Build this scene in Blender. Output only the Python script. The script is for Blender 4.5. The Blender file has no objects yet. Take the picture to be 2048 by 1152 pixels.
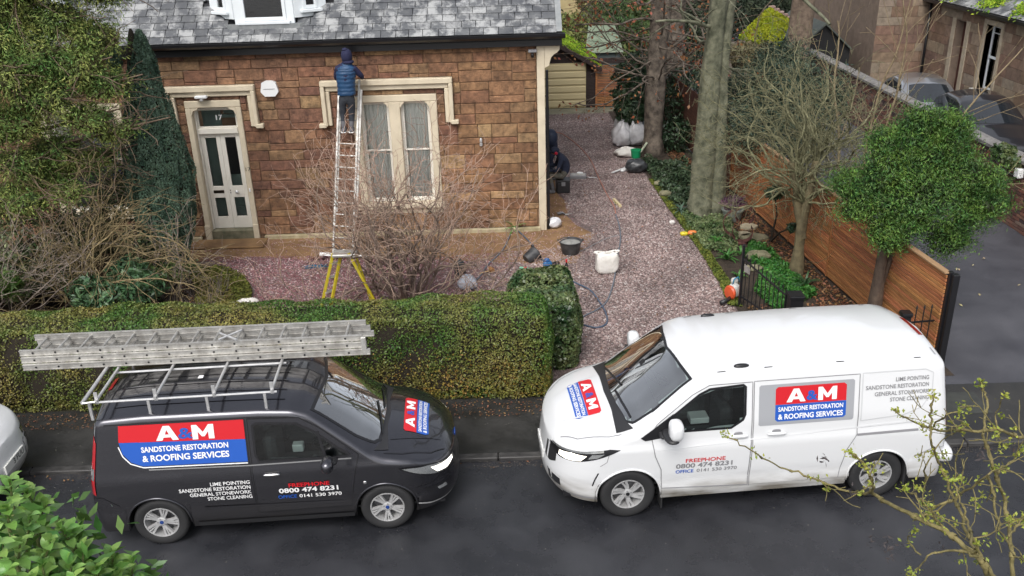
import bpy, bmesh, math, random
import numpy as np
from mathutils import Vector, Matrix, geometry
random.seed(7); RNG = np.random.default_rng(7)
PI = math.pi
S = bpy.context.scene
COL = S.collection
# ---------------------------------------------------------------- camera
CF, CP, CR, CH = 1800.0, math.radians(23.7), math.radians(-1.76), 7.08
_F = np.array([0, math.cos(CP), -math.sin(CP)]); _r = np.array([1., 0, 0]); _u = np.cross(_r, _F)
_R = _r*math.cos(CR)+_u*math.sin(CR); _U = -_r*math.sin(CR)+_u*math.cos(CR); _C = np.array([0, 0, CH])
def _ray(x, y): return _F+_R*(x-1024)/CF-_U*(y-576)/CF
def G(x, y, z=0.0):
    d = _ray(x, y); return Vector(_C+d*((z-CH)/d[2]))
def OP(x, y, Y):
    d = _ray(x, y); return Vector(_C+d*(Y/d[1]))
cam = bpy.data.cameras.new('camera'); co = bpy.data.objects.new('camera', cam); COL.objects.link(co)
cam.sensor_width = 36; cam.lens = CF/2048*36; cam.clip_end = 500; cam.clip_start = 0.1
co.matrix_world = Matrix(((_R[0], _U[0], -_F[0], 0), (_R[1], _U[1], -_F[1], 0), (_R[2], _U[2], -_F[2], CH), (0, 0, 0, 1)))
S.camera = co
S.render.resolution_x = 2048; S.render.resolution_y = 1152
# ---------------------------------------------------------------- world, sun, exposure
w = bpy.data.worlds.new('World'); S.world = w; w.use_nodes = True
nt = w.node_tree; nt.nodes.clear()
sky = nt.nodes.new('ShaderNodeTexSky'); sky.sky_type = 'NISHITA'; sky.sun_disc = False
SUN_EL, SUN_ROT = math.radians(52), math.radians(200)
sky.sun_elevation = SUN_EL; sky.sun_rotation = SUN_ROT; sky.air_density = 1.0; sky.dust_density = 4.0; sky.ozone_density = 1.0
hs = nt.nodes.new('ShaderNodeHueSaturation'); hs.inputs['Saturation'].default_value = 0.3
# broken overcast: grey cloud brightness varies softly over the whole dome
tc = nt.nodes.new('ShaderNodeTexCoord'); cn = nt.nodes.new('ShaderNodeTexNoise'); cn.inputs['Scale'].default_value = 2.2; cn.inputs['Detail'].default_value = 5
cr = nt.nodes.new('ShaderNodeMapRange'); cr.inputs[1].default_value = .3; cr.inputs[2].default_value = .7; cr.inputs[3].default_value = .8; cr.inputs[4].default_value = 1.2
mx = nt.nodes.new('ShaderNodeMixRGB'); mx.blend_type = 'MULTIPLY'; mx.inputs[0].default_value = 1
bg = nt.nodes.new('ShaderNodeBackground'); bg.inputs[1].default_value = 0.15
wo = nt.nodes.new('ShaderNodeOutputWorld')
L = nt.links.new
L(sky.outputs[0], hs.inputs['Color']); L(tc.outputs['Generated'], cn.inputs['Vector']); L(cn.outputs['Fac'], cr.inputs[0])
L(hs.outputs[0], mx.inputs[1]); L(cr.outputs[0], mx.inputs[2]); L(mx.outputs[0], bg.inputs[0]); L(bg.outputs[0], wo.inputs[0])
sl = bpy.data.lights.new('sun', 'SUN'); sl.energy = 0.9; sl.angle = math.radians(30); sl.color = (1, .97, .93)
so = bpy.data.objects.new('sun', sl); COL.objects.link(so)
_sd = Vector((math.sin(SUN_ROT)*math.cos(SUN_EL), math.cos(SUN_ROT)*math.cos(SUN_EL), math.sin(SUN_EL)))
so.rotation_euler = _sd.to_track_quat('Z', 'Y').to_euler(); so.location = (0, -5, 30)
S.view_settings.view_transform = 'Standard'; S.view_settings.look = 'None'; S.view_settings.gamma = 1
S.view_settings.exposure = 0.6; S.view_settings.use_curve_mapping = False
S.render.engine = 'CYCLES'
# ---------------------------------------------------------------- object helpers
def tag(o, label=None, cat=None, group=None, kind=None):
    for k, v in (('label', label), ('category', cat), ('group', group), ('kind', kind)):
        if v: o[k] = v
    return o
def thing(name, label, cat, loc=(0, 0, 0), rz=0, group=None):
    o = bpy.data.objects.new(name, None); COL.objects.link(o); o.empty_display_size = .2
    o.location = loc; o.rotation_euler = (0, 0, rz); return tag(o, label, cat, group)
def link(name, me, parent=None, loc=None, rot=None):
    o = bpy.data.objects.new(name, me); COL.objects.link(o)
    if parent: o.parent = parent
    if loc is not None: o.location = loc
    if rot is not None: o.rotation_euler = rot
    return o
def kids(o): return [c for c in bpy.data.objects if c.parent == o]
def copy_tree(o, parent=None):
    c = o.copy(); COL.objects.link(c)
    if parent: c.parent = parent
    for ch in kids(o): copy_tree(ch, c)
    return c
class MB:
    """collects geometry; build() links it as one mesh object"""
    def __init__(s): s.v = []; s.f = []; s.m = []
    def add(s, vs, fs, mi=0):
        n = len(s.v); s.v += [tuple(p) for p in vs]; s.f += [tuple(n+i for i in f) for f in fs]; s.m += [mi]*len(fs); return s
    def box(s, a, b, mi=0, c=0.0, M=None):
        """box from corner a to corner b, edges chamfered by c"""
        a = Vector(a); b = Vector(b); lo = Vector([min(a[i], b[i]) for i in range(3)]); hi = Vector([max(a[i], b[i]) for i in range(3)])
        if c <= 0:
            vs = [Vector((x, y, z)) for x in (lo.x, hi.x) for y in (lo.y, hi.y) for z in (lo.z, hi.z)]
            fs = [(0, 1, 3, 2), (4, 6, 7, 5), (0, 4, 5, 1), (2, 3, 7, 6), (0, 2, 6, 4), (1, 5, 7, 3)]
        else:
            c = min(c, *(0.45*(hi-lo)))
            vs = []; idx = {}
            for ix in (0, 1):
                for iy in (0, 1):
                    for iz in (0, 1):
                        for ax in range(3):
                            p = [(lo.x, hi.x)[ix], (lo.y, hi.y)[iy], (lo.z, hi.z)[iz]]
                            sg = [(1, -1)[ix], (1, -1)[iy], (1, -1)[iz]]
                            for k in range(3):
                                if k != ax: p[k] += sg[k]*c
                            idx[(ix, iy, iz, ax)] = len(vs); vs.append(Vector(p))
            fs = []
            for ax in range(3):
                o1, o2 = [k for k in range(3) if k != ax]
                for d in (0, 1):
                    q = []
                    for (i, j) in ((0, 0), (1, 0), (1, 1), (0, 1)):
                        t = [0, 0, 0]; t[ax] = d; t[o1] = i; t[o2] = j; q.append(idx[(t[0], t[1], t[2], ax)])
                    fs.append(tuple(q))
            for ax in range(3):
                o1, o2 = [k for k in range(3) if k != ax]
                for i in (0, 1):
                    for j in (0, 1):
                        t = [0, 0, 0]; t[o1] = i; t[o2] = j; t2 = list(t); t2[ax] = 1
                        fs.append((idx[(*t, o1)], idx[(*t2, o1)], idx[(*t2, o2)], idx[(*t, o2)]))
            for ix in (0, 1):
                for iy in (0, 1):
                    for iz in (0, 1): fs.append(tuple(idx[(ix, iy, iz, k)] for k in range(3)))
        if M is not None: vs = [M @ v for v in vs]
        return s.add(vs, fs, mi)
    def tube(s, pts, r, n=8, mi=0, cap=True, closed=False):
        pts = [Vector(p) for p in pts]; N = len(pts); rs = r if hasattr(r, '__len__') else [r]*N
        vs = []; fs = []; prev = None
        for i, p in enumerate(pts):
            t = (pts[(i+1) % N]-pts[i-1]) if closed else (pts[min(i+1, N-1)]-pts[max(i-1, 0)])
            if t.length < 1e-9: t = Vector((0, 0, 1))
            t.normalize()
            if prev is None: a = t.orthogonal().normalized()
            else:
                a = prev-t*prev.dot(t)
                a = a.normalized() if a.length > 1e-6 else t.orthogonal().normalized()
            prev = a; b = t.cross(a)
            for k in range(n):
                q = 2*PI*k/n; vs.append(p+(a*math.cos(q)+b*math.sin(q))*rs[i])
        for i in range(N if closed else N-1):
            j = (i+1) % N
            for k in range(n): fs.append((i*n+k, i*n+(k+1) % n, j*n+(k+1) % n, j*n+k))
        if cap and not closed: fs += [tuple(range(n))[::-1], tuple((N-1)*n+k for k in range(n))]
        return s.add(vs, fs, mi)
    def lathe(s, prof, n=20, mi=0, M=None, cap=True):
        """prof: (r, z) list turned round z"""
        vs = []; fs = []
        for r, z in prof:
            for k in range(n): q = 2*PI*k/n; vs.append(Vector((r*math.cos(q), r*math.sin(q), z)))
        for i in range(len(prof)-1):
            for k in range(n): fs.append((i*n+k, i*n+(k+1) % n, (i+1)*n+(k+1) % n, (i+1)*n+k))
        if cap: fs += [tuple(range(n))[::-1], tuple((len(prof)-1)*n+k for k in range(n))]
        if M is not None: vs = [M @ v for v in vs]
        return s.add(vs, fs, mi)
    def prism(s, poly, d, mi=0, M=None):
        """poly: 3D points of one face, d: extrusion vector"""
        p = [Vector(q) for q in poly]; d = Vector(d); n = len(p)
        vs = p+[q+d for q in p]
        if M is not None: vs = [M @ v for v in vs]
        fs = [tuple(range(n))[::-1], tuple(range(n, 2*n))]+[(i, (i+1) % n, n+(i+1) % n, n+i) for i in range(n)]
        return s.add(vs, fs, mi)
    def mesh(s, name, mats, smooth=False):
        me = bpy.data.meshes.new(name); me.from_pydata(s.v, [], s.f)
        mats = mats if isinstance(mats, (list, tuple)) else [mats]
        for m in mats: me.materials.append(m)
        if len(mats) > 1: me.polygons.foreach_set('material_index', s.m)
        bm = bmesh.new(); bm.from_mesh(me); bmesh.ops.recalc_face_normals(bm, faces=bm.faces); bm.to_mesh(me); bm.free()
        if smooth is True: me.polygons.foreach_set('use_smooth', [True]*len(me.polygons))
        elif smooth: me.polygons.foreach_set('use_smooth', [True]*len(me.polygons)); me.set_sharp_from_angle(angle=math.radians(smooth))
        me.update(); return me
    def build(s, name, mats, parent=None, smooth=False, loc=None, rot=None):
        return link(name, s.mesh(name, mats, smooth), parent, loc, rot)
def soup(name, verts, k, mat, parent=None, smooth=False):
    """many separate k-gons from an array (n*k,3): leaves, pebbles"""
    n = len(verts)//k; me = bpy.data.meshes.new(name)
    me.vertices.add(n*k); me.vertices.foreach_set('co', np.asarray(verts, dtype=np.float32).ravel())
    me.loops.add(n*k); me.loops.foreach_set('vertex_index', np.arange(n*k, dtype=np.int32))
    me.polygons.add(n); me.polygons.foreach_set('loop_start', np.arange(0, n*k, k, dtype=np.int32))
    me.materials.append(mat); me.update(calc_edges=True)
    return link(name, me, parent)
def meshnp(name, verts, faces, mat, parent=None, smooth=False):
    """faces: (m,k) int array"""
    faces = np.asarray(faces, dtype=np.int32); m, k = faces.shape; me = bpy.data.meshes.new(name)
    me.vertices.add(len(verts)); me.vertices.foreach_set('co', np.asarray(verts, dtype=np.float32).ravel())
    me.loops.add(m*k); me.loops.foreach_set('vertex_index', faces.ravel())
    me.polygons.add(m); me.polygons.foreach_set('loop_start', np.arange(0, m*k, k, dtype=np.int32))
    if smooth: me.polygons.foreach_set('use_smooth', np.ones(m, dtype=bool))
    me.materials.append(mat); me.update(calc_edges=True)
    return link(name, me, parent)
def unit(a): return a/np.maximum(np.linalg.norm(a, axis=-1, keepdims=True), 1e-9)
def leaves(P, size, N=None, nj=.6, asp=.5, jit=.35, D=None):
    """folded leaf quads (2 triangles each as one bent quad pair) at points P; N normals, D long axis"""
    n = len(P); R = RNG.normal(size=(n, 3))
    N = unit(R) if N is None else unit(unit(N)+nj*R)
    A = RNG.normal(size=(n, 3)) if D is None else D+.45*RNG.normal(size=(n, 3))
    A = unit(A-N*np.sum(A*N, 1, keepdims=True)); B = np.cross(N, A)
    sz = size*(1+jit*RNG.uniform(-1, 1, size=(n, 1)))
    a = A*sz*.5; b = B*sz*.5*asp
    V = np.stack([P-a, P+b-a*.1+N*sz*.06, P+a, P-b-a*.1+N*sz*.06], 1)
    return V.reshape(-1, 3)
# ---------------------------------------------------------------- materials
def _bsdf(m): return m.node_tree.nodes['Principled BSDF']
def M_(name, col, rough=.6, metal=0., col2=None, scale=8., detail=6., bump=0., bscale=40., rough2=None, spec=None, coat=0., dist=.3, island=0., stretch=None, ramp=(.35, .65), voro=False, trans=0., bdist=.02, world=True):
    m = bpy.data.materials.new(name); m.use_nodes = True; t = m.node_tree; b = _bsdf(m)
    b.inputs['Base Color'].default_value = (*col, 1); b.inputs['Roughness'].default_value = rough; b.inputs['Metallic'].default_value = metal
    if spec is not None: b.inputs['Specular IOR Level'].default_value = spec
    if coat: b.inputs['Coat Weight'].default_value = coat; b.inputs['Coat Roughness'].default_value = .04
    src = (t.nodes.new('ShaderNodeNewGeometry').outputs['Position'] if world else t.nodes.new('ShaderNodeTexCoord').outputs['Object'])
    if stretch:
        mp = t.nodes.new('ShaderNodeMapping'); mp.inputs['Scale'].default_value = stretch; t.links.new(src, mp.inputs[0]); src = mp.outputs[0]
    cur = None
    if col2 is not None:
        n = t.nodes.new('ShaderNodeTexNoise'); n.inputs['Scale'].default_value = scale; n.inputs['Detail'].default_value = detail; n.inputs['Roughness'].default_value = .62
        t.links.new(src, n.inputs['Vector'])
        r = t.nodes.new('ShaderNodeValToRGB'); r.color_ramp.elements[0].position = ramp[0]; r.color_ramp.elements[1].position = ramp[1]
        r.color_ramp.elements[0].color = (*col, 1); r.color_ramp.elements[1].color = (*col2, 1)
        t.links.new(n.outputs['Fac'], r.inputs[0]); cur = r.outputs[0]
        if rough2 is not None:
            q = t.nodes.new('ShaderNodeMapRange'); q.inputs[1].default_value = ramp[0]; q.inputs[2].default_value = ramp[1]; q.inputs[3].default_value = rough; q.inputs[4].default_value = rough2
            t.links.new(n.outputs['Fac'], q.inputs[0]); t.links.new(q.outputs[0], b.inputs['Roughness'])
    if island:
        g = t.nodes.new('ShaderNodeNewGeometry'); q = t.nodes.new('ShaderNodeMapRange'); q.inputs[3].default_value = 1-island; q.inputs[4].default_value = 1+island
        t.links.new(g.outputs['Random Per Island'], q.inputs[0])
        h = t.nodes.new('ShaderNodeHueSaturation'); t.links.new(q.outputs[0], h.inputs['Value'])
        q2 = t.nodes.new('ShaderNodeMath'); q2.operation = 'MULTIPLY_ADD'; q2.inputs[1].default_value = .05; q2.inputs[2].default_value = .475
        w2 = t.nodes.new('ShaderNodeMath'); w2.operation = 'FRACT'; w1 = t.nodes.new('ShaderNodeMath'); w1.operation = 'MULTIPLY'; w1.inputs[1].default_value = 37.3
        t.links.new(g.outputs['Random Per Island'], w1.inputs[0]); t.links.new(w1.outputs[0], w2.inputs[0]); t.links.new(w2.outputs[0], q2.inputs[0]); t.links.new(q2.outputs[0], h.inputs['Hue'])
        if cur is not None: t.links.new(cur, h.inputs['Color'])
        else: h.inputs['Color'].default_value = (*col, 1)
        cur = h.outputs[0]
    if cur is not None: t.links.new(cur, b.inputs['Base Color'])
    if bump:
        if voro: n2 = t.nodes.new('ShaderNodeTexVoronoi'); n2.inputs['Scale'].default_value = bscale; out = n2.outputs['Distance']
        else: n2 = t.nodes.new('ShaderNodeTexNoise'); n2.inputs['Scale'].default_value = bscale; n2.inputs['Detail'].default_value = 6; out = n2.outputs['Fac']
        t.links.new(src, n2.inputs['Vector']); bp = t.nodes.new('ShaderNodeBump'); bp.inputs['Strength'].default_value = bump; bp.inputs['Distance'].default_value = bdist
        t.links.new(out, bp.inputs['Height']); t.links.new(bp.outputs[0], b.inputs['Normal'])
    if trans: b.inputs['Transmission Weight'].default_value = trans
    return m
def objvar(m, amt=.25, hue=.03):
    """per-object colour variation on top of what feeds Base Color"""
    t = m.node_tree; b = _bsdf(m); oi = t.nodes.new('ShaderNodeObjectInfo'); q = t.nodes.new('ShaderNodeMapRange'); q.inputs[3].default_value = 1-amt; q.inputs[4].default_value = 1+amt
    t.links.new(oi.outputs['Random'], q.inputs[0]); h = t.nodes.new('ShaderNodeHueSaturation'); t.links.new(q.outputs[0], h.inputs['Value'])
    w1 = t.nodes.new('ShaderNodeMath'); w1.operation = 'MULTIPLY'; w1.inputs[1].default_value = 53.7; w2 = t.nodes.new('ShaderNodeMath'); w2.operation = 'FRACT'
    q2 = t.nodes.new('ShaderNodeMapRange'); q2.inputs[3].default_value = .5-hue; q2.inputs[4].default_value = .5+hue
    t.links.new(oi.outputs['Random'], w1.inputs[0]); t.links.new(w1.outputs[0], w2.inputs[0]); t.links.new(w2.outputs[0], q2.inputs[0]); t.links.new(q2.outputs[0], h.inputs['Hue'])
    ln = b.inputs['Base Color'].links
    if ln: t.links.new(ln[0].from_socket, h.inputs['Color'])
    else: h.inputs['Color'].default_value = b.inputs['Base Color'].default_value
    t.links.new(h.outputs[0], b.inputs['Base Color']); return m
def objpalette(m, cols):
    """each object picks one colour of a palette (stones differ in bed and quarry)"""
    t = m.node_tree; b = _bsdf(m); oi = t.nodes.new('ShaderNodeObjectInfo'); r = t.nodes.new('ShaderNodeValToRGB'); r.color_ramp.interpolation = 'CONSTANT'
    e = r.color_ramp.elements; n = len(cols)
    e[0].position = 0; e[0].color = (*cols[0], 1); e[1].position = 1/n; e[1].color = (*cols[1], 1)
    for i in range(2, n): x = e.new(i/n); x.color = (*cols[i], 1)
    t.links.new(oi.outputs['Random'], r.inputs[0])
    mm = t.nodes.new('ShaderNodeMixRGB'); mm.blend_type = 'MULTIPLY'; mm.inputs[0].default_value = 1
    ln = b.inputs['Base Color'].links
    t.links.new(ln[0].from_socket, mm.inputs[1]); t.links.new(r.outputs[0], mm.inputs[2]); t.links.new(mm.outputs[0], b.inputs['Base Color']); return m
def leafmat(name, c1, c2, rough=.55, island=.45, scale=1.2, tl=.25):
    m = M_(name, c1, rough, col2=c2, scale=scale, detail=3, island=island); t = m.node_tree; b = _bsdf(m)
    tr = t.nodes.new('ShaderNodeBsdfTranslucent'); mixs = t.nodes.new('ShaderNodeMixShader'); mixs.inputs[0].default_value = tl
    src = b.inputs['Base Color'].links[0].from_socket; t.links.new(src, tr.inputs[0])
    out = [n for n in t.nodes if n.type == 'OUTPUT_MATERIAL'][0]
    t.links.new(b.outputs[0], mixs.inputs[1]); t.links.new(tr.outputs[0], mixs.inputs[2]); t.links.new(mixs.outputs[0], out.inputs[0]); return m
def glass(name, tint=(.85, .93, .92), dark=.0, rough=.0, f=2.4):
    m = bpy.data.materials.new(name); m.use_nodes = True; t = m.node_tree; t.nodes.clear()
    g = t.nodes.new('ShaderNodeBsdfGlossy'); g.inputs['Roughness'].default_value = rough; tr = t.nodes.new('ShaderNodeBsdfTransparent'); tr.inputs[0].default_value = (*[c*(1-dark) for c in tint], 1)
    fr = t.nodes.new('ShaderNodeFresnel'); fr.inputs[0].default_value = 1.52; mu = t.nodes.new('ShaderNodeMath'); mu.operation = 'MULTIPLY'; mu.inputs[1].default_value = f
    mixs = t.nodes.new('ShaderNodeMixShader'); o = t.nodes.new('ShaderNodeOutputMaterial')
    t.links.new(fr.outputs[0], mu.inputs[0]); t.links.new(mu.outputs[0], mixs.inputs[0]); t.links.new(tr.outputs[0], mixs.inputs[1]); t.links.new(g.outputs[0], mixs.inputs[2]); t.links.new(mixs.outputs[0], o.inputs[0]); return m
def stain(m, scale, lo, hi, a=.35, b=.65):
    """broad soft value changes across a whole surface"""
    t = m.node_tree; p = _bsdf(m); n1 = t.nodes.new('ShaderNodeTexNoise'); n1.inputs['Scale'].default_value = scale; n1.inputs['Detail'].default_value = 6; gp = t.nodes.new('ShaderNodeNewGeometry'); t.links.new(gp.outputs['Position'], n1.inputs['Vector'])
    mr = t.nodes.new('ShaderNodeMapRange'); mr.inputs[1].default_value = a; mr.inputs[2].default_value = b; mr.inputs[3].default_value = lo; mr.inputs[4].default_value = hi; t.links.new(n1.outputs['Fac'], mr.inputs[0])
    h = t.nodes.new('ShaderNodeHueSaturation'); t.links.new(mr.outputs[0], h.inputs['Value']); t.links.new(p.inputs['Base Color'].links[0].from_socket, h.inputs['Color']); t.links.new(h.outputs[0], p.inputs['Base Color']); return m
def nz(x, y=0., s=1.): return math.sin(x*1.7*s+y*2.3*s+.5)*.5+math.sin(x*3.9*s-y*3.1*s+1.3)*.3+math.sin(x*7.7*s+y*6.3*s+4.)*.2

MT = {}
MT['black'] = M_('black_paint', (.012, .012, .014), .3)
MT['rubber'] = M_('rubber', (.018, .018, .019), .7, bump=.15, bscale=60)
MT['blackplastic'] = M_('black_plastic', (.02, .02, .022), .45)
MT['white'] = M_('white_plastic', (.75, .76, .76), .4)
MT['cream'] = M_('cream_masonry_paint', (.52, .45, .33), .65, col2=(.64, .56, .42), scale=2.5, bump=.15, bscale=60)
MT['joinery'] = M_('cream_gloss_joinery', (.70, .67, .59), .35, col2=(.76, .73, .66), scale=3)
MT['upvc'] = M_('white_upvc', (.72, .76, .78), .3)
MT['steel'] = M_('aluminium', (.58, .57, .54), .42, .6, col2=(.34, .325, .30), scale=9, rough2=.6, bump=.05)
MT['metal'] = M_('galvanised_steel', (.6, .6, .6), .35, .5, col2=(.48, .48, .48), scale=14)
MT['chrome'] = M_('bright_metal', (.75, .75, .75), .15, 1.)
MT['red'] = M_('red_print', (.55, .012, .02), .4)
MT['blue'] = M_('blue_print', (.015, .09, .42), .4)
MT['wprint'] = M_('white_print', (.8, .8, .8), .4)
MT['gprint'] = M_('grey_print', (.22, .22, .23), .4)
MT['darkglass'] = glass('house_glass', (.985, .99, .985), .0, f=1.5)
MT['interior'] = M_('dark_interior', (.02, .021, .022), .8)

def text_geo(txt, size, bold=.0, sx=1., shear=0., align='CENTER', ext=0.):
    """flat text as (verts, faces) in its own plane, x to the right, y up"""
    c = bpy.data.curves.new('t', 'FONT'); c.body = txt; c.size = size; c.align_x = align; c.align_y = 'CENTER'; c.offset = bold*size; c.resolution_u = 3; c.extrude = ext; c.shear = shear
    o = bpy.data.objects.new('t', c); COL.objects.link(o); dg = bpy.context.evaluated_depsgraph_get(); me = bpy.data.meshes.new_from_object(o.evaluated_get(dg))
    v = [(p.co.x*sx, p.co.y, p.co.z) for p in me.vertices]; f = [tuple(p.vertices) for p in me.polygons]
    bpy.data.objects.remove(o); bpy.data.curves.remove(c); bpy.data.meshes.remove(me); return v, f
def wall_text(name, txt, size, mat, parent, loc, bold=.02, sx=1.1, ext=.002):
    """text on a plane facing -y"""
    v, f = text_geo(txt, size, bold, sx, ext=ext); mb = MB(); mb.add([(x, -z, y) for x, y, z in v], f); return mb.build(name, mat, parent, loc=loc)
# ================================================================ SETTING
RZ = -0.05          # road level; pavement and gardens are at 0
def sheet(name, poly, z, mat, kind='structure', parent=None):
    bm = bmesh.new(); vs = [bm.verts.new((x, y, z)) for x, y in poly]; bm.faces.new(vs)
    bmesh.ops.triangulate(bm, faces=bm.faces); bmesh.ops.recalc_face_normals(bm, faces=bm.faces)
    for f in bm.faces:
        if f.normal.z < 0: f.normal_flip()
    me = bpy.data.meshes.new(name); bm.to_mesh(me); bm.free(); me.materials.append(mat)
    o = link(name, me, parent)
    if kind: o['kind'] = kind
    return o
mt_soil = M_('soil', (.022, .016, .011), .9, col2=(.06, .042, .028), scale=3, bump=.6, bscale=25, bdist=.05)
mt_ground = M_('far_ground', (.03, .035, .015), .95, col2=(.06, .05, .03), scale=1.2, bump=.5, bscale=8)
mt_road = M_('wet_asphalt', (.020, .021, .025), .2, col2=(.031, .032, .037), scale=1.4, detail=9, rough2=.42, bump=.8, bscale=170, bdist=.006, ramp=(.38, .62))
mt_pave = M_('damp_asphalt_pavement', (.016, .016, .016), .3, col2=(.036, .035, .033), scale=1.1, rough2=.7, bump=.6, bscale=150, bdist=.006)
mt_ndrive = M_('neighbour_tarmac', (.045, .046, .055), .35, col2=(.085, .086, .098), scale=.9, rough2=.6, bump=.7, bscale=90, bdist=.012, ramp=(.3, .7))
mt_gravbed = M_('gravel_bed', (.12, .085, .08), .85, col2=(.22, .165, .155), scale=14, bump=.9, bscale=38, voro=True, bdist=.03)
mt_dirt = M_('ochre_sand', (.15, .085, .04), .95, col2=(.26, .155, .07), scale=2.2, bump=.5, bscale=30, bdist=.02)
mt_kerb = M_('kerb_stone', (.022, .021, .021), .45, col2=(.05, .048, .046), scale=6, rough2=.75, bump=.3, bscale=50)
objvar(mt_kerb, .35, .0)
sheet('ground', [(-150, 11.6), (150, 11.6), (150, 220), (-150, 220)], -.02, mt_ground)
sheet('road', [(-150, -40), (150, -40), (150, 10.36), (-150, 10.36)], RZ, mt_road)
sheet('pavement', [(-60, 10.48), (60, 10.48), (60, 11.95), (-60, 11.95)], 0, mt_pave)
kerb = thing('kerb', None, None); kerb['kind'] = 'structure'
km = MB().box((-.455, 0, RZ-.1), (.455, .13, .004), c=.012).mesh('kerb_stone', mt_kerb)
for i in range(-16, 20): link('kerb_stone', km, kerb, (i*.92+.2, 10.355, 0))
sheet('driveway', [(.78, 11.95), (4.15, 11.95), (4.1, 15.0), (4.05, 17.8), (3.85, 21), (3.75, 23), (3.6, 27), (3.55, 31.0), (.84, 31.0), (.84, 19.3), (-7.4, 19.3), (-7.0, 18.0), (-6.16, 17.7), (-5.5, 17.1), (-5.15, 16.4), (-4.95, 15.4), (-4.8, 12.3), (.78, 12.3)], -.004, mt_gravbed)
# sandy strip against the house, ragged edge
pts = [(1.9, 19.0), (1.55, 19.6), (1.35, 20.3), (1.5, 21.0), (1.2, 22.2), (1.25, 23.4), (.84, 24.5), (.84, 19.36), (-7.5, 19.36), (-7.5, 18.35)]
for k in range(28):
    x = -7.3+k*.32; pts.append((x, 18.12+.24*nz(x, 3, 2.)-(.45 if x > -2 else 0)-(.3 if x > -.5 else 0)))
sheet('sand_strip', pts, 0.0, mt_dirt)
bedL = [(-12.5, 12.3), (-4.8, 12.3), (-4.95, 15.4), (-5.15, 16.4), (-5.5, 17.1), (-6.16, 17.7), (-7.0, 18.0), (-7.4, 18.4), (-12.5, 18.6)]
sheet('left_flower_bed', bedL, .006, mt_soil)
bedR = [(4.15, 12.2), (4.1, 15.0), (4.05, 17.8), (3.85, 21), (3.75, 23), (3.6, 27), (3.55, 31.2), (4.9, 31.2), (5.15, 26), (5.57, 22.4), (6.25, 15.2), (6.8, 13.0), (6.85, 12.2)]
sheet('right_flower_bed', bedR, .006, mt_soil)
sheet('neighbour_driveway', [(6.6, 11.95), (30, 11.95), (30, 60), (4.4, 60), (5.3, 26.), (6.3, 16)], .0, mt_ndrive)
sheet('concrete_apron', [(.84, 31.0), (4.4, 31.0), (4.4, 32.4), (.84, 32.4)], .0, M_('old_concrete', (.12, .12, .08), .85, col2=(.2, .19, .14), scale=3))
# utility cover in the pavement on the right
q = sheet('pavement_patch', [(5.3, 11.1), (6.9, 11.1), (6.9, 11.7), (5.3, 11.7)], .004, M_('new_asphalt_patch', (.03, .032, .03), .6, col2=(.05, .052, .045), scale=5))

def inpoly(P, poly):
    x, y = P[:, 0], P[:, 1]; c = np.zeros(len(P), bool); n = len(poly)
    for i in range(n):
        x1, y1 = poly[i]; x2, y2 = poly[i-1]
        m = ((y1 > y) != (y2 > y)) & (x < (x2-x1)*(y-y1)/((y2-y1) if y2 != y1 else 1e-9)+x1); c ^= m
    return c
def scatter(n, poly):
    p = np.array(poly); lo, hi = p.min(0), p.max(0); out = []
    while sum(map(len, out)) < n:
        q = RNG.uniform(lo, hi, size=(n, 2)); out.append(q[inpoly(q, poly)])
    return np.concatenate(out)[:n]
OCT = np.array([(1, 0, 0), (0, 1, 0), (-1, 0, 0), (0, -1, 0), (0, 0, 1), (0, 0, -1)], float)
OCF = np.array([(0, 1, 4), (1, 2, 4), (2, 3, 4), (3, 0, 4)])
def pebbles(name, P, smin, smax, mat, z0=0.0, parent=None, flat=.55):
    n = len(P); s = RNG.uniform(smin, smax, (n, 1, 1)); V = OCT[None, :5]*s*np.stack([RNG.uniform(.7, 1.3, n), RNG.uniform(.6, 1, n), flat*RNG.uniform(.6, 1.2, n)], 1)[:, None, :]
    V = V+RNG.normal(size=V.shape)*s*.18
    a = RNG.uniform(0, 2*PI, n); c, sn = np.cos(a)[:, None], np.sin(a)[:, None]
    X = V[:, :, 0]*c-V[:, :, 1]*sn; Y = V[:, :, 0]*sn+V[:, :, 1]*c
    V = np.stack([X, Y, V[:, :, 2]], 2)
    V[:, :, 0] += P[:, 0:1]; V[:, :, 1] += P[:, 1:2]; V[:, :, 2] += z0
    F = (OCF[None]+np.arange(n)[:, None, None]*5).reshape(-1, 3)
    o = meshnp(name, V.reshape(-1, 3), F, mat, parent); return o
def stonemat(name, cols, rough=.6):
    m = M_(name, cols[0], rough); t = m.node_tree; b = _bsdf(m); g = t.nodes.new('ShaderNodeNewGeometry'); r = t.nodes.new('ShaderNodeValToRGB'); r.color_ramp.interpolation = 'CONSTANT'
    e = r.color_ramp.elements; n = len(cols); e[0].color = (*cols[0], 1); e[1].position = 1/n; e[1].color = (*cols[1], 1); e[0].position = 0
    for i in range(2, n): x = e.new(i/n); x.color = (*cols[i], 1)
    t.links.new(g.outputs['Random Per Island'], r.inputs[0]); t.links.new(r.outputs[0], b.inputs['Base Color']); return m
mt_peb = stonemat('pink_grey_chips', [(.32, .235, .22), (.22, .155, .145), (.38, .31, .29), (.25, .175, .16), (.17, .12, .11), (.33, .26, .24), (.44, .39, .37), (.25, .18, .175), (.29, .21, .19)], .5)
mt_pebr = stonemat('red_chips', [(.22, .09, .10), (.14, .055, .065), (.3, .15, .16), (.18, .07, .08), (.36, .24, .24), (.1, .045, .05), (.26, .11, .12), (.48, .38, .38)], .5)
stain(mt_peb, .8, .72, 1.2); stain(mt_pebr, .9, .75, 1.2); stain(mt_gravbed, .8, .7, 1.2); stain(mt_road, .35, .85, 1.2)
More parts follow.
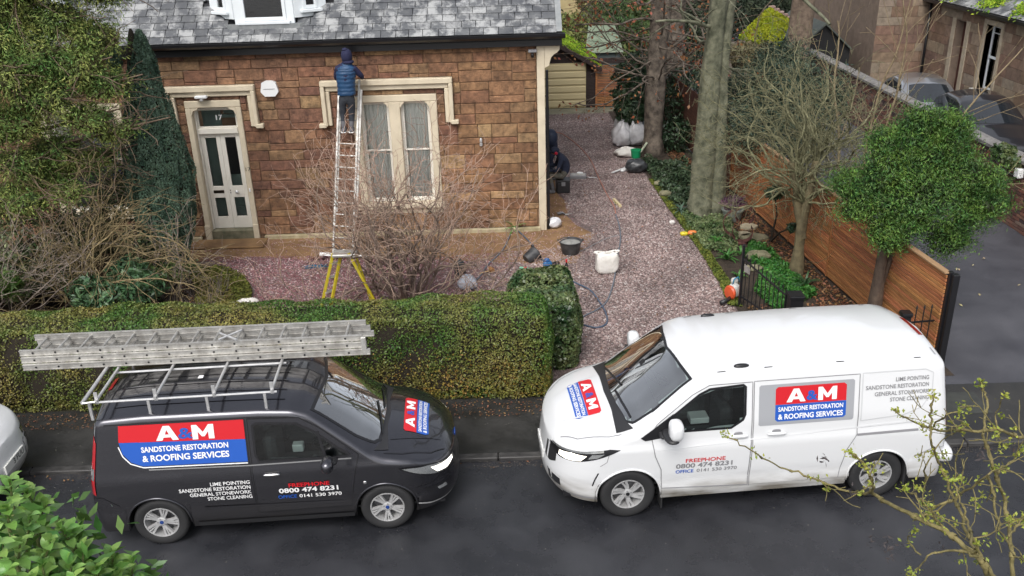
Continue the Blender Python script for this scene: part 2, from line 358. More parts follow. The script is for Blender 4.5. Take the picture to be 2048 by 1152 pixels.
drv = [(.9, 12.1), (4.08, 12.1), (4.05, 15.0), (4.0, 17.8), (3.8, 21), (3.7, 23), (3.6, 25), (1.3, 25), (1.4, 20.5), (1.9, 19.2), (.9, 18.2), (-1.5, 17.9), (-1.5, 14), (.9, 14)]
P = np.concatenate([scatter(46000, drv), scatter(9000, [(1.3, 25), (3.6, 25), (3.5, 31), (1.0, 31)])])
gf = [(-1.5, 14), (.9, 14), (.9, 18.2), (-1.5, 17.9), (-3, 18.1), (-6.8, 18.3), (-6.16, 17.75), (-5.5, 17.15), (-5.1, 16.4), (-4.9, 15.4), (-4.8, 12.9), (.9, 12.9), (.9, 14)]
P = P[RNG.random(len(P)) < np.clip((P[:, 0]+1.6)/3, 0, 1)]; Q = scatter(36000, gf); Q = Q[RNG.random(len(Q)) > np.clip((Q[:, 0]+2.2)/3, 0, 1)]
tag(pebbles('gravel', P, .013, .03, mt_peb), kind='stuff')
tag(pebbles('red_gravel', Q, .012, .027, mt_pebr), kind='stuff')
tag(pebbles('scattered_gravel', scatter(5000, [(-7.2, 17.9), (1.8, 17.6), (1.4, 22), (.9, 22), (.9, 19.3), (-7.2, 19.3)]), .008, .02, mt_pebr), kind='stuff')
# grit and specks on the road and pavement
mt_grit = stonemat('road_grit', [(.1, .09, .08), (.2, .19, .17), (.05, .05, .05), (.3, .28, .24)], .8)
tag(pebbles('road_grit', np.concatenate([scatter(900, [(-8, 5.5), (8, 5.5), (9, 10.3), (-8, 10.3)]), scatter(500, [(-9, 9.9), (9, 9.9), (9, 10.33), (-9, 10.33)])]), .003, .009, mt_grit, RZ), kind='stuff')
tag(pebbles('pavement_grit', scatter(900, [(-9, 10.5), (12, 10.5), (12, 12), (-9, 12)]), .003, .01, mt_grit), kind='stuff')
# tar joint, repair patch and drain at the kerb
tag(pebbles('gutter_dirt', scatter(7000, [(-9, 10.22), (12, 10.20), (12, 10.35), (-9, 10.35)]), .003, .009, stonemat('gutter_grit', [(.05, .04, .03), (.09, .07, .05), (.14, .12, .1), (.03, .025, .02)], .9), RZ), kind='stuff')
# fallen leaves
mt_litter = leafmat('dead_leaves', (.16, .065, .03), (.24, .13, .06), .6, .5, 4, .1)
def litter(name, poly, n, size, z=.012, mat=None):
    p = scatter(n, poly); P = np.c_[p, np.full(n, z)+RNG.uniform(0, .02, n)]
    return tag(soup(name, leaves(P, size, np.tile([0, 0, 1.], (n, 1)), .35, .6), 4, mat or mt_litter), kind='stuff')
litter('fallen_leaves', [(5.0, 26), (5.5, 22.4), (6.2, 15.2), (6.7, 13), (5.6, 13), (5.6, 15.2), (4.95, 20), (4.6, 26)], 5200, .06)
litter('fallen_leaves', [(-8, 10.15), (8, 10.15), (8, 10.33), (-8, 10.33)], 160, .035, RZ+.01)
litter('fallen_leaves', [(1, 12), (4, 12), (3.6, 24), (1.6, 24)], 220, .045, .03)
litter('fallen_leaves', [(-8, 11.4), (.7, 11.4), (.7, 11.85), (-8, 11.85)], 1500, .03)
litter('fallen_leaves', [(4.3, 12.3), (6.7, 12.3), (6.3, 15), (4.3, 15)], 1500, .05)
litter('fallen_leaves', [(-9, 13), (-5.2, 13), (-5.4, 16.5), (-9, 17.5)], 2200, .045)
litter('fallen_leaves', [(8, 12), (11, 12), (13, 24), (6.5, 22)], 60, .07, mat=leafmat('yellow_leaves', (.5, .42, .2), (.6, .5, .3), .6, .2, 4, .1))
# ---------------------------------------------------------------- clipped hedge and ivy bush
def rbox_pts(n, lo, hi, r, amp=.03, inner=.0, faces='all'):
    """random points and normals on a box with rounded edges and a lumpy skin"""
    lo, hi = np.array(lo, float), np.array(hi, float); c = (lo+hi)/2; h = (hi-lo)/2
    A = np.array([h[1]*h[2], h[1]*h[2], h[0]*h[2], h[0]*h[2], h[0]*h[1]]); f = RNG.choice(5, n, p=A/A.sum()); u = RNG.uniform(-1, 1, (n, 3))
    for k in range(5): m = f == k; u[m, (0, 0, 1, 1, 2)[k]] = (-1, 1, -1, 1, 1)[k]
    p = u*h; q = np.clip(p, -(h-r), h-r); q[:, 2] = np.maximum(q[:, 2], p[:, 2]*(p[:, 2] < 0)-0) if False else np.where(p[:, 2] < 0, p[:, 2], q[:, 2])
    N = unit(p-q+1e-9); p = q+N*r
    d = amp*(np.sin(p[:, 0]*5+p[:, 2]*3)+np.sin(p[:, 1]*9+p[:, 0]*2.3+1)+np.sin(p[:, 2]*7-p[:, 0]*8))/2
    return c+p+N*(d-RNG.exponential(.02, n)+inner)[:, None], N
mt_hedge = leafmat('hedge_leaves', (.065, .14, .022), (.23, .20, .055), .5, .5, .8, .2)
mt_hedge.node_tree.nodes['Color Ramp'].color_ramp.elements[0].position = .42
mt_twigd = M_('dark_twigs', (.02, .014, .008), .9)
hedge = thing('hedge', 'long clipped box hedge with flat green and brown top between pavement and front garden', 'hedge', (-4.6, 12.3, 0))
P, N = rbox_pts(135000, (-10.2, 11.92, .02), (.56, 12.78, 1.42), .12, .045); P += N*(.05*np.clip(np.sin(P[:, :1]*1.7+2)*np.sin(P[:, :1]*3.1+P[:, 2:3]*2.), -1, 1)+np.where(RNG.random((len(P), 1)) < .02, RNG.random((len(P), 1))*.07, 0))
P -= np.array((-4.6, 12.3, 0)); 
soup('foliage', leaves(P, .034, N, .75, .6), 4, mt_hedge, hedge)
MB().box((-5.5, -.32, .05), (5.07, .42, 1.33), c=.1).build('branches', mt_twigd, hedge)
P, N = rbox_pts(26000, (-3.6, 11.92, .05), (.56, 12.4, 1.1), .12, .035); kp = (RNG.random(len(P)) < np.clip((P[:, 0]+3.4)/4, 0, 1)*np.clip((1.0-P[:, 2])/.7, 0, 1)**1.3*.8) & (P[:, 1] < 12.4); P, N = P[kp], N[kp]; P -= np.array((-4.6, 12.3, 0))
soup('yellowing_leaves', leaves(P, .034, N, .8, .6), 4, leafmat('yellowing', (.22, .2, .03), (.3, .17, .04), .5, .4, 3, .2), hedge)
ivy = thing('ivy_bush', 'variegated ivy bush growing at the gateway end of the clipped hedge', 'bush', (.52, 13.4, 0))
mt_ivy = leafmat('ivy_leaves', (.03, .07, .025), (.13, .16, .06), .35, .55, 3.5, .15)
P, N = rbox_pts(17000, (-.58, -.62, 0), (.56, .85, 1.28), .3, .06)
soup('foliage', leaves(P, .062, N, .7, .8), 4, mt_ivy, ivy)
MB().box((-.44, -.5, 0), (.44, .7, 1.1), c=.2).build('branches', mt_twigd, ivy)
# ================================================================ HOUSE
HY = 19.4
house = thing('sandstone_house', 'brown sandstone house with slate roof, cream window surround and white double door numbered 17', 'house', (-4, HY, 0))
HO = Vector((-4, HY, 0))
def hb(name, boxes, mat, par=house, c=.006, smooth=False):
    """boxes in world coordinates -> one part of the house"""
    mb = MB()
    for b in boxes: mb.box(Vector(b[:3])-HO, Vector(b[3:6])-HO, c=c)
    return mb.build(name, mat, par, smooth)
def rsub(R, X):
    """rect (x0,x1,z0,z1) minus rects X"""
    out = [R]
    for a in X:
        nx = []
        for r in out:
            if a[0] >= r[1] or a[1] <= r[0] or a[2] >= r[3] or a[3] <= r[2]: nx.append(r); continue
            if r[0] < a[0]: nx.append((r[0], a[0], r[2], r[3]))
            if r[1] > a[1]: nx.append((a[1], r[1], r[2], r[3]))
            m0, m1 = max(r[0], a[0]), min(r[1], a[1])
            if r[2] < a[2]: nx.append((m0, m1, r[2], a[2]))
            if r[3] > a[3]: nx.append((m0, m1, a[3], r[3]))
        out = nx
    return out
HOLES = [(-6.92, -5.72, 0, 3.18), (-3.33, -1.50, .5, 3.18), (-10.1, -8.3, .5, 3.18)]
mt_mort = M_('brown_mortar', (.15, .095, .06), .95, col2=(.24, .155, .095), scale=5, bump=.4, bscale=60)
core = []
for r in rsub((-14.5, .83, 0, 4.3), HOLES): core.append((r[0], HY+.02, r[2], r[1], HY+.35, r[3]))
hb('wall_core', core, mt_mort, c=0)
hb('side_wall', [(.50, HY+.36, 0, .83, 30, 4.3)], M_('side_wall_stone', (.2, .12, .07), .85, col2=(.3, .2, .11), scale=3, bump=.6, bscale=9))
hb('back_wall', [(-14.5, 29.7, 0, .49, 30, 4.3)], mt_mort, c=0)
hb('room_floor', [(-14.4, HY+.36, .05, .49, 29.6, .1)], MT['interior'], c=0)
GREY = dict(rough=.88, col2=(1.5, 1.45, 1.4), scale=9, bump=.7, bscale=34, bdist=.03, ramp=(.3, .7))
mt_stL = M_('stone_left', (.42, .40, .42), **GREY); objpalette(mt_stL, [(.185, .095, .058), (.20, .105, .06), (.16, .085, .056), (.24, .15, .082), (.19, .10, .058), (.165, .088, .056), (.18, .098, .058), (.215, .125, .07)]); objvar(mt_stL, .10, .008)
mt_stR = M_('stone_right', (.46, .44, .44), **GREY); objpalette(mt_stR, [(.24, .135, .07), (.215, .118, .062), (.27, .168, .088), (.23, .128, .068), (.25, .142, .075), (.205, .112, .062), (.245, .15, .08), (.29, .19, .10)]); objvar(mt_stR, .10, .006)
mt_stX = M_('stone_rest', (.13, .06, .04), .88, col2=(.26, .15, .08), scale=2.5, bump=.7, bscale=30, island=.25)
EXC = HOLES+[(-3.96, -1.14, 3.28, 3.53), (-3.96, -3.77, 2.56, 3.3), (-1.33, -1.14, 2.56, 3.3), (-7.28, -5.36, 3.28, 3.5), (-5.54, -5.36, 2.6, 3.3), (-7.28, -7.1, 2.6, 3.3), (.67, .9, 0, 4.3)]
rs = random.Random(11); rects = []
z = .09
while z < 4.2:
    h = rs.choice((.2, .23, .4, .42, .44, .46)); h = min(h, 4.24-z)
    if 4.24-z-h < .1: h = 4.24-z
    x = -14.4-rs.random()*.4
    while x < .67:
        wd = rs.uniform(.38, .8)
        if h > .3:
            k = rs.random()
            if k < .07 and wd < .6: rects.append((x, x+wd, z, z+h))
            else:
                cut = rs.choice((.4, .5, .5, .6, .33))*h
                for a, b in ((0, cut), (cut, h)):
                    if b-a > .2 and rs.random() < .2: q = wd*rs.uniform(.4, .6); rects += [(x, x+q, z+a, z+b), (x+q, x+wd, z+a, z+b)]
                    else: rects.append((x, x+wd, z+a, z+b))
        else: rects.append((x, x+wd, z, z+h))
        x += wd
    z += h
st = []
for r in rects:
    for q in rsub((max(r[0], -14.4), min(r[1], .67), r[2], r[3]), EXC):
        if q[1]-q[0] > .05 and q[3]-q[2] > .05: st.append(q)
st.sort(key=lambda q: -q[0]); rest = MB(); n = 0
for q in st:
    j = .0055; pr = rs.uniform(.0, .022); mb = MB()
    x0, x1, z0, z1 = q[0]+j, q[1]-j, q[2]+j, q[3]-j; y0 = HY-pr
    M = Matrix.Rotation(rs.uniform(-.012, .012), 4, 'Y') @ Matrix.Rotation(rs.uniform(-.02, .02), 4, 'Z')
    if n < 298 and x1 > -7.9:
        mb.box((-(x1-x0)/2, 0, -(z1-z0)/2), ((x1-x0)/2, .09, (z1-z0)/2), c=.012, M=M)
        mb.build('stone', mt_stR if (x0 > -1.2 or (z0 < .9 and x0 > -3)) else (mt_stL if x0 < -3.4 or rs.random() < .4 else mt_stR), house, loc=Vector(((x0+x1)/2, y0, (z0+z1)/2))-HO); n += 1
    else: rest.box(Vector((x0, y0, z0))-HO, Vector((x1, HY+.06, z1))-HO, c=.01)
rest.build('stones', mt_stX, house)['kind'] = 'stuff'
print('stones', len(st), n)
for m_ in (mt_stL, mt_stR, mt_stX):   # broad weather staining across the courses
    t_ = m_.node_tree; b2 = _bsdf(m_); n1 = t_.nodes.new('ShaderNodeTexNoise'); n1.inputs['Scale'].default_value = .9; n1.inputs['Detail'].default_value = 7; gp = t_.nodes.new('ShaderNodeNewGeometry'); t_.links.new(gp.outputs['Position'], n1.inputs['Vector'])
    mr = t_.nodes.new('ShaderNodeMapRange'); mr.inputs[1].default_value = .35; mr.inputs[2].default_value = .65; mr.inputs[3].default_value = .68; mr.inputs[4].default_value = 1.22; t_.links.new(n1.outputs['Fac'], mr.inputs[0])
    h_ = t_.nodes.new('ShaderNodeHueSaturation'); t_.links.new(mr.outputs[0], h_.inputs['Value']); t_.links.new(b2.inputs['Base Color'].links[0].from_socket, h_.inputs['Color']); t_.links.new(h_.outputs[0], b2.inputs['Base Color'])
# cream corner strip with corbel, base course, black downpipe
mb = MB(); mb.box(Vector((.67, HY-.045, 0))-HO, Vector((.835, HY+.3, 4.22))-HO, c=.006)
hb_ = mb.build('corner_quoin', MT['cream'], house)
poly = [(.837, 4.2), (1.16, 4.2), (1.155, 4.03), (1.10, 3.97), (1.04, 3.94), (.98, 3.88), (.95, 3.80), (.93, 3.70), (.88, 3.68), (.837, 3.66)]
MB().prism([Vector((x, HY-.045, z))-HO for x, z in poly], (0, .3, 0)).build('corbel', MT['cream'], house)
mt_base = M_('flaking_cream_base', (.30, .25, .14), .85, col2=(.48, .42, .28), scale=6, bump=.4, bscale=30)
hb('base_course', [(-5.6, HY-.09, -.02, .70, HY+.01, .085), (-8, HY-.09, -.02, -7.03, HY+.01, .085)], mt_base, c=.012)
mb = MB(); mb.tube([Vector((.885, HY+.02, .02))-HO, Vector((.885, HY+.02, 3.6))-HO], .032, 10); mb.build('downpipe', MT['black'], house, smooth=40)
# hood moulds
mb = []
for (x0, x1, zt, zb, left) in ((-3.96, -1.14, 3.53, 2.56, 1), (-7.28, -5.36, 3.5, 2.6, 1)):
    bx = [(x0, HY-.13, zt-.12, x1, HY+.02, zt), (x0+.1, HY-.07, zt-.23, x1-.1, HY+.02, zt-.12),
          (x0, HY-.13, zb, x0+.09, HY+.02, zt-.123), (x0+.09, HY-.07, zb, x0+.18, HY+.02, zt-.233),
          (x1-.09, HY-.13, zb, x1, HY+.02, zt-.123), (x1-.18, HY-.07, zb, x1-.09, HY+.02, zt-.233),
          (x0-.1, HY-.14, zb-.03, x0+.06, HY+.02, zb+.06), (x1-.06, HY-.14, zb-.03, x1+.1, HY+.02, zb+.06)]
    hb('hood_mould', bx, MT['cream'], c=.012)
# window surround
bx = [(-3.33, HY-.04, 3.03, -1.50, HY+.24, 3.18), (-3.33, HY-.04, .76, -3.17, HY+.24, 3.027), (-1.66, HY-.04, .76, -1.50, HY+.24, 3.027), (-2.54, HY-.04, .76, -2.30, HY+.24, 3.027)]
sur = hb('window_surround', bx, MT['cream'], c=.012)
mb = MB()   # shouldered corners under the lintel
for (x, s) in ((-3.17, 1), (-2.54, -1), (-2.30, 1), (-1.66, -1)):
    mb.prism([Vector(p)-HO for p in ((x, HY-.037, 3.027), (x+s*.10, HY-.037, 3.027), (x+s*.085, HY-.037, 3.0), (x+s*.05, HY-.037, 2.97), (x+s*.02, HY-.037, 2.92), (x, HY-.037, 2.9))], (0, .27, 0))
mb.build('lintel_shoulder', MT['cream'], house)
hb('window_sill', [(-3.42, HY-.12, .64, -1.42, HY+.24, .757), (-3.33, HY-.03, .50, -1.50, HY+.2, .637)], MT['cream'], c=.015)
mt_curt = M_('net_curtain', (.80, .81, .76), .9, col2=(.86, .87, .83), scale=4, stretch=(6, 1, .3))
def frame_boxes(x0, x1, z0, z1, y0, y1, w):
    return [(x0, y0, z0, x0+w, y1, z1), (x1-w, y0, z0, x1, y1, z1), (x0+w, y0+.001, z0, x1-w, y1-.001, z0+w), (x0+w, y0+.001, z1-w, x1-w, y1-.001, z1)]
def sash(x0, x1, z0, z1, y, par, curtain=True, fm=MT['joinery'], dark=False):
    win = link('window', None, par) if False else None
    zm = (z0+z1)/2+.06
    fr = frame_boxes(x0, x1, z0, z1, y, y+.09, .03)
    w_ = hb('window', fr, fm, par, c=.004)
    hb('upper_sash', frame_boxes(x0+.03, x1-.03, zm-.03, z1-.03, y+.008, y+.045, .04), fm, w_, c=.004)
    hb('lower_sash', frame_boxes(x0+.03, x1-.03, z0+.03, zm+.02, y+.05, y+.085, .045), fm, w_, c=.004)
    MB().box(Vector((x0+.05, y+.024, zm))-HO, Vector((x1-.05, y+.029, z1-.05))-HO).build('pane', MT['darkglass'], w_)
    MB().box(Vector((x0+.05, y+.066, z0+.05))-HO, Vector((x1-.05, y+.071, zm))-HO).build('pane', MT['darkglass'], w_)
    MB().box(Vector(((x0+x1)/2-.03, y-.003, zm+.01))-HO, Vector(((x0+x1)/2+.03, y+.02, zm+.03))-HO).build('catch', MT['metal'], w_)
    if curtain:
        mb = MB(); nx = 90; vs = []; fs = []
        for i in range(nx+1):
            t = i/nx; x = x0+t*(x1-x0); yy = y+.118+.014*math.sin(t*55+math.sin(t*9)*2)+.012*math.sin(t*23)
            vs += [Vector((x, yy, z0))-HO, Vector((x, yy, z1))-HO]
        for i in range(nx): fs.append((2*i, 2*i+2, 2*i+3, 2*i+1))
        mb.add(vs, fs); mb.build('curtain', mt_curt, w_, smooth=True)
    return w_
sash(-3.17, -2.54, .757, 3.027, HY+.1, house); sash(-2.30, -1.66, .757, 3.027, HY+.1, house)
# left window, behind the trees
hb('window_surround', [(-10.1, HY-.04, 3.0, -8.3, HY+.24, 3.18), (-10.1, HY-.04, .76, -9.94, HY+.24, 2.997), (-8.46, HY-.04, .76, -8.3, HY+.24, 2.997), (-10.15, HY-.1, .6, -8.25, HY+.24, .757)], MT['cream'])
sash(-9.94, -8.46, .757, 2.997, HY+.1, house, False)
hb('blue_blind', [(-9.2, HY+.3, 1.2, -8.5, HY+.34, 2.9)], M_('blue_cloth', (.02, .03, .16), .8, col2=(.04, .06, .25), scale=3), c=0)
# doorway
bx = [(-6.92, HY-.04, 3.03, -5.72, HY+.24, 3.18), (-6.92, HY-.04, 0, -6.80, HY+.24, 3.027), (-5.84, HY-.04, 0, -5.72, HY+.24, 3.027)]
hb('door_surround', bx, MT['cream'], c=.012)
mb = MB()
for (x, s) in ((-6.80, 1), (-5.84, -1)):
    mb.prism([Vector(p)-HO for p in ((x, HY-.037, 3.027), (x+s*.16, HY-.037, 3.027), (x+s*.13, HY-.037, 2.99), (x+s*.04, HY-.037, 2.96), (x+s*.02, HY-.037, 2.9), (x, HY-.037, 2.87))], (0, .27, 0))
    mb.box(Vector((x-s*.0-s*.13, HY-.075, 0))-HO, Vector((x-s*.003, HY-.042, .36))-HO, c=.01)
mb.build('lintel_shoulder', MT['cream'], house)
hb('door_step', [(-6.798, HY-.02, 0, -5.842, HY+.45, .22)], M_('step_stone', (.1, .1, .06), .8, col2=(.2, .18, .12), scale=5, bump=.3, bscale=30), c=.015)
hb('lower_step', [(-7.1, HY-.65, 0, -5.5, HY-.1, .05)], mt_dirt, c=.02)
hb('door_frame', [(-6.795, HY+.1, .222, -6.755, HY+.24, 3.02), (-5.885, HY+.1, .222, -5.845, HY+.24, 3.02), (-6.752, HY+.08, 2.43, -5.888, HY+.24, 2.55), (-6.752, HY+.11, 2.97, -5.888, HY+.24, 3.02)], MT['joinery'])
fan = hb('fanlight', frame_boxes(-6.752, -5.888, 2.552, 2.968, HY+.13, HY+.19, .03), MT['joinery'])
MB().box(Vector((-6.72, HY+.155, 2.58))-HO, Vector((-5.92, HY+.16, 2.94))-HO).build('pane', MT['darkglass'], fan)
wall_text('house_number', '17', .15, MT['wprint'], fan, Vector((-6.29, HY+.15, 2.77))-HO)
for k, (x0, x1) in enumerate(((-6.75, -6.322), (-6.318, -5.89))):
    y0, y1 = HY+.15, HY+.195; ww = .095
    bx = [(x0, y0, .225, x0+ww, y1, 2.428), (x1-ww, y0, .225, x1, y1, 2.428), (x0+ww, y0, .225, x1-ww, y1, .50), (x0+ww, y0, .95, x1-ww, y1, 1.22), (x0+ww, y0, 2.33, x1-ww, y1, 2.428)]
    d = hb('door', bx, MT['joinery'], c=.004)
    for z0, z1 in ((.5, .95), (1.22, 2.33)): MB().box(Vector((x0+ww, y0+.018, z0))-HO, Vector((x1-ww, y0+.023, z1))-HO).build('pane', MT['darkglass'], d)
    if k == 0:
        hb('letter_plate', [(x0+.09, y0-.012, 1.06, x1-.1, y0+.002, 1.13)], M_('dark_bronze', (.05, .04, .03), .3, .7), d)
    else:
        m = MB(); m.lathe([(.014, 0), (.014, .02), (.035, .03), (.04, .05), (.03, .068), (.0, .072)], 14, M=Matrix.Translation(Vector(((x0+x1)/2-.02, y0, 1.09))-HO) @ Matrix.Rotation(PI/2, 4, 'X')); m.build('handle', MT['metal'], d, smooth=True)
        m = MB()
        for zz in (1.06, 1.12): m.lathe([(.012, 0), (.012, .008), (0, .009)], 10, M=Matrix.Translation(Vector((x0+.04, y0, zz))-HO) @ Matrix.Rotation(PI/2, 4, 'X'))
        m.build('keyhole', MT['black'], d)
# inner vestibule door, grey green
mt_green = M_('sage_paint', (.30, .40, .36), .5)
vb = [(-6.80, HY+.62, .2, -6.42, HY+.66, 3.1), (-6.42, HY+.62, 2.66, -5.85, HY+.66, 2.74), (-6.38, HY+.62, .22, -5.85, HY+.66, 1.35), (-6.8, HY+.62, 2.95, -5.85, HY+.66, 3.1), (-6.42, HY+.60, .22, -6.38, HY+.64, 3.0)]
hb('inner_door', vb, mt_green)
hb('inner_door_panel', [(-6.74, HY+.6, .3, -6.5, HY+.619, 1.2), (-6.74, HY+.6, 1.35, -6.5, HY+.619, 2.5), (-6.3, HY+.6, .3, -5.92, HY+.619, .6), (-6.3, HY+.6, 2.76, -5.9, HY+.64, 2.9)], mt_green)
wall_text('house_number', '17', .12, MT['black'], house, Vector((-5.77, HY-.043, 1.64))-HO, bold=0)
hb('bell_push', [(-5.80, HY-.06, 1.13, -5.765, HY-.039, 1.21)], MT['white'])
# gutter, fascia, roof
hb('fascia', [(-14.6, HY-.17, 4.13, 1.2, HY+.02, 4.26)], MT['black'])
mb = MB(); prof = [(-.11, .0), (-.1, -.055), (-.05, -.1), (0, -.11), (.05, -.1), (.08, -.05), (.085, 0)]
pp = prof+[(a*.85, b*.8+.004) for a, b in prof[::-1]]
mb.prism([Vector((-14.6, HY-.25+a, 4.40+b))-HO for a, b in pp], (15.86, 0, 0)); mb.box(Vector((-14.6, HY-.155, 4.263))-HO, Vector((1.2, HY+.02, 4.42))-HO)
mb.build('gutter', MT['black'], house)
RP = math.radians(41); ey, ez = HY-.22, 4.40
up = Vector((0, math.cos(RP), math.sin(RP))); nn = Vector((0, -math.sin(RP), math.cos(RP)))
# dormer footprint on the roof plane
def roofpt(px, py):
    d = Vector(_ray(px, py)); C0 = Vector((0, 0, CH)); q = Vector((0, ey, ez)); return C0+d*((q-C0).dot(nn)/d.dot(nn))
mt_slate = M_('slate', (.062, .066, .075), .42, col2=(.11, .115, .12), scale=3, bump=.3, bscale=30, rough2=.55)
t_ = mt_slate.node_tree; n1 = t_.nodes.new('ShaderNodeTexNoise'); n1.inputs['Scale'].default_value = 3.2; n1.inputs['Detail'].default_value = 9; n1.inputs['Roughness'].default_value = .7
gp = t_.nodes.new('ShaderNodeNewGeometry'); t_.links.new(gp.outputs['Position'], n1.inputs['Vector'])
mr = t_.nodes.new('ShaderNodeMapRange'); mr.inputs[1].default_value = .47; mr.inputs[2].default_value = .60
oi = t_.nodes.new('ShaderNodeObjectInfo'); ad = t_.nodes.new('ShaderNodeMath'); ad.operation = 'MULTIPLY_ADD'; ad.inputs[1].default_value = .07; t_.links.new(oi.outputs['Random'], ad.inputs[0]); t_.links.new(n1.outputs['Fac'], ad.inputs[2]); 
sb_ = t_.nodes.new('ShaderNodeMath'); sb_.operation = 'SUBTRACT'; sb_.inputs[1].default_value = .035; t_.links.new(ad.outputs[0], sb_.inputs[0]); t_.links.new(sb_.outputs[0], mr.inputs[0])
mm_ = t_.nodes.new('ShaderNodeMixRGB'); mm_.inputs[2].default_value = (.30, .305, .305, 1); bb_ = _bsdf(mt_slate)
t_.links.new(mr.outputs[0], mm_.inputs[0]); t_.links.new(bb_.inputs['Base Color'].links[0].from_socket, mm_.inputs[1]); t_.links.new(mm_.outputs[0], bb_.inputs['Base Color']); objvar(mt_slate, .11, .0)
RL = 3.2
MB().prism([p-HO for p in (Vector((-14.6, ey, ez))-nn*.03, Vector((1.12, ey, ez))-nn*.03, Vector((1.12, ey, ez))+up*7.5-nn*.03, Vector((-14.6, ey, ez))+up*7.5-nn*.03)], -nn*.08).build('roof_deck', MT['black'], house)
MB().prism([Vector((1.0, ey+.3, 4.2))-HO, Vector((1.0, ey+11, 4.2))-HO, Vector((1.0, ey+5.6, 9.2))-HO], (-.2, 0, 0)).build('gable', mt_mort, house)
MB().prism([Vector((-14.6, ey+5.5, 9.2))-HO, Vector((1.12, ey+5.5, 9.2))-HO, Vector((1.12, ey+11, 4.3))-HO, Vector((-14.6, ey+11, 4.3))-HO], (0, 0, .08)).build('rear_roof', mt_slate, house)
A, B, C_, D_ = roofpt(465, 60), roofpt(595, 60), roofpt(661, 12), roofpt(411, 11)
dx0, dx1 = A.x+.06, B.x-.06; dyf = A.y+.06; bx0, bx1 = D_.x+.1, C_.x-.1; dyb = (C_.y+D_.y)/2
ex, sw = .19, .31; n = 0; rest = MB()
BX = {}
def slate_mesh(wd):
    k = round(wd, 2)
    if k not in BX: BX[k] = MB().box((-k/2+.0055, 0, -.006), (k/2-.0055, ex*1.25, .008), c=.003).mesh('slate', mt_slate)
    return BX[k]
tilt = Matrix.Rotation(RP-.07, 4, 'X')
for row in range(36):
    s0 = row*ex; x = 1.1-(sw/2 if row % 2 else 0); 
    if row % 2: wds = [sw/2]
    x = 1.1; first = True
    while x > -14.4:
        wd = (.16 if row % 2 else .31) if first else rs.choice((.27, .29, .31, .31, .33)); first = False
        cx = x-wd/2; x -= wd; p = Vector((cx, ey, ez))+up*s0+nn*.012
        ins = (dx0-.15 < cx < dx1+.15 and p.y > dyf-.05) or (bx0-.1 < cx < bx1+.1 and p.y > dyf+.55 and row < 30 and p.y < dyf+4)
        t = (p.y-dyf)/max(dyb-dyf, .01)
        if 0 <= t <= 1 and dx0+(bx0-dx0)*t-.1 < cx < dx1+(bx1-dx1)*t+.1: ins = True
        if ins: continue
        if row < 10 and cx > -7.7 and n < 300:
            o = link('slate', slate_mesh(wd), house, p-HO); o.rotation_euler = (RP-.07+rs.uniform(-.015, .015), 0, rs.uniform(-.012, .012)); n += 1
        elif row < 24 or row % 1 == 0:
            M = Matrix.Translation(p-HO) @ tilt; rest.box((-wd/2+.003, 0, -.004), (wd/2-.003, ex*1.25, .005), M=M)
rest.build('slates', mt_slate, house)['kind'] = 'stuff'
print('slates', n)
mt_lead = M_('lead', (.2, .215, .22), .45, .2, col2=(.3, .31, .31), scale=5)
MB().prism([Vector((1.08, ey, ez))+nn*.02-HO, Vector((1.2, ey, ez))+nn*.02-HO, Vector((1.2, ey, ez))+up*7.4+nn*.02-HO, Vector((1.08, ey, ez))+up*7.4+nn*.02-HO], nn*.03).build('verge_flashing', mt_lead, house)
# dormer
dor = link('dormer', MB().prism([Vector((dx0-.12, dyf-.07, ez))-HO, Vector((dx1+.12, dyf-.07, ez))-HO, Vector((bx1+.12, dyb+.0, ez))-HO, Vector((bx0-.12, dyb, ez))-HO], (0, 0, .32)).mesh('dormer', mt_lead), house)
zt = 6.9; zs = A.z+.10
def wallwin(p0, p1, z0, z1, par, inset=.16, sill=True):
    """upvc window wall from p0 to p1 (xy), outward normal to the right of p0->p1"""
    p0 = Vector((p0[0], p0[1], 0)); p1 = Vector((p1[0], p1[1], 0)); L_ = (p1-p0).length; an = math.atan2(p1.y-p0.y, p1.x-p0.x)
    M = Matrix.Translation(p0-HO) @ Matrix.Rotation(an, 4, 'Z'); mb = MB()
    i = inset
    for b in ((0, 0, z0, i, .1, z1), (L_-i, 0, z0, L_, .1, z1), (i, .001, z0, L_-i, .1, z0+.16), (i, .001, z1-.2, L_-i, .1, z1)): mb.box(b[:3], b[3:], M=M, c=.004)
    w_ = mb.build('window', MT['upvc'], par)
    mb = MB()
    for b in ((i, -.02, z0+.16, i+.07, .05, z1-.2), (L_-i-.07, -.02, z0+.16, L_-i, .05, z1-.2), (i+.07, -.019, z0+.16, L_-i-.07, .05, z0+.23), (i+.07, -.019, z1-.27, L_-i-.07, .05, z1-.2)): mb.box(b[:3], b[3:], M=M, c=.006)
    mb.build('frame', MT['upvc'], w_)
    if sill: MB().box((i-.08, -.09, z0+.09), (L_-i+.08, .0, z0+.155), M=M, c=.01).build('sill', MT['upvc'], w_)
    MB().box((i+.07, .01, z0+.23), (L_-i-.07, .018, z1-.27), M=M).build('pane', MT['darkglass'], w_)
wallwin((dx0, dyf), (dx1, dyf), zs-.1, zt, dor)
wallwin((bx0, dyb), (dx0-.02, dyf), zs+.1, zt, dor, .2); wallwin((dx1+.02, dyf), (bx1, dyb), zs+.1, zt, dor, .2)
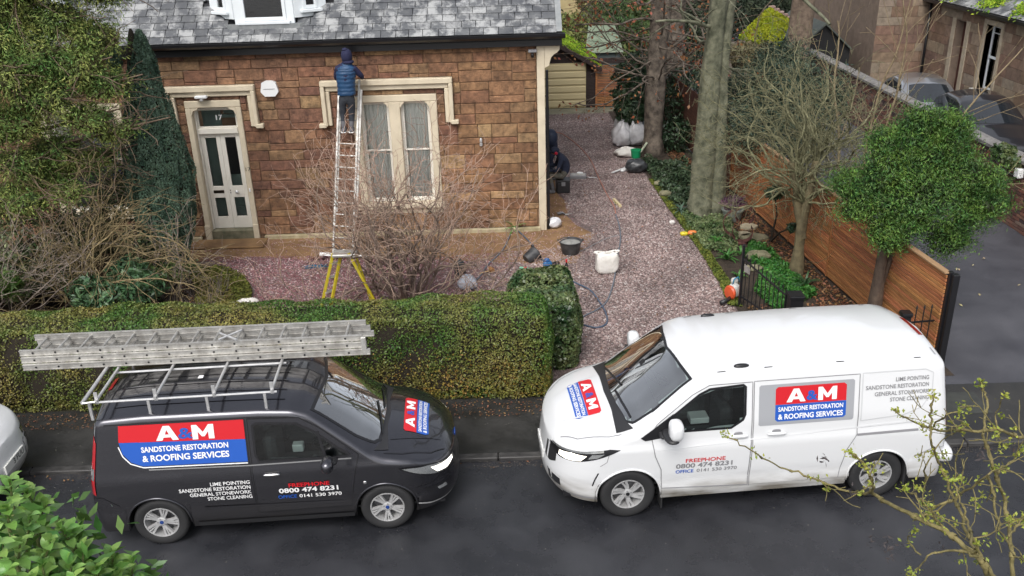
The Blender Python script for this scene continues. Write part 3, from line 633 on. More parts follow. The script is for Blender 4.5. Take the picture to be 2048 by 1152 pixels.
MB().prism([Vector((bx0-.2, dyb+2.5, zt))-HO, Vector((bx0-.2, dyb, zt))-HO, Vector((dx0-.1, dyf-.15, zt))-HO, Vector((dx1+.1, dyf-.15, zt))-HO, Vector((bx1+.2, dyb, zt))-HO, Vector((bx1+.2, dyb+2.5, zt))-HO], (0, 0, .15)).build('dormer_roof', mt_lead, dor)
# second dormer by the left edge, mostly hidden by the conifer
pL = roofpt(70, 30); dor2 = link('dormer', MB().box(Vector((pL.x-.8, pL.y-.1, pL.z-.3))-HO, Vector((pL.x+.7, pL.y+2, pL.z-.05))-HO).mesh('dormer', mt_lead), house)
wallwin((pL.x-.8, pL.y-.1), (pL.x+.7, pL.y-.1), pL.z-.05, pL.z+1.8, dor2)
MB().box(Vector((pL.x-.8, pL.y+.1, pL.z-.05))-HO, Vector((pL.x+.7, pL.y+2, pL.z+1.9))-HO).build('dormer_cheek', mt_lead, dor2)
# things fixed to the wall
def fixed(name, label, cat, x, z): return thing(name, label, cat, (x, HY-.02, z))
al = MB().prism([(-.16+.05, 0, -.16), (.16-.05, 0, -.16), (.19, 0, -.06), (.15, 0, .13), (.06, 0, .17), (-.06, 0, .17), (-.15, 0, .13), (-.19, 0, -.06)], (0, -.09, 0)).build('alarm_box', MT['white'], None, loc=(-5.04, HY-.0, 3.4))
tag(al, 'white hexagonal burglar alarm box on the sandstone wall beside the door', 'alarm box')
MB().box((-.12, -.097, -.004), (.12, -.088, .006)).build('slot', MT['gprint'], al)
lt = fixed('security_light', 'small pale security floodlight above the front door', 'lamp', -6.5, 3.27)
MB().box((-.05, -.05, -.05), (.05, .02, .05), c=.01).build('mount', MT['metal'], lt); MB().box((-.13, -.16, -.02), (.13, -.04, .04), c=.015).build('lamp_head', MT['white'], lt); MB().lathe([(.0, -.07), (.04, -.06), (.045, -.03), (.03, 0)], 12, M=Matrix.Translation((0, -.1, -.02))).build('sensor', MT['metal'], lt, smooth=True)
lt = fixed('security_light', 'dark security light high on the corner of the house wall', 'lamp', .58, 4.0)
MB().box((-.09, -.14, 0), (.09, .0, .06), c=.01).build('lamp_head', MT['gprint'], lt); MB().lathe([(.0, -.12), (.03, -.11), (.035, -.05), (.02, 0)], 12, M=Matrix.Translation((0, -.07, 0))).build('sensor', MT['black'], lt, smooth=True)
tp = fixed('wall_tap', 'small dark outdoor tap fixing on the wall right of the window', 'tap', -.58, 2.1)
MB().lathe([(.02, -.09), (.035, -.08), (.035, -.03), (.02, -.02), (.03, .0), (.03, .06), (.015, .09)], 12, M=Matrix.Translation((0, -.04, 0))).build('body', MT['metal'], tp, smooth=40); MB().box((-.015, -.03, -.1), (.015, .03, .1), c=.005).build('bracket', MT['black'], tp)
# ================================================================ VANS
def interp_s(pts, win=.09):
    xs = np.arange(-.2, 6, .01); y = np.interp(xs, [p[0] for p in pts], [p[1] for p in pts]); k = max(1, int(win/.01)); ker = np.hanning(k+2)[1:-1]; ker /= ker.sum()
    yp = np.convolve(np.pad(y, k, mode='edge'), ker, mode='same')[k:-k]
    return lambda u: float(np.interp(u, xs, yp))
def superell(name, c, r, mat, parent, n=2.6, M=None, seg=18, smooth=True):
    vs = []; fs = []; e = 2/n
    f = lambda q: math.copysign(abs(q)**e, q)
    for i in range(seg//2+1):
        a = -PI/2+PI*i/(seg//2)
        for j in range(seg):
            b = 2*PI*j/seg; vs.append(Vector((c[0]+r[0]*f(math.cos(a))*f(math.cos(b)), c[1]+r[1]*f(math.cos(a))*f(math.sin(b)), c[2]+r[2]*f(math.sin(a)))))
    for i in range(seg//2):
        for j in range(seg): fs.append((i*seg+j, i*seg+(j+1) % seg, (i+1)*seg+(j+1) % seg, (i+1)*seg+j))
    if M is not None: vs = [M @ v for v in vs]
    return MB().add(vs, fs).build(name, mat, parent, smooth)
class Van:
    def __init__(s, L, W, zc, ze, g, zsill, axles, R, lean, leanr, af=.75, nf=3.2, ar=.2, nr=3.):
        s.L, s.W, s.zsill, s.axles, s.R = L, W, zsill, axles, R; s.zc = interp_s(zc); s.ze = interp_s(ze); s.g = interp_s(g, .045); s.ln = interp_s(lean, .06); s.lnr = interp_s(leanr, .06)
        s.af, s.nf, s.ar, s.nr = af, nf, ar, nr
        us = [0.]
        for i in range(1, 20): ph = PI/2*i/20; us.append(af*(1-math.cos(ph)**(2/nf)))
        u = af
        while u < L-ar: us.append(u); u += .05
        for i in range(0, 11): ph = PI/2*i/10; us.append(L-ar*(1-(1-math.sin(ph)**(2/nr))) if False else L-ar+ar*math.sin(ph)**(2/nr) if i else L-ar)
        for ax in axles:
            us = [q for q in us if abs(q-ax) > R+.004]+[ax+R*math.cos(PI*i/26) for i in range(27)]
        s.us = sorted(set(round(q, 4) for q in us))
    def wh(s, u):
        if u < s.af: t = 1-max(u, 0)/s.af; return s.W*max(0, 1-t**s.nf)**(1/s.nf)
        if u > s.L-s.ar: t = (min(u, s.L)-(s.L-s.ar))/s.ar; return s.W*max(0, 1-t**s.nr)**(1/s.nr)
        return s.W
    def lean(s, u, z):
        d = 0
        if u < s.af*1.6: d += s.ln(z)*(1-max(u, 0)/(s.af*1.6))**1.6
        if u > s.L-1: d -= s.lnr(z)*((u-s.L+1))**2
        return d
    def side(s, u, z, sd, off=0.):
        return Vector((-(u+s.lean(u, z)), sd*(s.wh(u)*s.g(z)+off), z))
    def top(s, u, w, off=0.):
        ze, zc = s.ze(u), s.zc(u); ws = max(s.wh(u)*s.g(ze), .001); z = ze+(zc-ze)*(1-min(1, abs(w)/ws)**2.2)
        return Vector((-(u+s.lean(u, z)), w, z+off))
    def body(s, mats, parent, sidecut=(), topcut=(), NS=20, NF=5, NT=14):
        rings = []; par = []
        for u in s.us:
            zb = s.zsill
            if u < .35: zb = s.zsill+.03*(1-u/.35)
            for ax in s.axles:
                if abs(u-ax) < s.R: zb = max(zb, .33+math.sqrt(max(0, s.R**2-(u-ax)**2)))
            ze, zc, wh = s.ze(u), s.zc(u), s.wh(u); ws = wh*s.g(ze); r = min(.062, .45*ws+.0005, (ze-zb)*.3)
            ring = []; pp = []
            for j in range(NS+1):
                z = zb+(ze-r-zb)*j/NS; ring.append((wh*s.g(z), z)); pp.append(('s', u, z))
            p0 = ring[-1]; wt = ws-r; zt = ze+(zc-ze)*(1-(wt/ws)**2.2) if ws > 1e-3 else ze
            for j in range(1, NF):
                t = j/NF; ring.append(((1-t)**2*p0[0]+2*t*(1-t)*ws+t*t*wt, (1-t)**2*p0[1]+2*t*(1-t)*(ze+.006)+t*t*zt)); pp.append(('f', u, ring[-1][0]))
            for j in range(NT+1):
                w_ = wt*(1-j/NT); z = ze+(zc-ze)*(1-(w_/ws)**2.2) if ws > 1e-3 else zc
                ring.append((w_, z)); pp.append(('t', u, w_))
            rings.append([(-(u+s.lean(u, z)), w_, z) for w_, z in ring]); par.append(pp)
        n = len(rings[0]); full = []
        for sd in (-1, 1):
            for i in range(len(rings)-1):
                for j in range(n-1):
                    a = par[i][j]; b = par[i+1][j+1]; uc = (a[1]+b[1])/2; cut = False
                    if a[0] == 's' and b[0] == 's':
                        q = np.array([[uc, (a[2]+b[2])/2]])
                        cut = any(inpoly(q, p)[0] for p in sidecut)
                    elif topcut:
                        q = np.array([[uc, (rings[i][j][1]+rings[i+1][j+1][1])/2]]); cut = any(inpoly(q, p)[0] for p in topcut)
                    if not cut: full.append((sd, i, j))
        vs = []; 
        for sd in (-1, 1):
            for r in rings: vs += [(p[0], sd*p[1], p[2]) for p in r]
        base = len(rings)*n; fs = []
        for sd, i, j in full:
            o = 0 if sd < 0 else base; q = (o+i*n+j, o+(i+1)*n+j, o+(i+1)*n+j+1, o+i*n+j+1); fs.append(q if sd > 0 else q[::-1])
        me = bpy.data.meshes.new('body'); me.from_pydata(vs, [], fs); me.materials.append(mats)
        bm = bmesh.new(); bm.from_mesh(me); bmesh.ops.remove_doubles(bm, verts=bm.verts, dist=.0008); bmesh.ops.delete(bm, geom=[v for v in bm.verts if not v.link_faces], context='VERTS')
        bmesh.ops.recalc_face_normals(bm, faces=bm.faces); bm.to_mesh(me); bm.free()
        me.polygons.foreach_set('use_smooth', [True]*len(me.polygons)); me.update()
        return link('body', me, parent)
    def patch(s, name, poly, mat, parent, kind='side', sd=-1, off=.003, holes=(), sp=.05, thick=0.):
        def dens(p):
            o = []
            for i in range(len(p)):
                a = Vector(p[i]); b = Vector(p[(i+1) % len(p)]); k = max(1, int((b-a).length/sp+.5)); o += [a.lerp(b, t/k) for t in range(k)]
            return o
        vs = []; es = []
        for p in (poly, *holes):
            d = dens(p); n0 = len(vs); vs += d; es += [(n0+i, n0+(i+1) % len(d)) for i in range(len(d))]
        P = np.array(poly); lo, hi = P.min(0), P.max(0); gx = np.arange(lo[0]+sp*.6, hi[0], sp); gy = np.arange(lo[1]+sp*.6, hi[1], sp)
        if len(gx) and len(gy):
            g = np.stack(np.meshgrid(gx, gy), -1).reshape(-1, 2); B = np.array([tuple(v) for v in vs]); g = g[inpoly(g, poly)]
            if len(g): g = g[np.min(np.linalg.norm(g[:, None]-B[None], axis=2), 1) > sp*.4]
            vs += [Vector(q) for q in g]
        r = geometry.delaunay_2d_cdt(vs, es, [], 1, 1e-5); V2, _, F2 = r[0], r[1], r[2]
        fs = []
        for f in F2:
            c = np.array([[sum(V2[i].x for i in f)/len(f), sum(V2[i].y for i in f)/len(f)]])
            if inpoly(c, poly)[0] and not any(inpoly(c, h)[0] for h in holes): fs.append(tuple(f))
        return s.place(name, [tuple(v) for v in V2], fs, mat, parent, kind, sd, off)
    def place(s, name, v2, fs, mat, parent, kind, sd, off, smooth=True):
        if kind == 'side': vs = [s.side(a, b, sd, off) for a, b in v2]
        else: vs = [s.top(a, b, off) for a, b in v2]
        ref = Vector((0, sd, 0)) if kind == 'side' else Vector((.0, 0, 1)); out = []
        for f in fs:
            n = (vs[f[1]]-vs[f[0]]).cross(vs[f[2]]-vs[f[1]])
            if kind == 'side' and abs(n.normalized().y if n.length else 0) < .3: flip = n.x < 0
            else: flip = n.dot(ref) < 0
            out.append(f[::-1] if flip else f)
        me = bpy.data.meshes.new(name); me.from_pydata(vs, [], out); me.materials.append(mat)
        if smooth: me.polygons.foreach_set('use_smooth', [True]*len(me.polygons))
        me.update(); return link(name, me, parent)
    def text(s, name, txt, size, mat, parent, at, kind='side', sd=-1, off=.006, bold=.035, sx=1.15, width=None, rot=0., align='CENTER', shear=0.):
        v, f = text_geo(txt, size*.9, bold*.8, 1., shear, align)
        xs = [p[0] for p in v]; wd = max(xs)-min(xs); k = width/wd if width else sx
        v2 = []
        for x, y, z in v:
            x *= k; xr = x*math.cos(rot)-y*math.sin(rot); yr = x*math.sin(rot)+y*math.cos(rot)
            if kind == 'side': v2.append((at[0]+xr*sd, at[1]+yr))
            else: v2.append((at[0]+yr, at[1]+xr))
        return s.place(name, v2, f, mat, parent, kind, sd, off, False)
    def block(s, name, ch, at, wd, ht, mat, parent, kind='side', sd=-1, off=.009, rot=0.):
        if ch == 'A': polys = ([(-.5, 0), (-.14, 1), (.14, 1), (.5, 0), (.22, 0), (.16, .2), (-.16, .2), (-.22, 0)], [(-.09, .40), (.09, .40), (0, .72)])
        else: polys = ([(-.5, 0), (-.5, 1), (-.27, 1), (0, .48), (.27, 1), (.5, 1), (.5, 0), (.24, 0), (.24, .52), (.06, .18), (-.06, .18), (-.24, .52), (-.24, 0)],)
        out = []
        for p in polys:
            o = []
            for x, y in p:
                x *= wd; y = (y-.5)*ht; xr = x*math.cos(rot)-y*math.sin(rot); yr = x*math.sin(rot)+y*math.cos(rot)
                o.append((at[0]+xr*sd, at[1]+yr) if kind == 'side' else (at[0]+yr, at[1]+xr))
            out.append(o)
        return s.patch(name, out[0], mat, parent, kind, sd, off, out[1:], sp=.06)
    def ribbon(s, name, pts, wd, mat, parent, kind='side', sd=-1, off=.0035, closed=False):
        P = [Vector(p) for p in pts]; d = []
        for i in range(len(P)-(0 if closed else 1)):
            a, b = P[i], P[(i+1) % len(P)]; k = max(1, int((b-a).length/.04)); d += [a.lerp(b, t/k) for t in range(k)]
        if not closed: d.append(P[-1])
        v2 = []; fs = []; N = len(d)
        for i, p in enumerate(d):
            t = (d[(i+1) % N]-d[i-1]) if closed else (d[min(i+1, N-1)]-d[max(i-1, 0)]); t = t.normalized() if t.length else Vector((1, 0)); q = Vector((-t.y, t.x))*wd/2; v2 += [tuple(p+q), tuple(p-q)]
        for i in range(N if closed else N-1): j = (i+1) % N; fs.append((2*i, 2*j, 2*j+1, 2*i+1))
        return s.place(name, v2, fs, mat, parent, kind, sd, off)
    def wheel(s, ax, sd, parent, rad, mtyre, mrim, style, hubm, rim_r=.21):
        w_ = bpy.data.objects.new('wheel', None); COL.objects.link(w_); w_.parent = parent; w_.empty_display_size = .1
        w_.location = (-ax, sd*(s.W-.035), rad); w_.rotation_euler = (0, rs.random()*.6, 0)
        A = Matrix.Rotation(-sd*PI/2, 4, 'X')   # lathe z -> outward
        t = MB(); tw = .21
        prof = [(rim_r-.005, -tw), (rad-.05, -tw), (rad-.012, -tw+.02), (rad, -tw+.045), (rad, -.045), (rad-.010, -.018), (rad-.03, -.004), (rad-.05, .0), (rim_r+.012, -.006), (rim_r-.002, -.016)]
        t.lathe(prof, 48, M=A, cap=False); t.build('tyre', mtyre, w_, smooth=50)
        MB().lathe([(rim_r, -.02), (rim_r-.004, -.008), (rim_r-.016, -.010), (rim_r-.02, -.05), (rim_r-.035, -.17), (rim_r-.04, -tw)], 40, M=A, cap=False).build('rim', mrim, w_, smooth=40)
        sp = MB(); r0, r1 = .03, rim_r-.014
        for k in range(style[0]):
            a = 2*PI*k/style[0]
            for q in style[1]:
                Mx = A @ Matrix.Rotation(a, 4, 'Z'); a0, a1 = q[0], q[1]; w0, w1 = q[2], q[3]
                def pt(r, an, dz): return Mx @ Vector((r*math.cos(an), r*math.sin(an), dz))
                prs = []
                for r, an, wd, zt in ((r0, a0, w0, -.028), ((r0+r1)/2, (a0+a1)/2, (w0+w1)/2, -.022), (r1, a1, w1, -.012)):
                    da = wd/r/2; prs.append([pt(r, an-da, zt-.03), pt(r, an-da*.8, zt), pt(r, an+da*.8, zt), pt(r, an+da, zt-.03)])
                vs = sum(prs, []); fs = [(i*4+j, i*4+(j+1) % 4, (i+1)*4+(j+1) % 4, (i+1)*4+j) for i in range(2) for j in range(4)]; sp.add(vs, fs)
        sp.build('spokes', mrim, w_, smooth=30)
        MB().lathe([(.062, -.05), (.062, -.026), (.05, -.02), (.0, -.018)], 20, M=A).build('hub', mrim, w_, smooth=30)
        MB().lathe([(.024, -.02), (.024, -.012), (0, -.011)], 16, M=A).build('badge', hubm, w_, smooth=30)
        nuts = MB()
        for k in range(5): nuts.lathe([(.009, -.03), (.009, -.012), (0, -.011)], 8, M=A @ Matrix.Rotation(2*PI*(k+.5)/5, 4, 'Z') @ Matrix.Translation((.045, 0, 0)))
        nuts.build('wheel_nuts', MT['gprint'], w_)['kind'] = 'stuff'
        MB().lathe([(0, -.12), (rim_r-.04, -.12)], 24, M=A).build('brake_disc', MT['gprint'], w_)
        return w_
    def lips(s, parent, mat):
        for ax in s.axles:
            for sd in (-1, 1):
                pts = []
                for i in range(25):
                    th = PI*i/24; u = ax+s.R*math.cos(th); z = .33+s.R*math.sin(th); pts.append(s.side(u, z, sd, .002))
                MB().tube(pts, .013, 6).build('arch_lip', mat, parent, smooth=True)
                ln = MB(); vs = []; fs = []
                for i in range(17):
                    th = -.25+(PI+.5)*i/16; u = ax+(s.R+.012)*math.cos(th); z = .33+(s.R+.012)*math.sin(th); vs += [(-u, sd*(s.W-.03), z), (-u, sd*(s.W-.34), z)]
                fs = [(2*i, 2*i+2, 2*i+3, 2*i+1) for i in range(16)]; ln.add(vs, fs); ln.build('arch_liner', MT['rubber'], parent, smooth=True)
        MB().box((-s.L+.15, -s.W*.8, s.zsill+.02), (-.2, s.W*.8, s.zsill+.05)).build('underfloor', MT['black'], parent)
    def interior(s, parent, ub, belt, ws_u, dark=MT['interior'], seatm=None):
        """dashboard, wheel, seats and bulkhead behind the windows"""
        seatm = seatm or M_('seat_cloth', (.06, .06, .066), .85)
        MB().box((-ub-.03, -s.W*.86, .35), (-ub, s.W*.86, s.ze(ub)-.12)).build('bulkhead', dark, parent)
        MB().box((-ub, -s.W*.84, .38), (-1.0, s.W*.84, .42)).build('cab_floor', dark, parent)
        MB().prism([(-.98, -s.W*.82, .5), (-.98, -s.W*.82, belt-.03), (-1.22, -s.W*.82, belt-.02), (-1.5, -s.W*.82, belt-.10), (-1.5, -s.W*.82, belt-.3), (-1.3, -s.W*.82, .5)], (0, s.W*1.64, 0)).build('dashboard', M_('dash_plastic', (.035, .037, .04), .6), parent)
        for y in (-.42, .42):
            sx = -(ub-.5); mb = MB(); mb.box((sx-.28, y-.25, .6), (sx+.26, y+.25, .78), c=.05); mb.box((sx-.38, y-.25, .7), (sx-.22, y+.25, 1.28), c=.05); mb.box((sx-.4, y-.14, 1.29), (sx-.28, y+.14, 1.5), c=.05); mb.build('seat', seatm, parent)
        c = Vector((-1.62, -.40, belt-.02)); ax = Vector((-.5, 0, 1)).normalized(); a = Vector((0, 1, 0)); b = ax.cross(a)
        MB().tube([c+a*.18*math.cos(q)+b*.18*math.sin(q) for q in [2*PI*i/20 for i in range(20)]], .014, 6, closed=True).tube([c-a*.18, c, c+a*.18], .018, 6).tube([c, c-b*.18 if (c-b*.18).z < c.z else c+b*.18], .018, 6).build('steering_wheel', MT['blackplastic'], parent, smooth=True)
mt_vglass = glass('vehicle_glass', (.78, .9, .86), .05, f=9.); mt_vdark = glass('tinted_glass', (.72, .82, .79), .1, f=1.6)
def carpaint(name, col, metal=0., rough=.35, dirt=None):
    m = M_(name, col, rough, metal, coat=1., world=False)
    if dirt is not None:
        t = m.node_tree; b = _bsdf(m); g = t.nodes.new('ShaderNodeTexCoord'); sx = t.nodes.new('ShaderNodeSeparateXYZ'); t.links.new(g.outputs['Object'], sx.inputs[0])
        mp = t.nodes.new('ShaderNodeMapping'); mp.inputs['Scale'].default_value = (1.2, 1, 5); t.links.new(g.outputs['Object'], mp.inputs[0])
        n = t.nodes.new('ShaderNodeTexNoise'); n.inputs['Scale'].default_value = 1.8; n.inputs['Detail'].default_value = 9; t.links.new(mp.outputs[0], n.inputs['Vector'])
        r = t.nodes.new('ShaderNodeMapRange'); r.inputs[1].default_value = dirt[1]; r.inputs[2].default_value = .25; t.links.new(sx.outputs[2], r.inputs[0])
        mu = t.nodes.new('ShaderNodeMath'); mu.operation = 'MULTIPLY'; t.links.new(r.outputs[0], mu.inputs[0]); t.links.new(n.outputs['Fac'], mu.inputs[1])
        r2 = t.nodes.new('ShaderNodeMapRange'); r2.inputs[1].default_value = .10; r2.inputs[2].default_value = .55; r2.inputs[4].default_value = dirt[2]; t.links.new(mu.outputs[0], r2.inputs[0])
        mx_ = t.nodes.new('ShaderNodeMixRGB'); mx_.inputs[1].default_value = (*col, 1); mx_.inputs[2].default_value = (*dirt[0], 1); t.links.new(r2.outputs[0], mx_.inputs[0]); t.links.new(mx_.outputs[0], b.inputs['Base Color'])
        q = t.nodes.new('ShaderNodeMapRange'); q.inputs[3].default_value = rough; q.inputs[4].default_value = .75; t.links.new(r2.outputs[0], q.inputs[0]); t.links.new(q.outputs[0], b.inputs['Roughness'])
        q = t.nodes.new('ShaderNodeMapRange'); q.inputs[3].default_value = 1.; q.inputs[4].default_value = .2; t.links.new(r2.outputs[0], q.inputs[0]); t.links.new(q.outputs[0], b.inputs['Coat Weight'])
    return m
def emit(name, col, st):
    m = bpy.data.materials.new(name); m.use_nodes = True; b = _bsdf(m); b.inputs['Base Color'].default_value = (*col, 1); b.inputs['Emission Color'].default_value = (*col, 1); b.inputs['Emission Strength'].default_value = st; b.inputs['Roughness'].default_value = .1; return m
mt_lampon = emit('lit_headlamp', (1, .93, .8), 2.6)
mt_lens = M_('headlamp_chrome', (.6, .62, .62), .12, .8, coat=1)
mt_redlens = M_('red_lens', (.35, .01, .015), .15, coat=1)
mt_badge = M_('badge_blue', (.02, .06, .25), .2, .3)
def sym(fn):
    for sd in (-1, 1): fn(sd)

# ---------------- dark van
dv = thing('van', 'dark grey van with red and blue lettered panel and ladders on its roof rack', 'van', (-.75, 9.90, RZ), .06)
paintD = carpaint('gunmetal_paint', (.055, .055, .066), .85, .22, dirt=((.05, .046, .042), .8, .6))
D = Van(4.42, .9175,
        [(0, .80), (.03, .86), (.10, .93), (.25, 1.0), (.5, 1.08), (.86, 1.15), (1.58, 1.695), (1.78, 1.765), (2.1, 1.805), (2.8, 1.83), (3.7, 1.83), (4.2, 1.80), (4.42, 1.76)],
        [(0, .78), (.05, .82), (.2, .88), (.5, .97), (.85, 1.03), (1.04, 1.09), (1.70, 1.625), (1.9, 1.69), (2.3, 1.715), (3.6, 1.73), (4.2, 1.71), (4.42, 1.66)],
        [(.2, .93), (.3, .965), (.42, .985), (.5, .975), (.75, .995), (.96, 1.0), (1.02, .978), (1.12, .96), (1.7, .845), (1.9, .80)], .24, (.90, 3.60), .375,
        [(.2, .08), (.35, .0), (.5, 0), (.65, .03), (.8, .05), (1., .16)], [(.3, .02), (.6, 0), (1., .05), (1.7, .22)], af=.8, nf=2.7)
dwin = [(2.34, 1.10), (2.38, 1.20), (2.38, 1.56), (2.33, 1.595), (1.86, 1.565), (1.66, 1.45), (1.40, 1.235), (1.26, 1.135), (1.30, 1.10)]
dws = [(.90, -.62), (.97, -.70), (1.2, -.74), (1.70, -.69), (1.65, -.4), (1.60, 0), (1.65, .4), (1.70, .69), (1.2, .74), (.97, .70), (.90, .62), (.85, .3), (.83, 0), (.85, -.3)]
def shrink(p, d):
    P = np.array(p); n = len(P); out = []; ar = sum(P[i][0]*P[(i+1) % n][1]-P[(i+1) % n][0]*P[i][1] for i in range(n)); sg = 1 if ar > 0 else -1
    for i in range(n):
        a, b, c = P[i-1], P[i], P[(i+1) % n]; t1 = (b-a)/np.linalg.norm(b-a); t2 = (c-b)/np.linalg.norm(c-b); n1 = np.array([-t1[1], t1[0]])*sg; n2 = np.array([-t2[1], t2[0]])*sg
        m = n1+n2; m /= max(np.linalg.norm(m), 1e-6); k = 1/max(.5, m@n1); out.append(tuple(b+m*d*k))
    return out
D.body(paintD, dv, [shrink(dwin, .02)], [shrink(dws, .03)])
D.lips(dv, paintD); D.interior(dv, 2.45, 1.10, 1.2); MB().box((-1.85, -.66, 1.06), (-1.98, -.56, 1.16), c=.01).build('tissue_packet', MT['white'], dv)
ws = D.patch('windscreen', shrink(dws, .025), mt_vglass, dv, 'top', off=.004, sp=.06)
D.patch('seal', dws, MT['black'], ws, 'top', off=.006, holes=[shrink(dws, .035)], sp=.05)
D.patch('cowl', [(.80, -.74), (.83, -.3), (.8, 0), (.83, .3), (.80, .74), (.98, .8), (.90, .64), (.86, .3), (.835, 0), (.86, -.3), (.90, -.64), (.98, -.8)], MT['blackplastic'], dv, 'top', off=.008)
for a, b in (((.88, -.5), (.98, .12)), ((.88, .05), (.96, .6))):
    D.ribbon('wiper', [a, ((a[0]+b[0])/2-.01, (a[1]+b[1])/2), b], .022, MT['black'], dv, 'top', off=.02)
MB().box((-.98, .18, 1.17), (-1.04, .26, 1.2)).build('dashboard_box', MT['white'], dv)
drD = [(2.42, .40), (2.42, 1.64), (1.83, 1.62), (1.60, 1.48), (1.17, 1.12), (1.22, .95), (1.27, .7), (1.32, .42)]
for sd in (-1, 1):
    dr = D.patch('door', drD, paintD, dv, sd=sd, off=.004, holes=[shrink(dwin, .0)])
    D.ribbon('door_gap', drD, .012, MT['black'], dr, sd=sd, off=.0055, closed=True)
    w_ = D.patch('side_window', shrink(dwin, .01), mt_vdark, dv, sd=sd, off=.002)
    D.patch('seal', dwin, MT['black'], w_, sd=sd, off=.006, holes=[shrink(dwin, .028)])
    D.ribbon('window_pillar', [(1.63, 1.44), (1.56, 1.11)], .035, MT['black'], w_, sd=sd, off=.007)
    D.ribbon('bright_strip', [(3.60, 1.10), (2.43, 1.075), (1.26, 1.085)], .016, MT['chrome'], dv, sd=sd, off=.009)
    superell('handle', D.side(2.2, .955, sd, .025), (.10, .018, .016), MT['chrome'], dr)
    D.patch('handle_cup', [(2.27, .92), (2.13, .92), (2.13, .985), (2.27, .985)], MT['black'], dr, sd=sd, off=.0065)
    # sliding door line, body creases, trim
    D.ribbon('sliding_door_gap', [(2.44, .42), (2.45, 1.62), (3.55, 1.63), (3.66, 1.5), (3.70, 1.1), (3.52, .78), (3.22, .55), (3.16, .42)] if sd > 0 else [(2.44, .42), (2.45, 1.64)], .010, MT['black'], dv, sd=sd, off=.0035)
    D.ribbon('body_moulding', [(3.05, .52), (1.42, .49)], .03, paintD, dv, sd=sd, off=.012)
    D.ribbon('sill_trim', [(3.16, .285), (1.3, .275)], .07, MT['blackplastic'], dv, sd=sd, off=.012)
    D.ribbon('gutter_line', [(4.15, 1.665), (2.3, 1.655), (1.95, 1.63)], .012, MT['black'], dv, sd=sd, off=.0035)
    # mirror
    superell('mirror', (-1.52, sd*1.05, 1.12), (.075, .125, .085), paintD, dv, 2.5); superell('mirror_arm', (-1.47, sd*.93, 1.08), (.05, .07, .03), MT['blackplastic'], dv)
    # lamps
    hl = D.patch('headlight', [(.035, .70), (.12, .68), (.30, .735), (.50, .81), (.66, .895), (.55, .895), (.30, .865), (.10, .80), (.03, .765)], mt_lens, dv, sd=sd, off=.006, sp=.03)
    D.patch('lit_lamp', [(.05, .715), (.12, .70), (.24, .74), (.30, .83), (.12, .79), (.05, .765)], mt_lampon, hl, sd=sd, off=.010, sp=.03)
    D.ribbon('lamp_edge', [(.03, .70), (.12, .675), (.30, .73), (.50, .805), (.68, .90), (.55, .90), (.30, .872), (.10, .806), (.03, .77)], .012, MT['black'], hl, sd=sd, off=.009, closed=True)
    fg = D.patch('fog_lamp_surround', [(.12, .44), (.36, .47), (.44, .56), (.2, .55), (.1, .5)], MT['black'], dv, sd=sd, off=.005, sp=.04)
    D.patch('fog_lamp', [(.16, .47), (.26, .48), (.28, .52), (.18, .52)], mt_lens, fg, sd=sd, off=.009, sp=.04)
    tl = D.patch('tail_light', [(4.27, .80), (4.41, .80), (4.41, 1.52), (4.33, 1.55), (4.27, 1.45)], mt_redlens, dv, sd=sd, off=.006, sp=.04)
    D.patch('tail_light_clear', [(4.28, 1.0), (4.405, 1.0), (4.405, 1.14), (4.28, 1.14)], mt_lens, tl, sd=sd, off=.010, sp=.04)
    D.ribbon('bumper_gap', [(4.41, .76), (4.2, .76), (4.02, .62)], .01, MT['black'], dv, sd=sd)
    D.ribbon('bumper_gap', [(.18, .68), (.3, .62), (.50, .60)], .01, MT['black'], dv, sd=sd)
    superell('side_indicator', D.side(1.13, .74, sd, .005), (.022, .008, .022), MT['chrome'], dv)
    D.ribbon('hood_gap', [(.10, sd*.50), (.25, sd*.66), (.6, sd*.78), (.86, sd*.80)], .010, MT['black'], dv, 'top', off=.009)
    D.ribbon('hood_crease', [(.12, sd*.36), (.45, sd*.48), (.78, sd*.56)], .012, paintD, dv, 'top', off=.008)
    D.ribbon('bumper_chrome', [(.02, .33), (.15, .31), (.36, .33), (.52, .37)], .02, MT['metal'], dv, sd=sd, off=.012)
    D.ribbon('upper_grille', [(0, .70), (.02, .70), (.05, .705)], .06, MT['black'], dv, sd=sd, off=.008)
    D.ribbon('lower_grille', [(0, .47), (.02, .47), (.07, .475)], .13, MT['black'], dv, sd=sd, off=.008)
    for ax in D.axles: D.wheel(ax, sd, dv, .326, MT['rubber'], M_('alloy', (.55, .55, .56), .3, .7) if False else MT['metal'], (5, ((-.18, -.10, .028, .03), (.18, .34, .028, .03), (.08, .10, .018, .02))), mt_badge)
superell('badge', (-.045, 0, .80), (.012, .075, .035), mt_badge, dv)
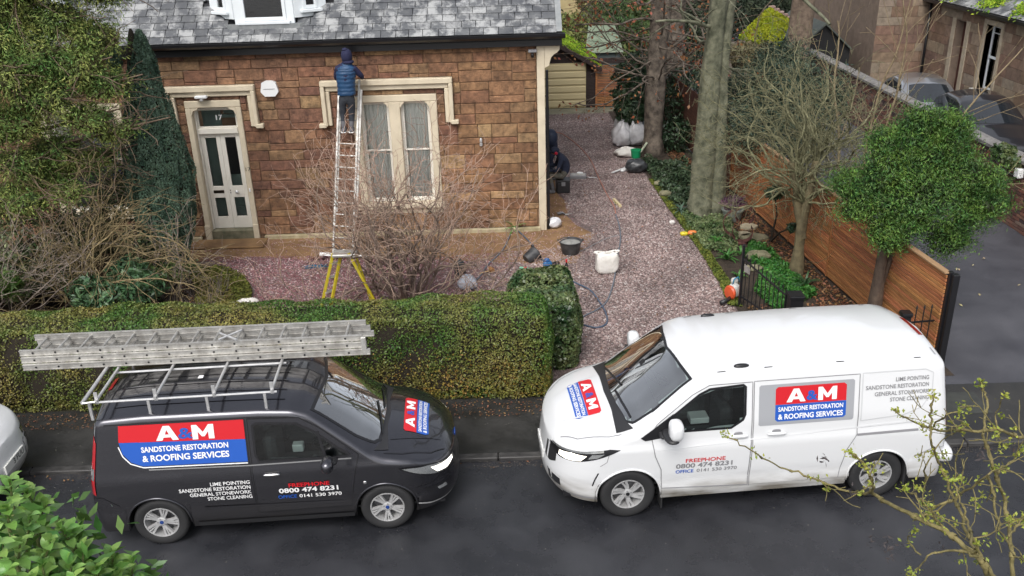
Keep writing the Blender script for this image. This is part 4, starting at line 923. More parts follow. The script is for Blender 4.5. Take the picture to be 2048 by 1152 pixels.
# lettered panel on the camera side
pan = D.patch('lettering_panel', [(3.94, 1.49), (3.93, 1.65), (2.46, 1.64), (2.46, 1.46)], MT['red'], dv, sd=-1, off=.0045)
D.patch('blue_band', [(3.94, 1.448), (2.46, 1.402), (2.46, 1.125), (3.66, 1.145), (3.80, 1.20), (3.90, 1.31)], MT['blue'], pan, sd=-1, off=.0045)
D.patch('red_band', [(3.94, 1.45), (2.46, 1.404), (2.46, 1.47), (3.94, 1.5)], MT['red'], pan, sd=-1, off=.0055)
D.ribbon('white_border', [(3.95, 1.40), (3.90, 1.28), (3.81, 1.185), (3.66, 1.13), (2.46, 1.108)], .014, MT['wprint'], pan, sd=-1, off=.006)
D.block('lettering', 'A', (3.34, 1.535), .26, .175, MT['wprint'], pan); D.block('lettering', 'M', (2.93, 1.525), .25, .175, MT['wprint'], pan)
D.text('lettering', '&', .20, MT['blue'], pan, (3.135, 1.515), width=.17, bold=.03, off=.0105)
D.text('lettering', 'SANDSTONE RESTORATION', .10, MT['wprint'], pan, (3.16, 1.345), width=1.0, off=.009)
D.text('lettering', '& ROOFING SERVICES', .115, MT['wprint'], pan, (3.16, 1.235), width=1.0, off=.009)
lt_ = D.text('lettering', 'LIME POINTING', .078, MT['wprint'], dv, (2.70, .86), width=.46, bold=.02, off=.008)
for t_, wd, z in (('SANDSTONE RESTORATION', .83, .79), ('GENERAL STONEWORK', .72, .72), ('STONE CLEANING', .52, .65)): D.text('lettering', t_, .078, MT['wprint'], dv, (2.47+wd/2, z), width=wd, bold=.02, off=.008)
D.text('lettering', 'FREEPHONE', .085, MT['red'], dv, (1.79, .775), width=.48, bold=.03, off=.012)
D.text('lettering', '0800 474 8231', .10, MT['wprint'], dv, (1.79, .70), width=.70, bold=.04, off=.012)
D.text('lettering', 'OFFICE', .075, MT['blue'], dv, (2.06, .61), width=.22, bold=.02, off=.012)
D.text('lettering', '0141 530 3970', .075, MT['wprint'], dv, (1.67, .61), width=.50, bold=.02, off=.012)
def hoodlogo(V, parent, u0, w0, sc, rot=0.):
    def R_(u, w_): return (u0+(u*math.cos(rot)-w_*math.sin(rot))*sc, w0+(w_*math.cos(rot)+u*math.sin(rot))*sc)
    p = V.patch('hood_logo', [R_(.0, -.40), (R_(.15, -.40)), R_(.18, -.37), R_(.18, .37), R_(.15, .40), R_(0, .40)], MT['red'], parent, 'top', off=.006)
    V.patch('blue_band', [R_(-.004, -.40), R_(-.004, .40), R_(-.13, .40), R_(-.17, .37), R_(-.17, -.37), R_(-.13, -.40)], MT['blue'], p, 'top', off=.006)
    for ch, x, sz, wd, m in (('A', -.21, 0, 0, 0), ('M', .20, 0, 0, 0), ('&', 0, .16*sc, .12*sc, MT['blue'])):
        if ch == '&': V.text('lettering', ch, sz, m, p, R_(.085, x), 'top', width=wd, bold=.03, off=.012, rot=rot)
        else: V.block('lettering', ch, R_(.09, x), .21*sc, .13*sc, MT['wprint'], p, 'top', off=.011, rot=rot)
    V.text('lettering', 'SANDSTONE RESTORATION', .07*sc, MT['wprint'], p, R_(-.055, 0), 'top', width=.74*sc, off=.011, rot=rot)
    V.text('lettering', '& ROOFING SERVICES', .075*sc, MT['wprint'], p, R_(-.125, 0), 'top', width=.74*sc, off=.011, rot=rot)
hoodlogo(D, dv, .43, .03, 1.0)
# roof ribs
for y in (-.56, -.38, -.19, 0, .19, .38, .56): D.ribbon('roof_rib', [(2.0, y), (4.05, y)], .02, paintD, dv, 'top', off=.009)
D.patch('rear_high_light', [(4.30, -.14), (4.30, .14), (4.38, .14), (4.38, -.14)], mt_redlens, dv, 'top', off=.008)
D.patch('tape_mark', [(3.05, -.10), (3.05, -.03), (3.11, -.03), (3.11, -.1)], MT['wprint'], dv, 'top', off=.012)
# roof rack
rk = bpy.data.objects.new('roof_rack', None); COL.objects.link(rk); rk.parent = dv
for y in (-.70, 0, .70): MB().tube([(-2.05, y, 1.93), (-4.12, y, 1.93)], .014, 8).build('rail', MT['metal'], rk, smooth=40)
for u in (2.10, 2.76, 3.42, 4.08):
    MB().tube([(-u, -.74, 1.96), (-u, .74, 1.96)], .017, 8).build('crossbar', MT['metal'], rk, smooth=40)
    for y in (-.70, .70):
        MB().box((-u-.02, y-.006, 1.91), (-u+.02, y+.006, 2.06)).build('load_stop', MT['metal'], rk)
        MB().box((-u-.11, y*.99-.015, 1.70), (-u-.08, y*.99+.015, 1.925)).build('foot', MT['metal'], rk)
MB().tube([(-4.22, -.76, 1.965), (-4.22, .76, 1.965)], .022, 10).tube([(-4.08, -.74, 1.96), (-4.22, -.76, 1.96)], .012, 6).tube([(-4.08, .74, 1.96), (-4.22, .76, 1.96)], .012, 6).build('roller', MT['metal'], rk, smooth=40)

# ---------------- ladders
def ladder_meshes(L, W, sp, hs=.07, ts=.026, rr=.015):
    st = MB().box((0, -ts/2, -hs/2), (L, ts/2, hs/2), c=.004).box((0, -ts/2-.006, hs/2-.009), (L, ts/2+.006, hs/2+.001)).box((0, -ts/2-.006, -hs/2-.001), (L, ts/2+.006, -hs/2+.009)).mesh('stile', MT['steel'])
    rg = MB().tube([(0, -W/2, 0), (0, W/2, 0)], rr, 8).mesh('rung', MT['steel'], 40)
    ho = MB().lathe([(rr+.003, -.001), (rr+.003, .002), (rr-.004, .002)], 10, M=Matrix.Rotation(PI/2, 4, 'X'), cap=False).mesh('rung_end', MT['gprint'])
    hd = MB().lathe([(rr-.002, 0), (rr-.002, .003)], 10, M=Matrix.Rotation(PI/2, 4, 'X')).mesh('rung_hole', MT['black'])
    return st, rg, hd
def ladder_section(parent, M, L, W, sp=.27, zoff=0.):
    st, rg, hd = ladder_meshes(L, W, sp)
    def pl(n, me, loc):
        o = link(n, me, parent); o.matrix_local = M @ Matrix.Translation(loc); return o
    for y in (-W/2, W/2): pl('stile', st, (0, y, 0))
    k = .16
    while k < L-.08:
        pl('rung', rg, (k, 0, 0)); pl('rung_hole', hd, (k, -W/2-.0155, 0)); k += sp
ld = thing('ladder', 'stacked aluminium extension ladders lying along the roof rack of the dark van', 'ladder')
ld.matrix_world = Matrix.Translation((-.74, 9.90, RZ)) @ Matrix.Rotation(.06, 4, 'Z') @ Matrix.Translation((-5.22, .36, 2.018)) @ Matrix.Rotation(-.025, 4, 'Z')
for i, (o_, w_, l_) in enumerate(((0, .50, 4.2), (.0, .46, 4.18), (.0, .42, 4.15))):
    ladder_section(ld, Matrix.Translation((-.02*i, .02*i, i*.078)), l_, w_)
MB().box((4.10, -.27, -.03), (4.16, -.225, .20), c=.004).build('bracket', MT['steel'], ld)
mb = MB()
for a, b in (((2.35, -.02, .23), (2.62, -.30, .27)), ((2.62, -.02, .26), (2.38, -.22, .24))): mb.tube([a, b], .014, 6)
mb.build('clamp', MT['metal'], ld, smooth=40)

# ---------------- white van
wv = thing('van', 'white van with red and blue logo on bonnet and grey side panel, lit headlights', 'van', (.30, 9.94, RZ), math.pi+.078)
paintW = carpaint('white_paint', (.68, .69, .70), 0., .3, dirt=((.17, .155, .13), .66, 1.))
W = Van(5.05, 1.0,
        [(0, .88), (.03, .96), (.10, 1.05), (.25, 1.12), (.5, 1.19), (.86, 1.26), (1.62, 1.83), (1.85, 1.91), (2.3, 1.95), (3.2, 1.97), (4.2, 1.96), (4.8, 1.93), (5.05, 1.88)],
        [(0, .86), (.05, .91), (.2, .99), (.5, 1.07), (.85, 1.13), (1.06, 1.18), (1.82, 1.77), (2.0, 1.83), (2.5, 1.85), (3.6, 1.86), (4.7, 1.84), (5.05, 1.78)],
        [(.2, .945), (.3, .975), (.38, .985), (.50, .968), (.62, .985), (.8, .995), (.98, 1.0), (1.06, .975), (1.25, .963), (1.8, .865), (2.0, .82)], .26, (.97, 4.11), .40,
        [(.2, .09), (.35, .01), (.5, 0), (.7, .03), (.9, .06), (1.1, .14)], [(.3, .02), (.6, 0), (1., .04), (1.85, .16)], af=.85, nf=2.6)
wwin = [(2.20, 1.19), (2.35, 1.29), (2.38, 1.36), (2.38, 1.71), (2.34, 1.745), (1.93, 1.72), (1.80, 1.66), (1.50, 1.43), (1.38, 1.19)]
wtri = [(1.36, 1.19), (1.48, 1.43), (1.12, 1.175)]
wws = [(.93, -.72), (1.02, -.80), (1.3, -.82), (1.76, -.74), (1.70, -.45), (1.64, 0), (1.70, .45), (1.76, .74), (1.3, .82), (1.02, .80), (.93, .72), (.87, .35), (.85, 0), (.87, -.35)]
W.body(paintW, wv, [shrink(wwin, .02)], [shrink(wws, .03)]); W.lips(wv, paintW); W.interior(wv, 2.45, 1.2, 1.2); MB().box((-1.75, .62, 1.18), (-1.98, .80, 1.26), c=.01).build('tissue_packet', MT['white'], wv)
ws = W.patch('windscreen', shrink(wws, .025), mt_vglass, wv, 'top', off=.004, sp=.06)
W.patch('seal', wws, MT['black'], ws, 'top', off=.006, holes=[shrink(wws, .032)], sp=.05)
W.patch('cowl', [(.80, -.84), (.82, -.4), (.80, 0), (.82, .4), (.80, .84), (1.02, .86), (.95, .72), (.90, .35), (.88, 0), (.90, -.35), (.95, -.72), (1.02, -.86)], MT['blackplastic'], wv, 'top', off=.008)
for a, b in (((.93, -.6), (1.02, .1)), ((.93, .10), (1.01, .7))): W.ribbon('wiper', [a, ((a[0]+b[0])/2-.01, (a[1]+b[1])/2), b], .024, MT['black'], wv, 'top', off=.02)
mt_wpanel = M_('grey_vinyl_panel', (.33, .34, .36), .3, coat=.6, world=False)
drW = [(2.45, .38), (2.45, 1.76), (1.93, 1.755), (1.72, 1.65), (1.30, 1.32), (1.22, 1.2), (1.28, .9), (1.36, .7), (1.38, .42)]
for sd in (-1, 1):
    dr = W.patch('door', drW, paintW, wv, sd=sd, off=.004, holes=[wwin])
    W.ribbon('door_gap', drW, .011, MT['gprint'], dr, sd=sd, off=.0055, closed=True)
    w_ = W.patch('side_window', shrink(wwin, .01), mt_vdark, wv, sd=sd, off=.002)
    W.patch('seal', wwin, MT['black'], w_, sd=sd, off=.006, holes=[shrink(wwin, .03)])
    W.patch('mirror_triangle', [(1.40, 1.14), (1.50, 1.44), (1.09, 1.15), (1.15, 1.11)], MT['black'], wv, sd=sd, off=.007)
    sdd = W.patch('sliding_door', [(3.74, .38), (3.76, 1.765), (2.47, 1.765), (2.47, .38)], paintW, wv, sd=sd, off=.004)
    W.ribbon('door_gap', [(2.47, .36), (2.47, 1.765), (3.76, 1.765), (3.765, 1.0), (3.66, .78), (3.60, .38)], .010, MT['gprint'], sdd, sd=sd, off=.0058)
    for x in (2.29, 2.76):
        superell('handle', W.side(x, 1.095, sd, .03), (.12, .02, .022), paintW, dr if x < 2.4 else sdd); superell('handle_cup', W.side(x, 1.115, sd, .004), (.055, .006, .028), MT['gprint'], dr if x < 2.4 else sdd)
    W.ribbon('rear_rail', [(3.77, .99), (4.55, 1.0)], .03, MT['gprint'], wv, sd=sd, off=.003)
    W.ribbon('side_crease', [(4.88, 1.13), (3.8, 1.09), (2.5, 1.04), (1.3, .99)], .018, paintW, wv, sd=sd, off=.010)
    W.ribbon('recess_edge', [(3.80, 1.17), (3.80, 1.77), (4.62, 1.77), (4.74, 1.72), (4.72, 1.48), (4.58, 1.30), (4.34, 1.21), (3.80, 1.17)], .014, M_('recess_edge_shade', (.55, .56, .57), .4, coat=1., world=False), wv, sd=sd, off=.004)  # greyer body white: shading of the pressed recess edge put into its colour
    W.ribbon('sill_trim', [(3.66, .30), (1.4, .30)], .05, paintW, wv, sd=sd, off=.012)
    superell('mirror', (-1.47, sd*1.17, 1.36), (.085, .11, .125), paintW, wv, 3.); superell('mirror_base', (-1.43, sd*1.10, 1.235), (.09, .17, .035), MT['blackplastic'], wv)
    superell('mirror_arm', (-1.37, sd*1.0, 1.2), (.06, .09, .03), MT['blackplastic'], wv)
    hl = W.patch('headlight', [(.04, .80), (.14, .785), (.34, .83), (.55, .90), (.84, 1.02), (.70, 1.035), (.45, 1.0), (.22, .95), (.08, .90), (.035, .87)], MT['black'], wv, sd=sd, off=.006, sp=.03)
    W.patch('lit_lamp', [(.12, .81), (.20, .81), (.36, .85), (.42, .93), (.24, .92), (.12, .87)], mt_lampon, hl, sd=sd, off=.010, sp=.03)
    W.ribbon('daytime_strip', [(.05, .89), (.22, .94), (.45, .985), (.62, 1.01)], .025, mt_lens, hl, sd=sd, off=.010)
    W.patch('lamp_reflector', [(.44, .89), (.56, .92), (.64, .98), (.48, .96)], mt_lens, hl, sd=sd, off=.010, sp=.03)
    W.ribbon('bumper_slot', [(.585, .70), (.55, .60), (.53, .50)], .016, MT['black'], wv, sd=sd, off=.006)
    W.ribbon('bumper_gap', [(.70, .99), (.68, .86), (.60, .80)], .008, MT['gprint'], wv, sd=sd)
    W.ribbon('bumper_crease', [(.05, .50), (.25, .48), (.52, .46)], .02, paintW, wv, sd=sd, off=.012)
    W.ribbon('bumper_lip', [(.03, .34), (.25, .33), (.56, .33)], .02, MT['gprint'], wv, sd=sd, off=.008)
    W.patch('grille', [(0, .60), (.05, .61), (.10, .68), (.10, .80), (.03, .84), (0, .84)], MT['blackplastic'], wv, sd=sd, off=.008, sp=.03)
    W.ribbon('lower_grille', [(0, .43), (.05, .435), (.16, .44)], .12, MT['blackplastic'], wv, sd=sd, off=.008)
    W.patch('tail_light', [(4.93, 1.0), (5.035, 1.0), (5.035, 1.62), (4.97, 1.62)], mt_redlens, wv, sd=sd, off=.006, sp=.04)
    W.ribbon('bumper_gap', [(5.03, .70), (4.8, .72), (4.55, .60)], .01, MT['gprint'], wv, sd=sd)
    superell('rear_bumper', (-4.98, sd*.6, .55), (.12, .42, .10), paintW, wv, 3.5)
    W.ribbon('hood_gap', [(.12, sd*.56), (.3, sd*.74), (.7, sd*.87), (.86, sd*.88)], .010, MT['gprint'], wv, 'top', off=.009)
    W.ribbon('hood_crease', [(.12, sd*.30), (.45, sd*.42), (.78, sd*.5)], .02, paintW, wv, 'top', off=.008)
    for ax in W.axles: W.wheel(ax, sd, wv, .343, MT['rubber'], MT['metal'], (6, ((-.1, .16, .05, .035), (.16, .42, .03, .03))), MT['black'])
    MB().box((-4.50, sd*.96, .16), (-4.47, sd*.78, .55)).build('mud_flap', MT['rubber'], wv); MB().box((-1.40, sd*.96, .10), (-1.385, sd*.78, .4)).build('mud_flap', MT['rubber'], wv)
    for u in (2.05, 2.62, 3.5, 4.5): W.ribbon('roof_mount', [(u, sd*.76), (u+.10, sd*.76)], .014, MT['black'], wv, 'top', off=.004)
    superell('roof_fin', W.top(2.36, sd*.70, .005), (.095, .035, .028), MT['black'], wv, 2.2)
superell('badge', (-.062, 0, .80), (.014, .10, .045), mt_badge, wv); superell('badge_ring', (-.058, 0, .80), (.01, .115, .056), MT['metal'], wv)
MB().box((-.02, -.26, .50), (-.005, .26, .61), c=.003).build('number_plate', M_('white_plate', (.7, .7, .68), .4), wv)
W.patch('rear_high_light', [(4.90, -.26), (4.90, .26), (4.985, .24), (4.985, -.24)], mt_redlens, wv, 'top', off=.007)
for y in (-.62, .62): W.patch('rear_vent', [(4.88, y-.07), (4.88, y+.07), (4.90, y+.07), (4.90, y-.07)], MT['gprint'], wv, 'top', off=.006)
W.patch('front_bulkhead_box', [(1.30, -.1), (1.30, .0), (1.36, .0), (1.36, -.1)], MT['black'], wv, 'top', off=.006)
gp_ = W.patch('vinyl_panel', [(2.55, 1.20), (3.68, 1.20), (3.70, 1.215), (3.70, 1.69), (3.68, 1.71), (2.55, 1.71), (2.53, 1.69), (2.53, 1.215)], mt_wpanel, wv, sd=1, off=.0075)
W.patch('red_band', [(2.73, 1.455), (3.60, 1.455), (3.60, 1.65), (3.57, 1.675), (2.76, 1.675), (2.73, 1.65)], MT['red'], gp_, sd=1, off=.0095)
W.patch('blue_band', [(2.73, 1.453), (3.60, 1.453), (3.60, 1.27), (3.57, 1.245), (2.76, 1.245), (2.73, 1.27)], MT['blue'], gp_, sd=1, off=.0095)
W.block('lettering', 'A', (2.98, 1.562), .235, .165, MT['wprint'], gp_, sd=1, off=.013); W.block('lettering', 'M', (3.365, 1.562), .23, .165, MT['wprint'], gp_, sd=1, off=.013)
W.text('lettering', '&', .18, MT['blue'], gp_, (3.17, 1.545), sd=1, width=.14, bold=.045, off=.0145)
W.text('lettering', 'SANDSTONE RESTORATION', .085, MT['wprint'], gp_, (3.165, 1.395), sd=1, width=.80, off=.013)
W.text('lettering', '& ROOFING SERVICES', .10, MT['wprint'], gp_, (3.165, 1.30), sd=1, width=.80, off=.013)
for t_, wd, z in (('LIME POINTING', .46, 1.665), ('SANDSTONE RESTORATION', .83, 1.58), ('GENERAL STONEWORK', .72, 1.495), ('STONE CLEANING', .52, 1.415)): W.text('lettering', t_, .078, MT['gprint'], wv, (4.67-wd/2, z), sd=1, width=wd, bold=.015, off=.008)
W.text('lettering', 'FREEPHONE', .085, MT['red'], wv, (1.90, .80), sd=1, width=.49, bold=.02, off=.009)
W.text('lettering', '0800 474 8231', .10, MT['gprint'], wv, (1.90, .725), sd=1, width=.70, bold=.035, off=.009)
W.text('lettering', 'OFFICE', .075, MT['blue'], wv, (1.65, .645), sd=1, width=.22, bold=.025, off=.009); W.text('lettering', '0141 530 3970', .075, MT['gprint'], wv, (2.05, .645), sd=1, width=.50, bold=.02, off=.009)
hoodlogo(W, wv, .50, .0, 1.05)
# ---------------- third vehicle, cut by the left edge
tv = thing('van', 'white vehicle nose cut off by the left edge behind the dark van', 'van', (-6.60, 10.0, RZ), .04)
T = Van(4.42, .90, [(0, .76), (.05, .84), (.12, .90), (.4, 1.0), (.86, 1.08), (1.6, 1.5), (2.0, 1.6), (4.42, 1.55)], [(0, .74), (.2, .83), (.85, .98), (1.04, 1.0), (1.7, 1.42), (2.1, 1.5), (4.42, 1.45)],
        [(.2, .93), (.5, .99), (.75, 1.), (1.0, .975), (1.7, .8)], .22, (.85, 3.45), .36, [(.2, .08), (.35, 0), (.5, 0), (.7, .05), (.9, .12)], [(.3, .02), (1.7, .22)], af=.75, nf=2.7)
T.body(paintW, tv); T.lips(tv, paintW)
T.patch('windscreen', [(.95, -.6), (.9, 0), (.95, .6), (1.6, .55), (1.58, 0), (1.6, -.55)], MT['black'], tv, 'top', off=.005)
for sd in (-1, 1):
    T.patch('headlight', [(.06, .60), (.3, .62), (.42, .74), (.2, .72), (.05, .68)], mt_lens, tv, sd=sd, off=.006, sp=.04)
    T.ribbon('bumper_edge', [(.03, .585), (.12, .58), (.31, .52), (.46, .40)], .012, MT['gprint'], tv, sd=sd, off=.008)
    T.ribbon('grille', [(0, .66), (.05, .66), (.14, .665)], .09, MT['black'], tv, sd=sd, off=.006)
    T.patch('lower_bumper', [(0, .25), (.5, .25), (.46, .40), (.30, .52), (.10, .58), (0, .58)], MT['blackplastic'], tv, sd=sd, off=.004, sp=.04)
    for ax in T.axles: T.wheel(ax, sd, tv, .32, MT['rubber'], MT['metal'], (5, ((-.1, .0, .04, .03),)), MT['black'])
npz = MB().box((-.015, -.26, .44), (.012, .26, .56), c=.003).build('number_plate', M_('plate_white', (.7, .7, .66), .4), tv)
v, f = text_geo('3 FUU', .11, .01, 1., align='RIGHT'); MB().add([(.0145, x+.24, y+.50) for x, y, z in v], f).build('lettering', MT['black'], npz)
# ================================================================ PEOPLE
def skin_body(J, E, root, regions, parent, sub=2):
    """J: name -> (co, radius); E: edges; regions: list of (material, set of joint names)"""
    names = list(J); me = bpy.data.meshes.new('b'); me.from_pydata([J[n][0] for n in names], [(names.index(a), names.index(b)) for a, b in E], [])
    o = bpy.data.objects.new('b', me); COL.objects.link(o); m = o.modifiers.new('s', 'SKIN'); m.use_smooth_shade = True
    for i, n in enumerate(names):
        r = J[n][1]; r = r if isinstance(r, tuple) else (r, r); me.skin_vertices[0].data[i].radius = r; me.skin_vertices[0].data[i].use_root = (n == root)
    s_ = o.modifiers.new('u', 'SUBSURF'); s_.levels = sub; s_.render_levels = sub
    dg = bpy.context.evaluated_depsgraph_get(); out = bpy.data.meshes.new_from_object(o.evaluated_get(dg)); bpy.data.objects.remove(o); out.name = 'body'
    out.materials.clear()
    for mt, _ in regions: out.materials.append(mt)
    seg = [(Vector(J[a][0]), Vector(J[b][0]), a, b) for a, b in E]; reg = {n: i for i, (_, ss) in enumerate(regions) for n in ss}
    for p in out.polygons:
        c = p.center; best = None
        for a, b, na, nb in seg:
            d = b-a; t = max(0, min(1, (c-a).dot(d)/max(d.length_squared, 1e-9))); q = (c-(a+d*t)).length
            if best is None or q < best[0]: best = (q, na if t < .5 else nb)
        p.material_index = reg.get(best[1], 0); p.use_smooth = True
    return link('body', out, parent)
def hand(J, E, side, wrist, at, fwd, palm_n):
    """palm and five separate fingers"""
    fwd = Vector(fwd).normalized(); pn = Vector(palm_n).normalized(); ac = fwd.cross(pn).normalized(); p = Vector(at)+fwd*.045
    J[side+'palm'] = (p, (.038, .016)); E.append((wrist, side+'palm'))
    for k, (o, l) in enumerate(((-.03, .062), (-.01, .075), (.01, .07), (.03, .055))):
        a = p+fwd*.045+ac*o; J[f'{side}k{k}'] = (a, .009); J[f'{side}m{k}'] = (a+fwd*l*.5+pn*l*.2, .0085); J[f'{side}t{k}'] = (a+fwd*l*.75+pn*l*.6, .007)
        E += [(side+'palm', f'{side}k{k}'), (f'{side}k{k}', f'{side}m{k}'), (f'{side}m{k}', f'{side}t{k}')]
    a = p-ac*.04+fwd*.0; J[side+'th0'] = (a, .010); J[side+'th1'] = (a+fwd*.035-ac*.012+pn*.02, .0085); E += [(side+'palm', side+'th0'), (side+'th0', side+'th1')]
    return {side+'palm', side+'th0', side+'th1'} | {f'{side}{c}{k}' for c in 'kmt' for k in range(4)}
mt_skin = M_('skin', (.45, .24, .17), .5); mt_navy = M_('navy_sleeves', (.010, .012, .045), .85, bump=.2, bscale=60); mt_gilet = M_('blue_gilet', (.012, .045, .11), .45, col2=(.016, .06, .14), scale=8, bump=.15, bscale=40)
mt_jean = M_('dark_jeans', (.016, .02, .028), .9, col2=(.04, .045, .055), scale=14, bump=.3, bscale=60); mt_shoe = M_('grey_shoes', (.12, .12, .13), .7); mt_dirtyj = M_('dusty_trousers', (.09, .085, .07), .9, col2=(.16, .15, .12), scale=9, bump=.3, bscale=50)
mt_dnavy = M_('dark_navy_fleece', (.012, .016, .035), .9, col2=(.02, .028, .055), scale=9, bump=.3, bscale=50)
def gilet(parent, cents, mat, name='gilet', ripple=.008):
    """quilted shell: cents = [(centre, half width, half depth, across, back)]"""
    N = 54; n = 28; vs = []; fs = []
    for i in range(N+1):
        t = i/N*(len(cents)-1); k = min(int(t), len(cents)-2); f = t-k; a, b = cents[k], cents[k+1]
        c = Vector(a[0]).lerp(Vector(b[0]), f); rw = a[1]+(b[1]-a[1])*f; rd = a[2]+(b[2]-a[2])*f; ac = Vector(a[3]).lerp(Vector(b[3]), f).normalized(); bk = Vector(a[4]).lerp(Vector(b[4]), f).normalized()
        rp = ripple*abs(math.sin(i/N*PI*11)) if 0 < i < N else 0
        for j in range(n):
            q = 2*PI*j/n; e = .85; cx = math.copysign(abs(math.cos(q))**e, math.cos(q)); sx = math.copysign(abs(math.sin(q))**e, math.sin(q)); vs.append(c+ac*cx*(rw+rp)+bk*sx*(rd+rp)+bk*.003*math.sin(7*q+i))
    for i in range(N):
        for j in range(n): fs.append((i*n+j, i*n+(j+1) % n, (i+1)*n+(j+1) % n, (i+1)*n+j))
    fs += [tuple(range(n)), tuple(N*n+j for j in range(n))]
    return MB().add(vs, fs).build(name, mat, parent, smooth=60)
# --- man on the ladder
PY = 18.82
pz = lambda x, y, Y=PY: OP(x, y, Y)
pm = thing('person', 'person in blue quilted gilet and navy hood standing on the leaning ladder', 'person')
f0 = pz(694, 262); O = Vector((f0.x, PY, f0.z)); pm.location = O
def L_(v): return Vector(v)-O
hL, hR = pz(684, 200, PY-.02), pz(703, 200, PY-.02); J = {
 'pelvis': (L_(pz(693.5, 193)), (.15, .12)), 'waist': (L_(pz(693, 178)), (.145, .11)), 'chest': (L_(pz(692, 150)), (.175, .12)), 'up': (L_(pz(692, 134, PY+.02)), (.13, .09)), 'neck': (L_(pz(693, 126, PY+.04)), .06), 'head': (L_(pz(693, 113, PY+.05)), (.085, .10)), 'crown': (L_(pz(693, 103, PY+.05)), (.075, .085)),
 'hl': (L_(hL), .095), 'hr': (L_(hR), .095), 'kl': (L_(pz(686, 229, PY+.03)), .07), 'kr': (L_(pz(703.5, 229, PY+.03)), .07), 'al': (L_(pz(687.5, 257, PY-.02)), .05), 'ar': (L_(pz(703, 257, PY-.02)), .05),
 'tl': (L_(pz(687.5, 262, PY+.0))+Vector((0, .1, -.0)), (.05, .035)), 'tr': (L_(pz(703, 262, PY+.0))+Vector((0, .1, -.0)), (.05, .035)),
 'sl': (L_(pz(675, 138)), .075), 'el': (L_(pz(672, 157, PY+.08)), .055), 'wl': (L_(pz(682, 158, PY+.38)), .035),
 'sr': (L_(pz(709, 138)), .075), 'er': (L_(pz(723, 152, PY+.05)), .06), 'wr': (L_(pz(725, 156, PY+.30)), .035)}
E = [('pelvis', 'waist'), ('waist', 'chest'), ('chest', 'up'), ('up', 'neck'), ('neck', 'head'), ('head', 'crown'), ('pelvis', 'hl'), ('pelvis', 'hr'), ('hl', 'kl'), ('kl', 'al'), ('al', 'tl'), ('hr', 'kr'), ('kr', 'ar'), ('ar', 'tr'), ('up', 'sl'), ('sl', 'el'), ('el', 'wl'), ('up', 'sr'), ('sr', 'er'), ('er', 'wr')]
h1 = hand(J, E, 'L', 'wl', J['wl'][0], (0, 1, .2), (0, 0, -1)); h2 = hand(J, E, 'R', 'wr', J['wr'][0], (0, 1, .1), (0, 0, -1))
skin_body(J, E, 'pelvis', [(mt_navy, {'sl', 'el', 'wl', 'sr', 'er', 'wr', 'up', 'chest', 'waist', 'neck'}), (mt_jean, {'pelvis', 'hl', 'hr', 'kl', 'kr'}), (mt_shoe, {'al', 'ar', 'tl', 'tr'}), (mt_skin, h1 | h2 | {'head', 'crown'})], pm)
X, Yv = (1, 0, 0), (0, -1, 0)
gilet(pm, [(L_(pz(693.5, 189)), .185, .145, X, Yv), (L_(pz(693, 176)), .18, .14, X, Yv), (L_(pz(692, 160)), .19, .145, X, Yv), (L_(pz(692, 145)), .205, .145, X, Yv), (L_(pz(692, 135)), .19, .13, X, Yv), (L_(pz(693, 129, PY+.03)), .11, .10, X, Yv), (L_(pz(693, 124, PY+.04)), .075, .08, X, Yv)], mt_gilet)
hc = L_(pz(693, 112, PY+.03)); mb = MB()
superell('hood', hc, (.115, .125, .15), mt_navy, pm, 2.2, seg=24)
superell('hood_bunch', hc+Vector((-.02, -.02, .135)), (.06, .07, .035), mt_navy, pm, 2.); superell('hood_collar', hc+Vector((.02, -.01, -.12)), (.12, .12, .05), mt_navy, pm, 2.2)
for n in ('al', 'ar'):
    c = J[n][0]; superell('shoe', c+Vector((0, .04, -.03)), (.05, .14, .045), mt_shoe, pm, 2.8); MB().box(c+Vector((-.05, -.1, -.075)), c+Vector((.05, .17, -.06)), c=.005).build('sole', MT['white'], pm)
footz = (O+J['al'][0]).z-.075
# --- leaning ladder (its rung carries the feet)
lad = thing('ladder', 'long aluminium extension ladder leaning on the wall left of the window', 'ladder')
base = Vector((-3.60, 17.95, .0)); at = Vector((pz(695, 266).x, PY+.03, footz)); ddir = (at-base).normalized(); top = base+ddir*3.75
yy = Vector((1, 0, 0)); yy = (yy-ddir*yy.dot(ddir)).normalized(); zz = ddir.cross(yy)
Ml = Matrix.Translation(base) @ Matrix((( ddir.x, yy.x, zz.x, 0), (ddir.y, yy.y, zz.y, 0), (ddir.z, yy.z, zz.z, 0), (0, 0, 0, 1)))
lad.matrix_world = Ml
dist = (at-base).length; k0 = (dist-.012) % .25
st, rg, hd = ladder_meshes(3.8, .42, .25); st2, rg2, _ = ladder_meshes(2.7, .36, .25)
for y in (-.21, .21): link('stile', st, lad, (0, y, 0))
for y in (-.18, .26): link('stile', st2, lad, (1.0 if y < 0 else .9, y+(.0 if y < 0 else -.005), .05 if y < 0 else .03))
k = k0
while k < 3.7: link('rung', rg, lad, (k, 0, 0)); k += .25
MB().box((.05, -.50, -.04), (.12, .55, .0), c=.005).build('stabiliser', MT['white'], lad)
for y in (-.21, .21): MB().box((-.03, y-.03, -.045), (.04, y+.03, .045), c=.01).build('rubber_foot', MT['rubber'], lad)
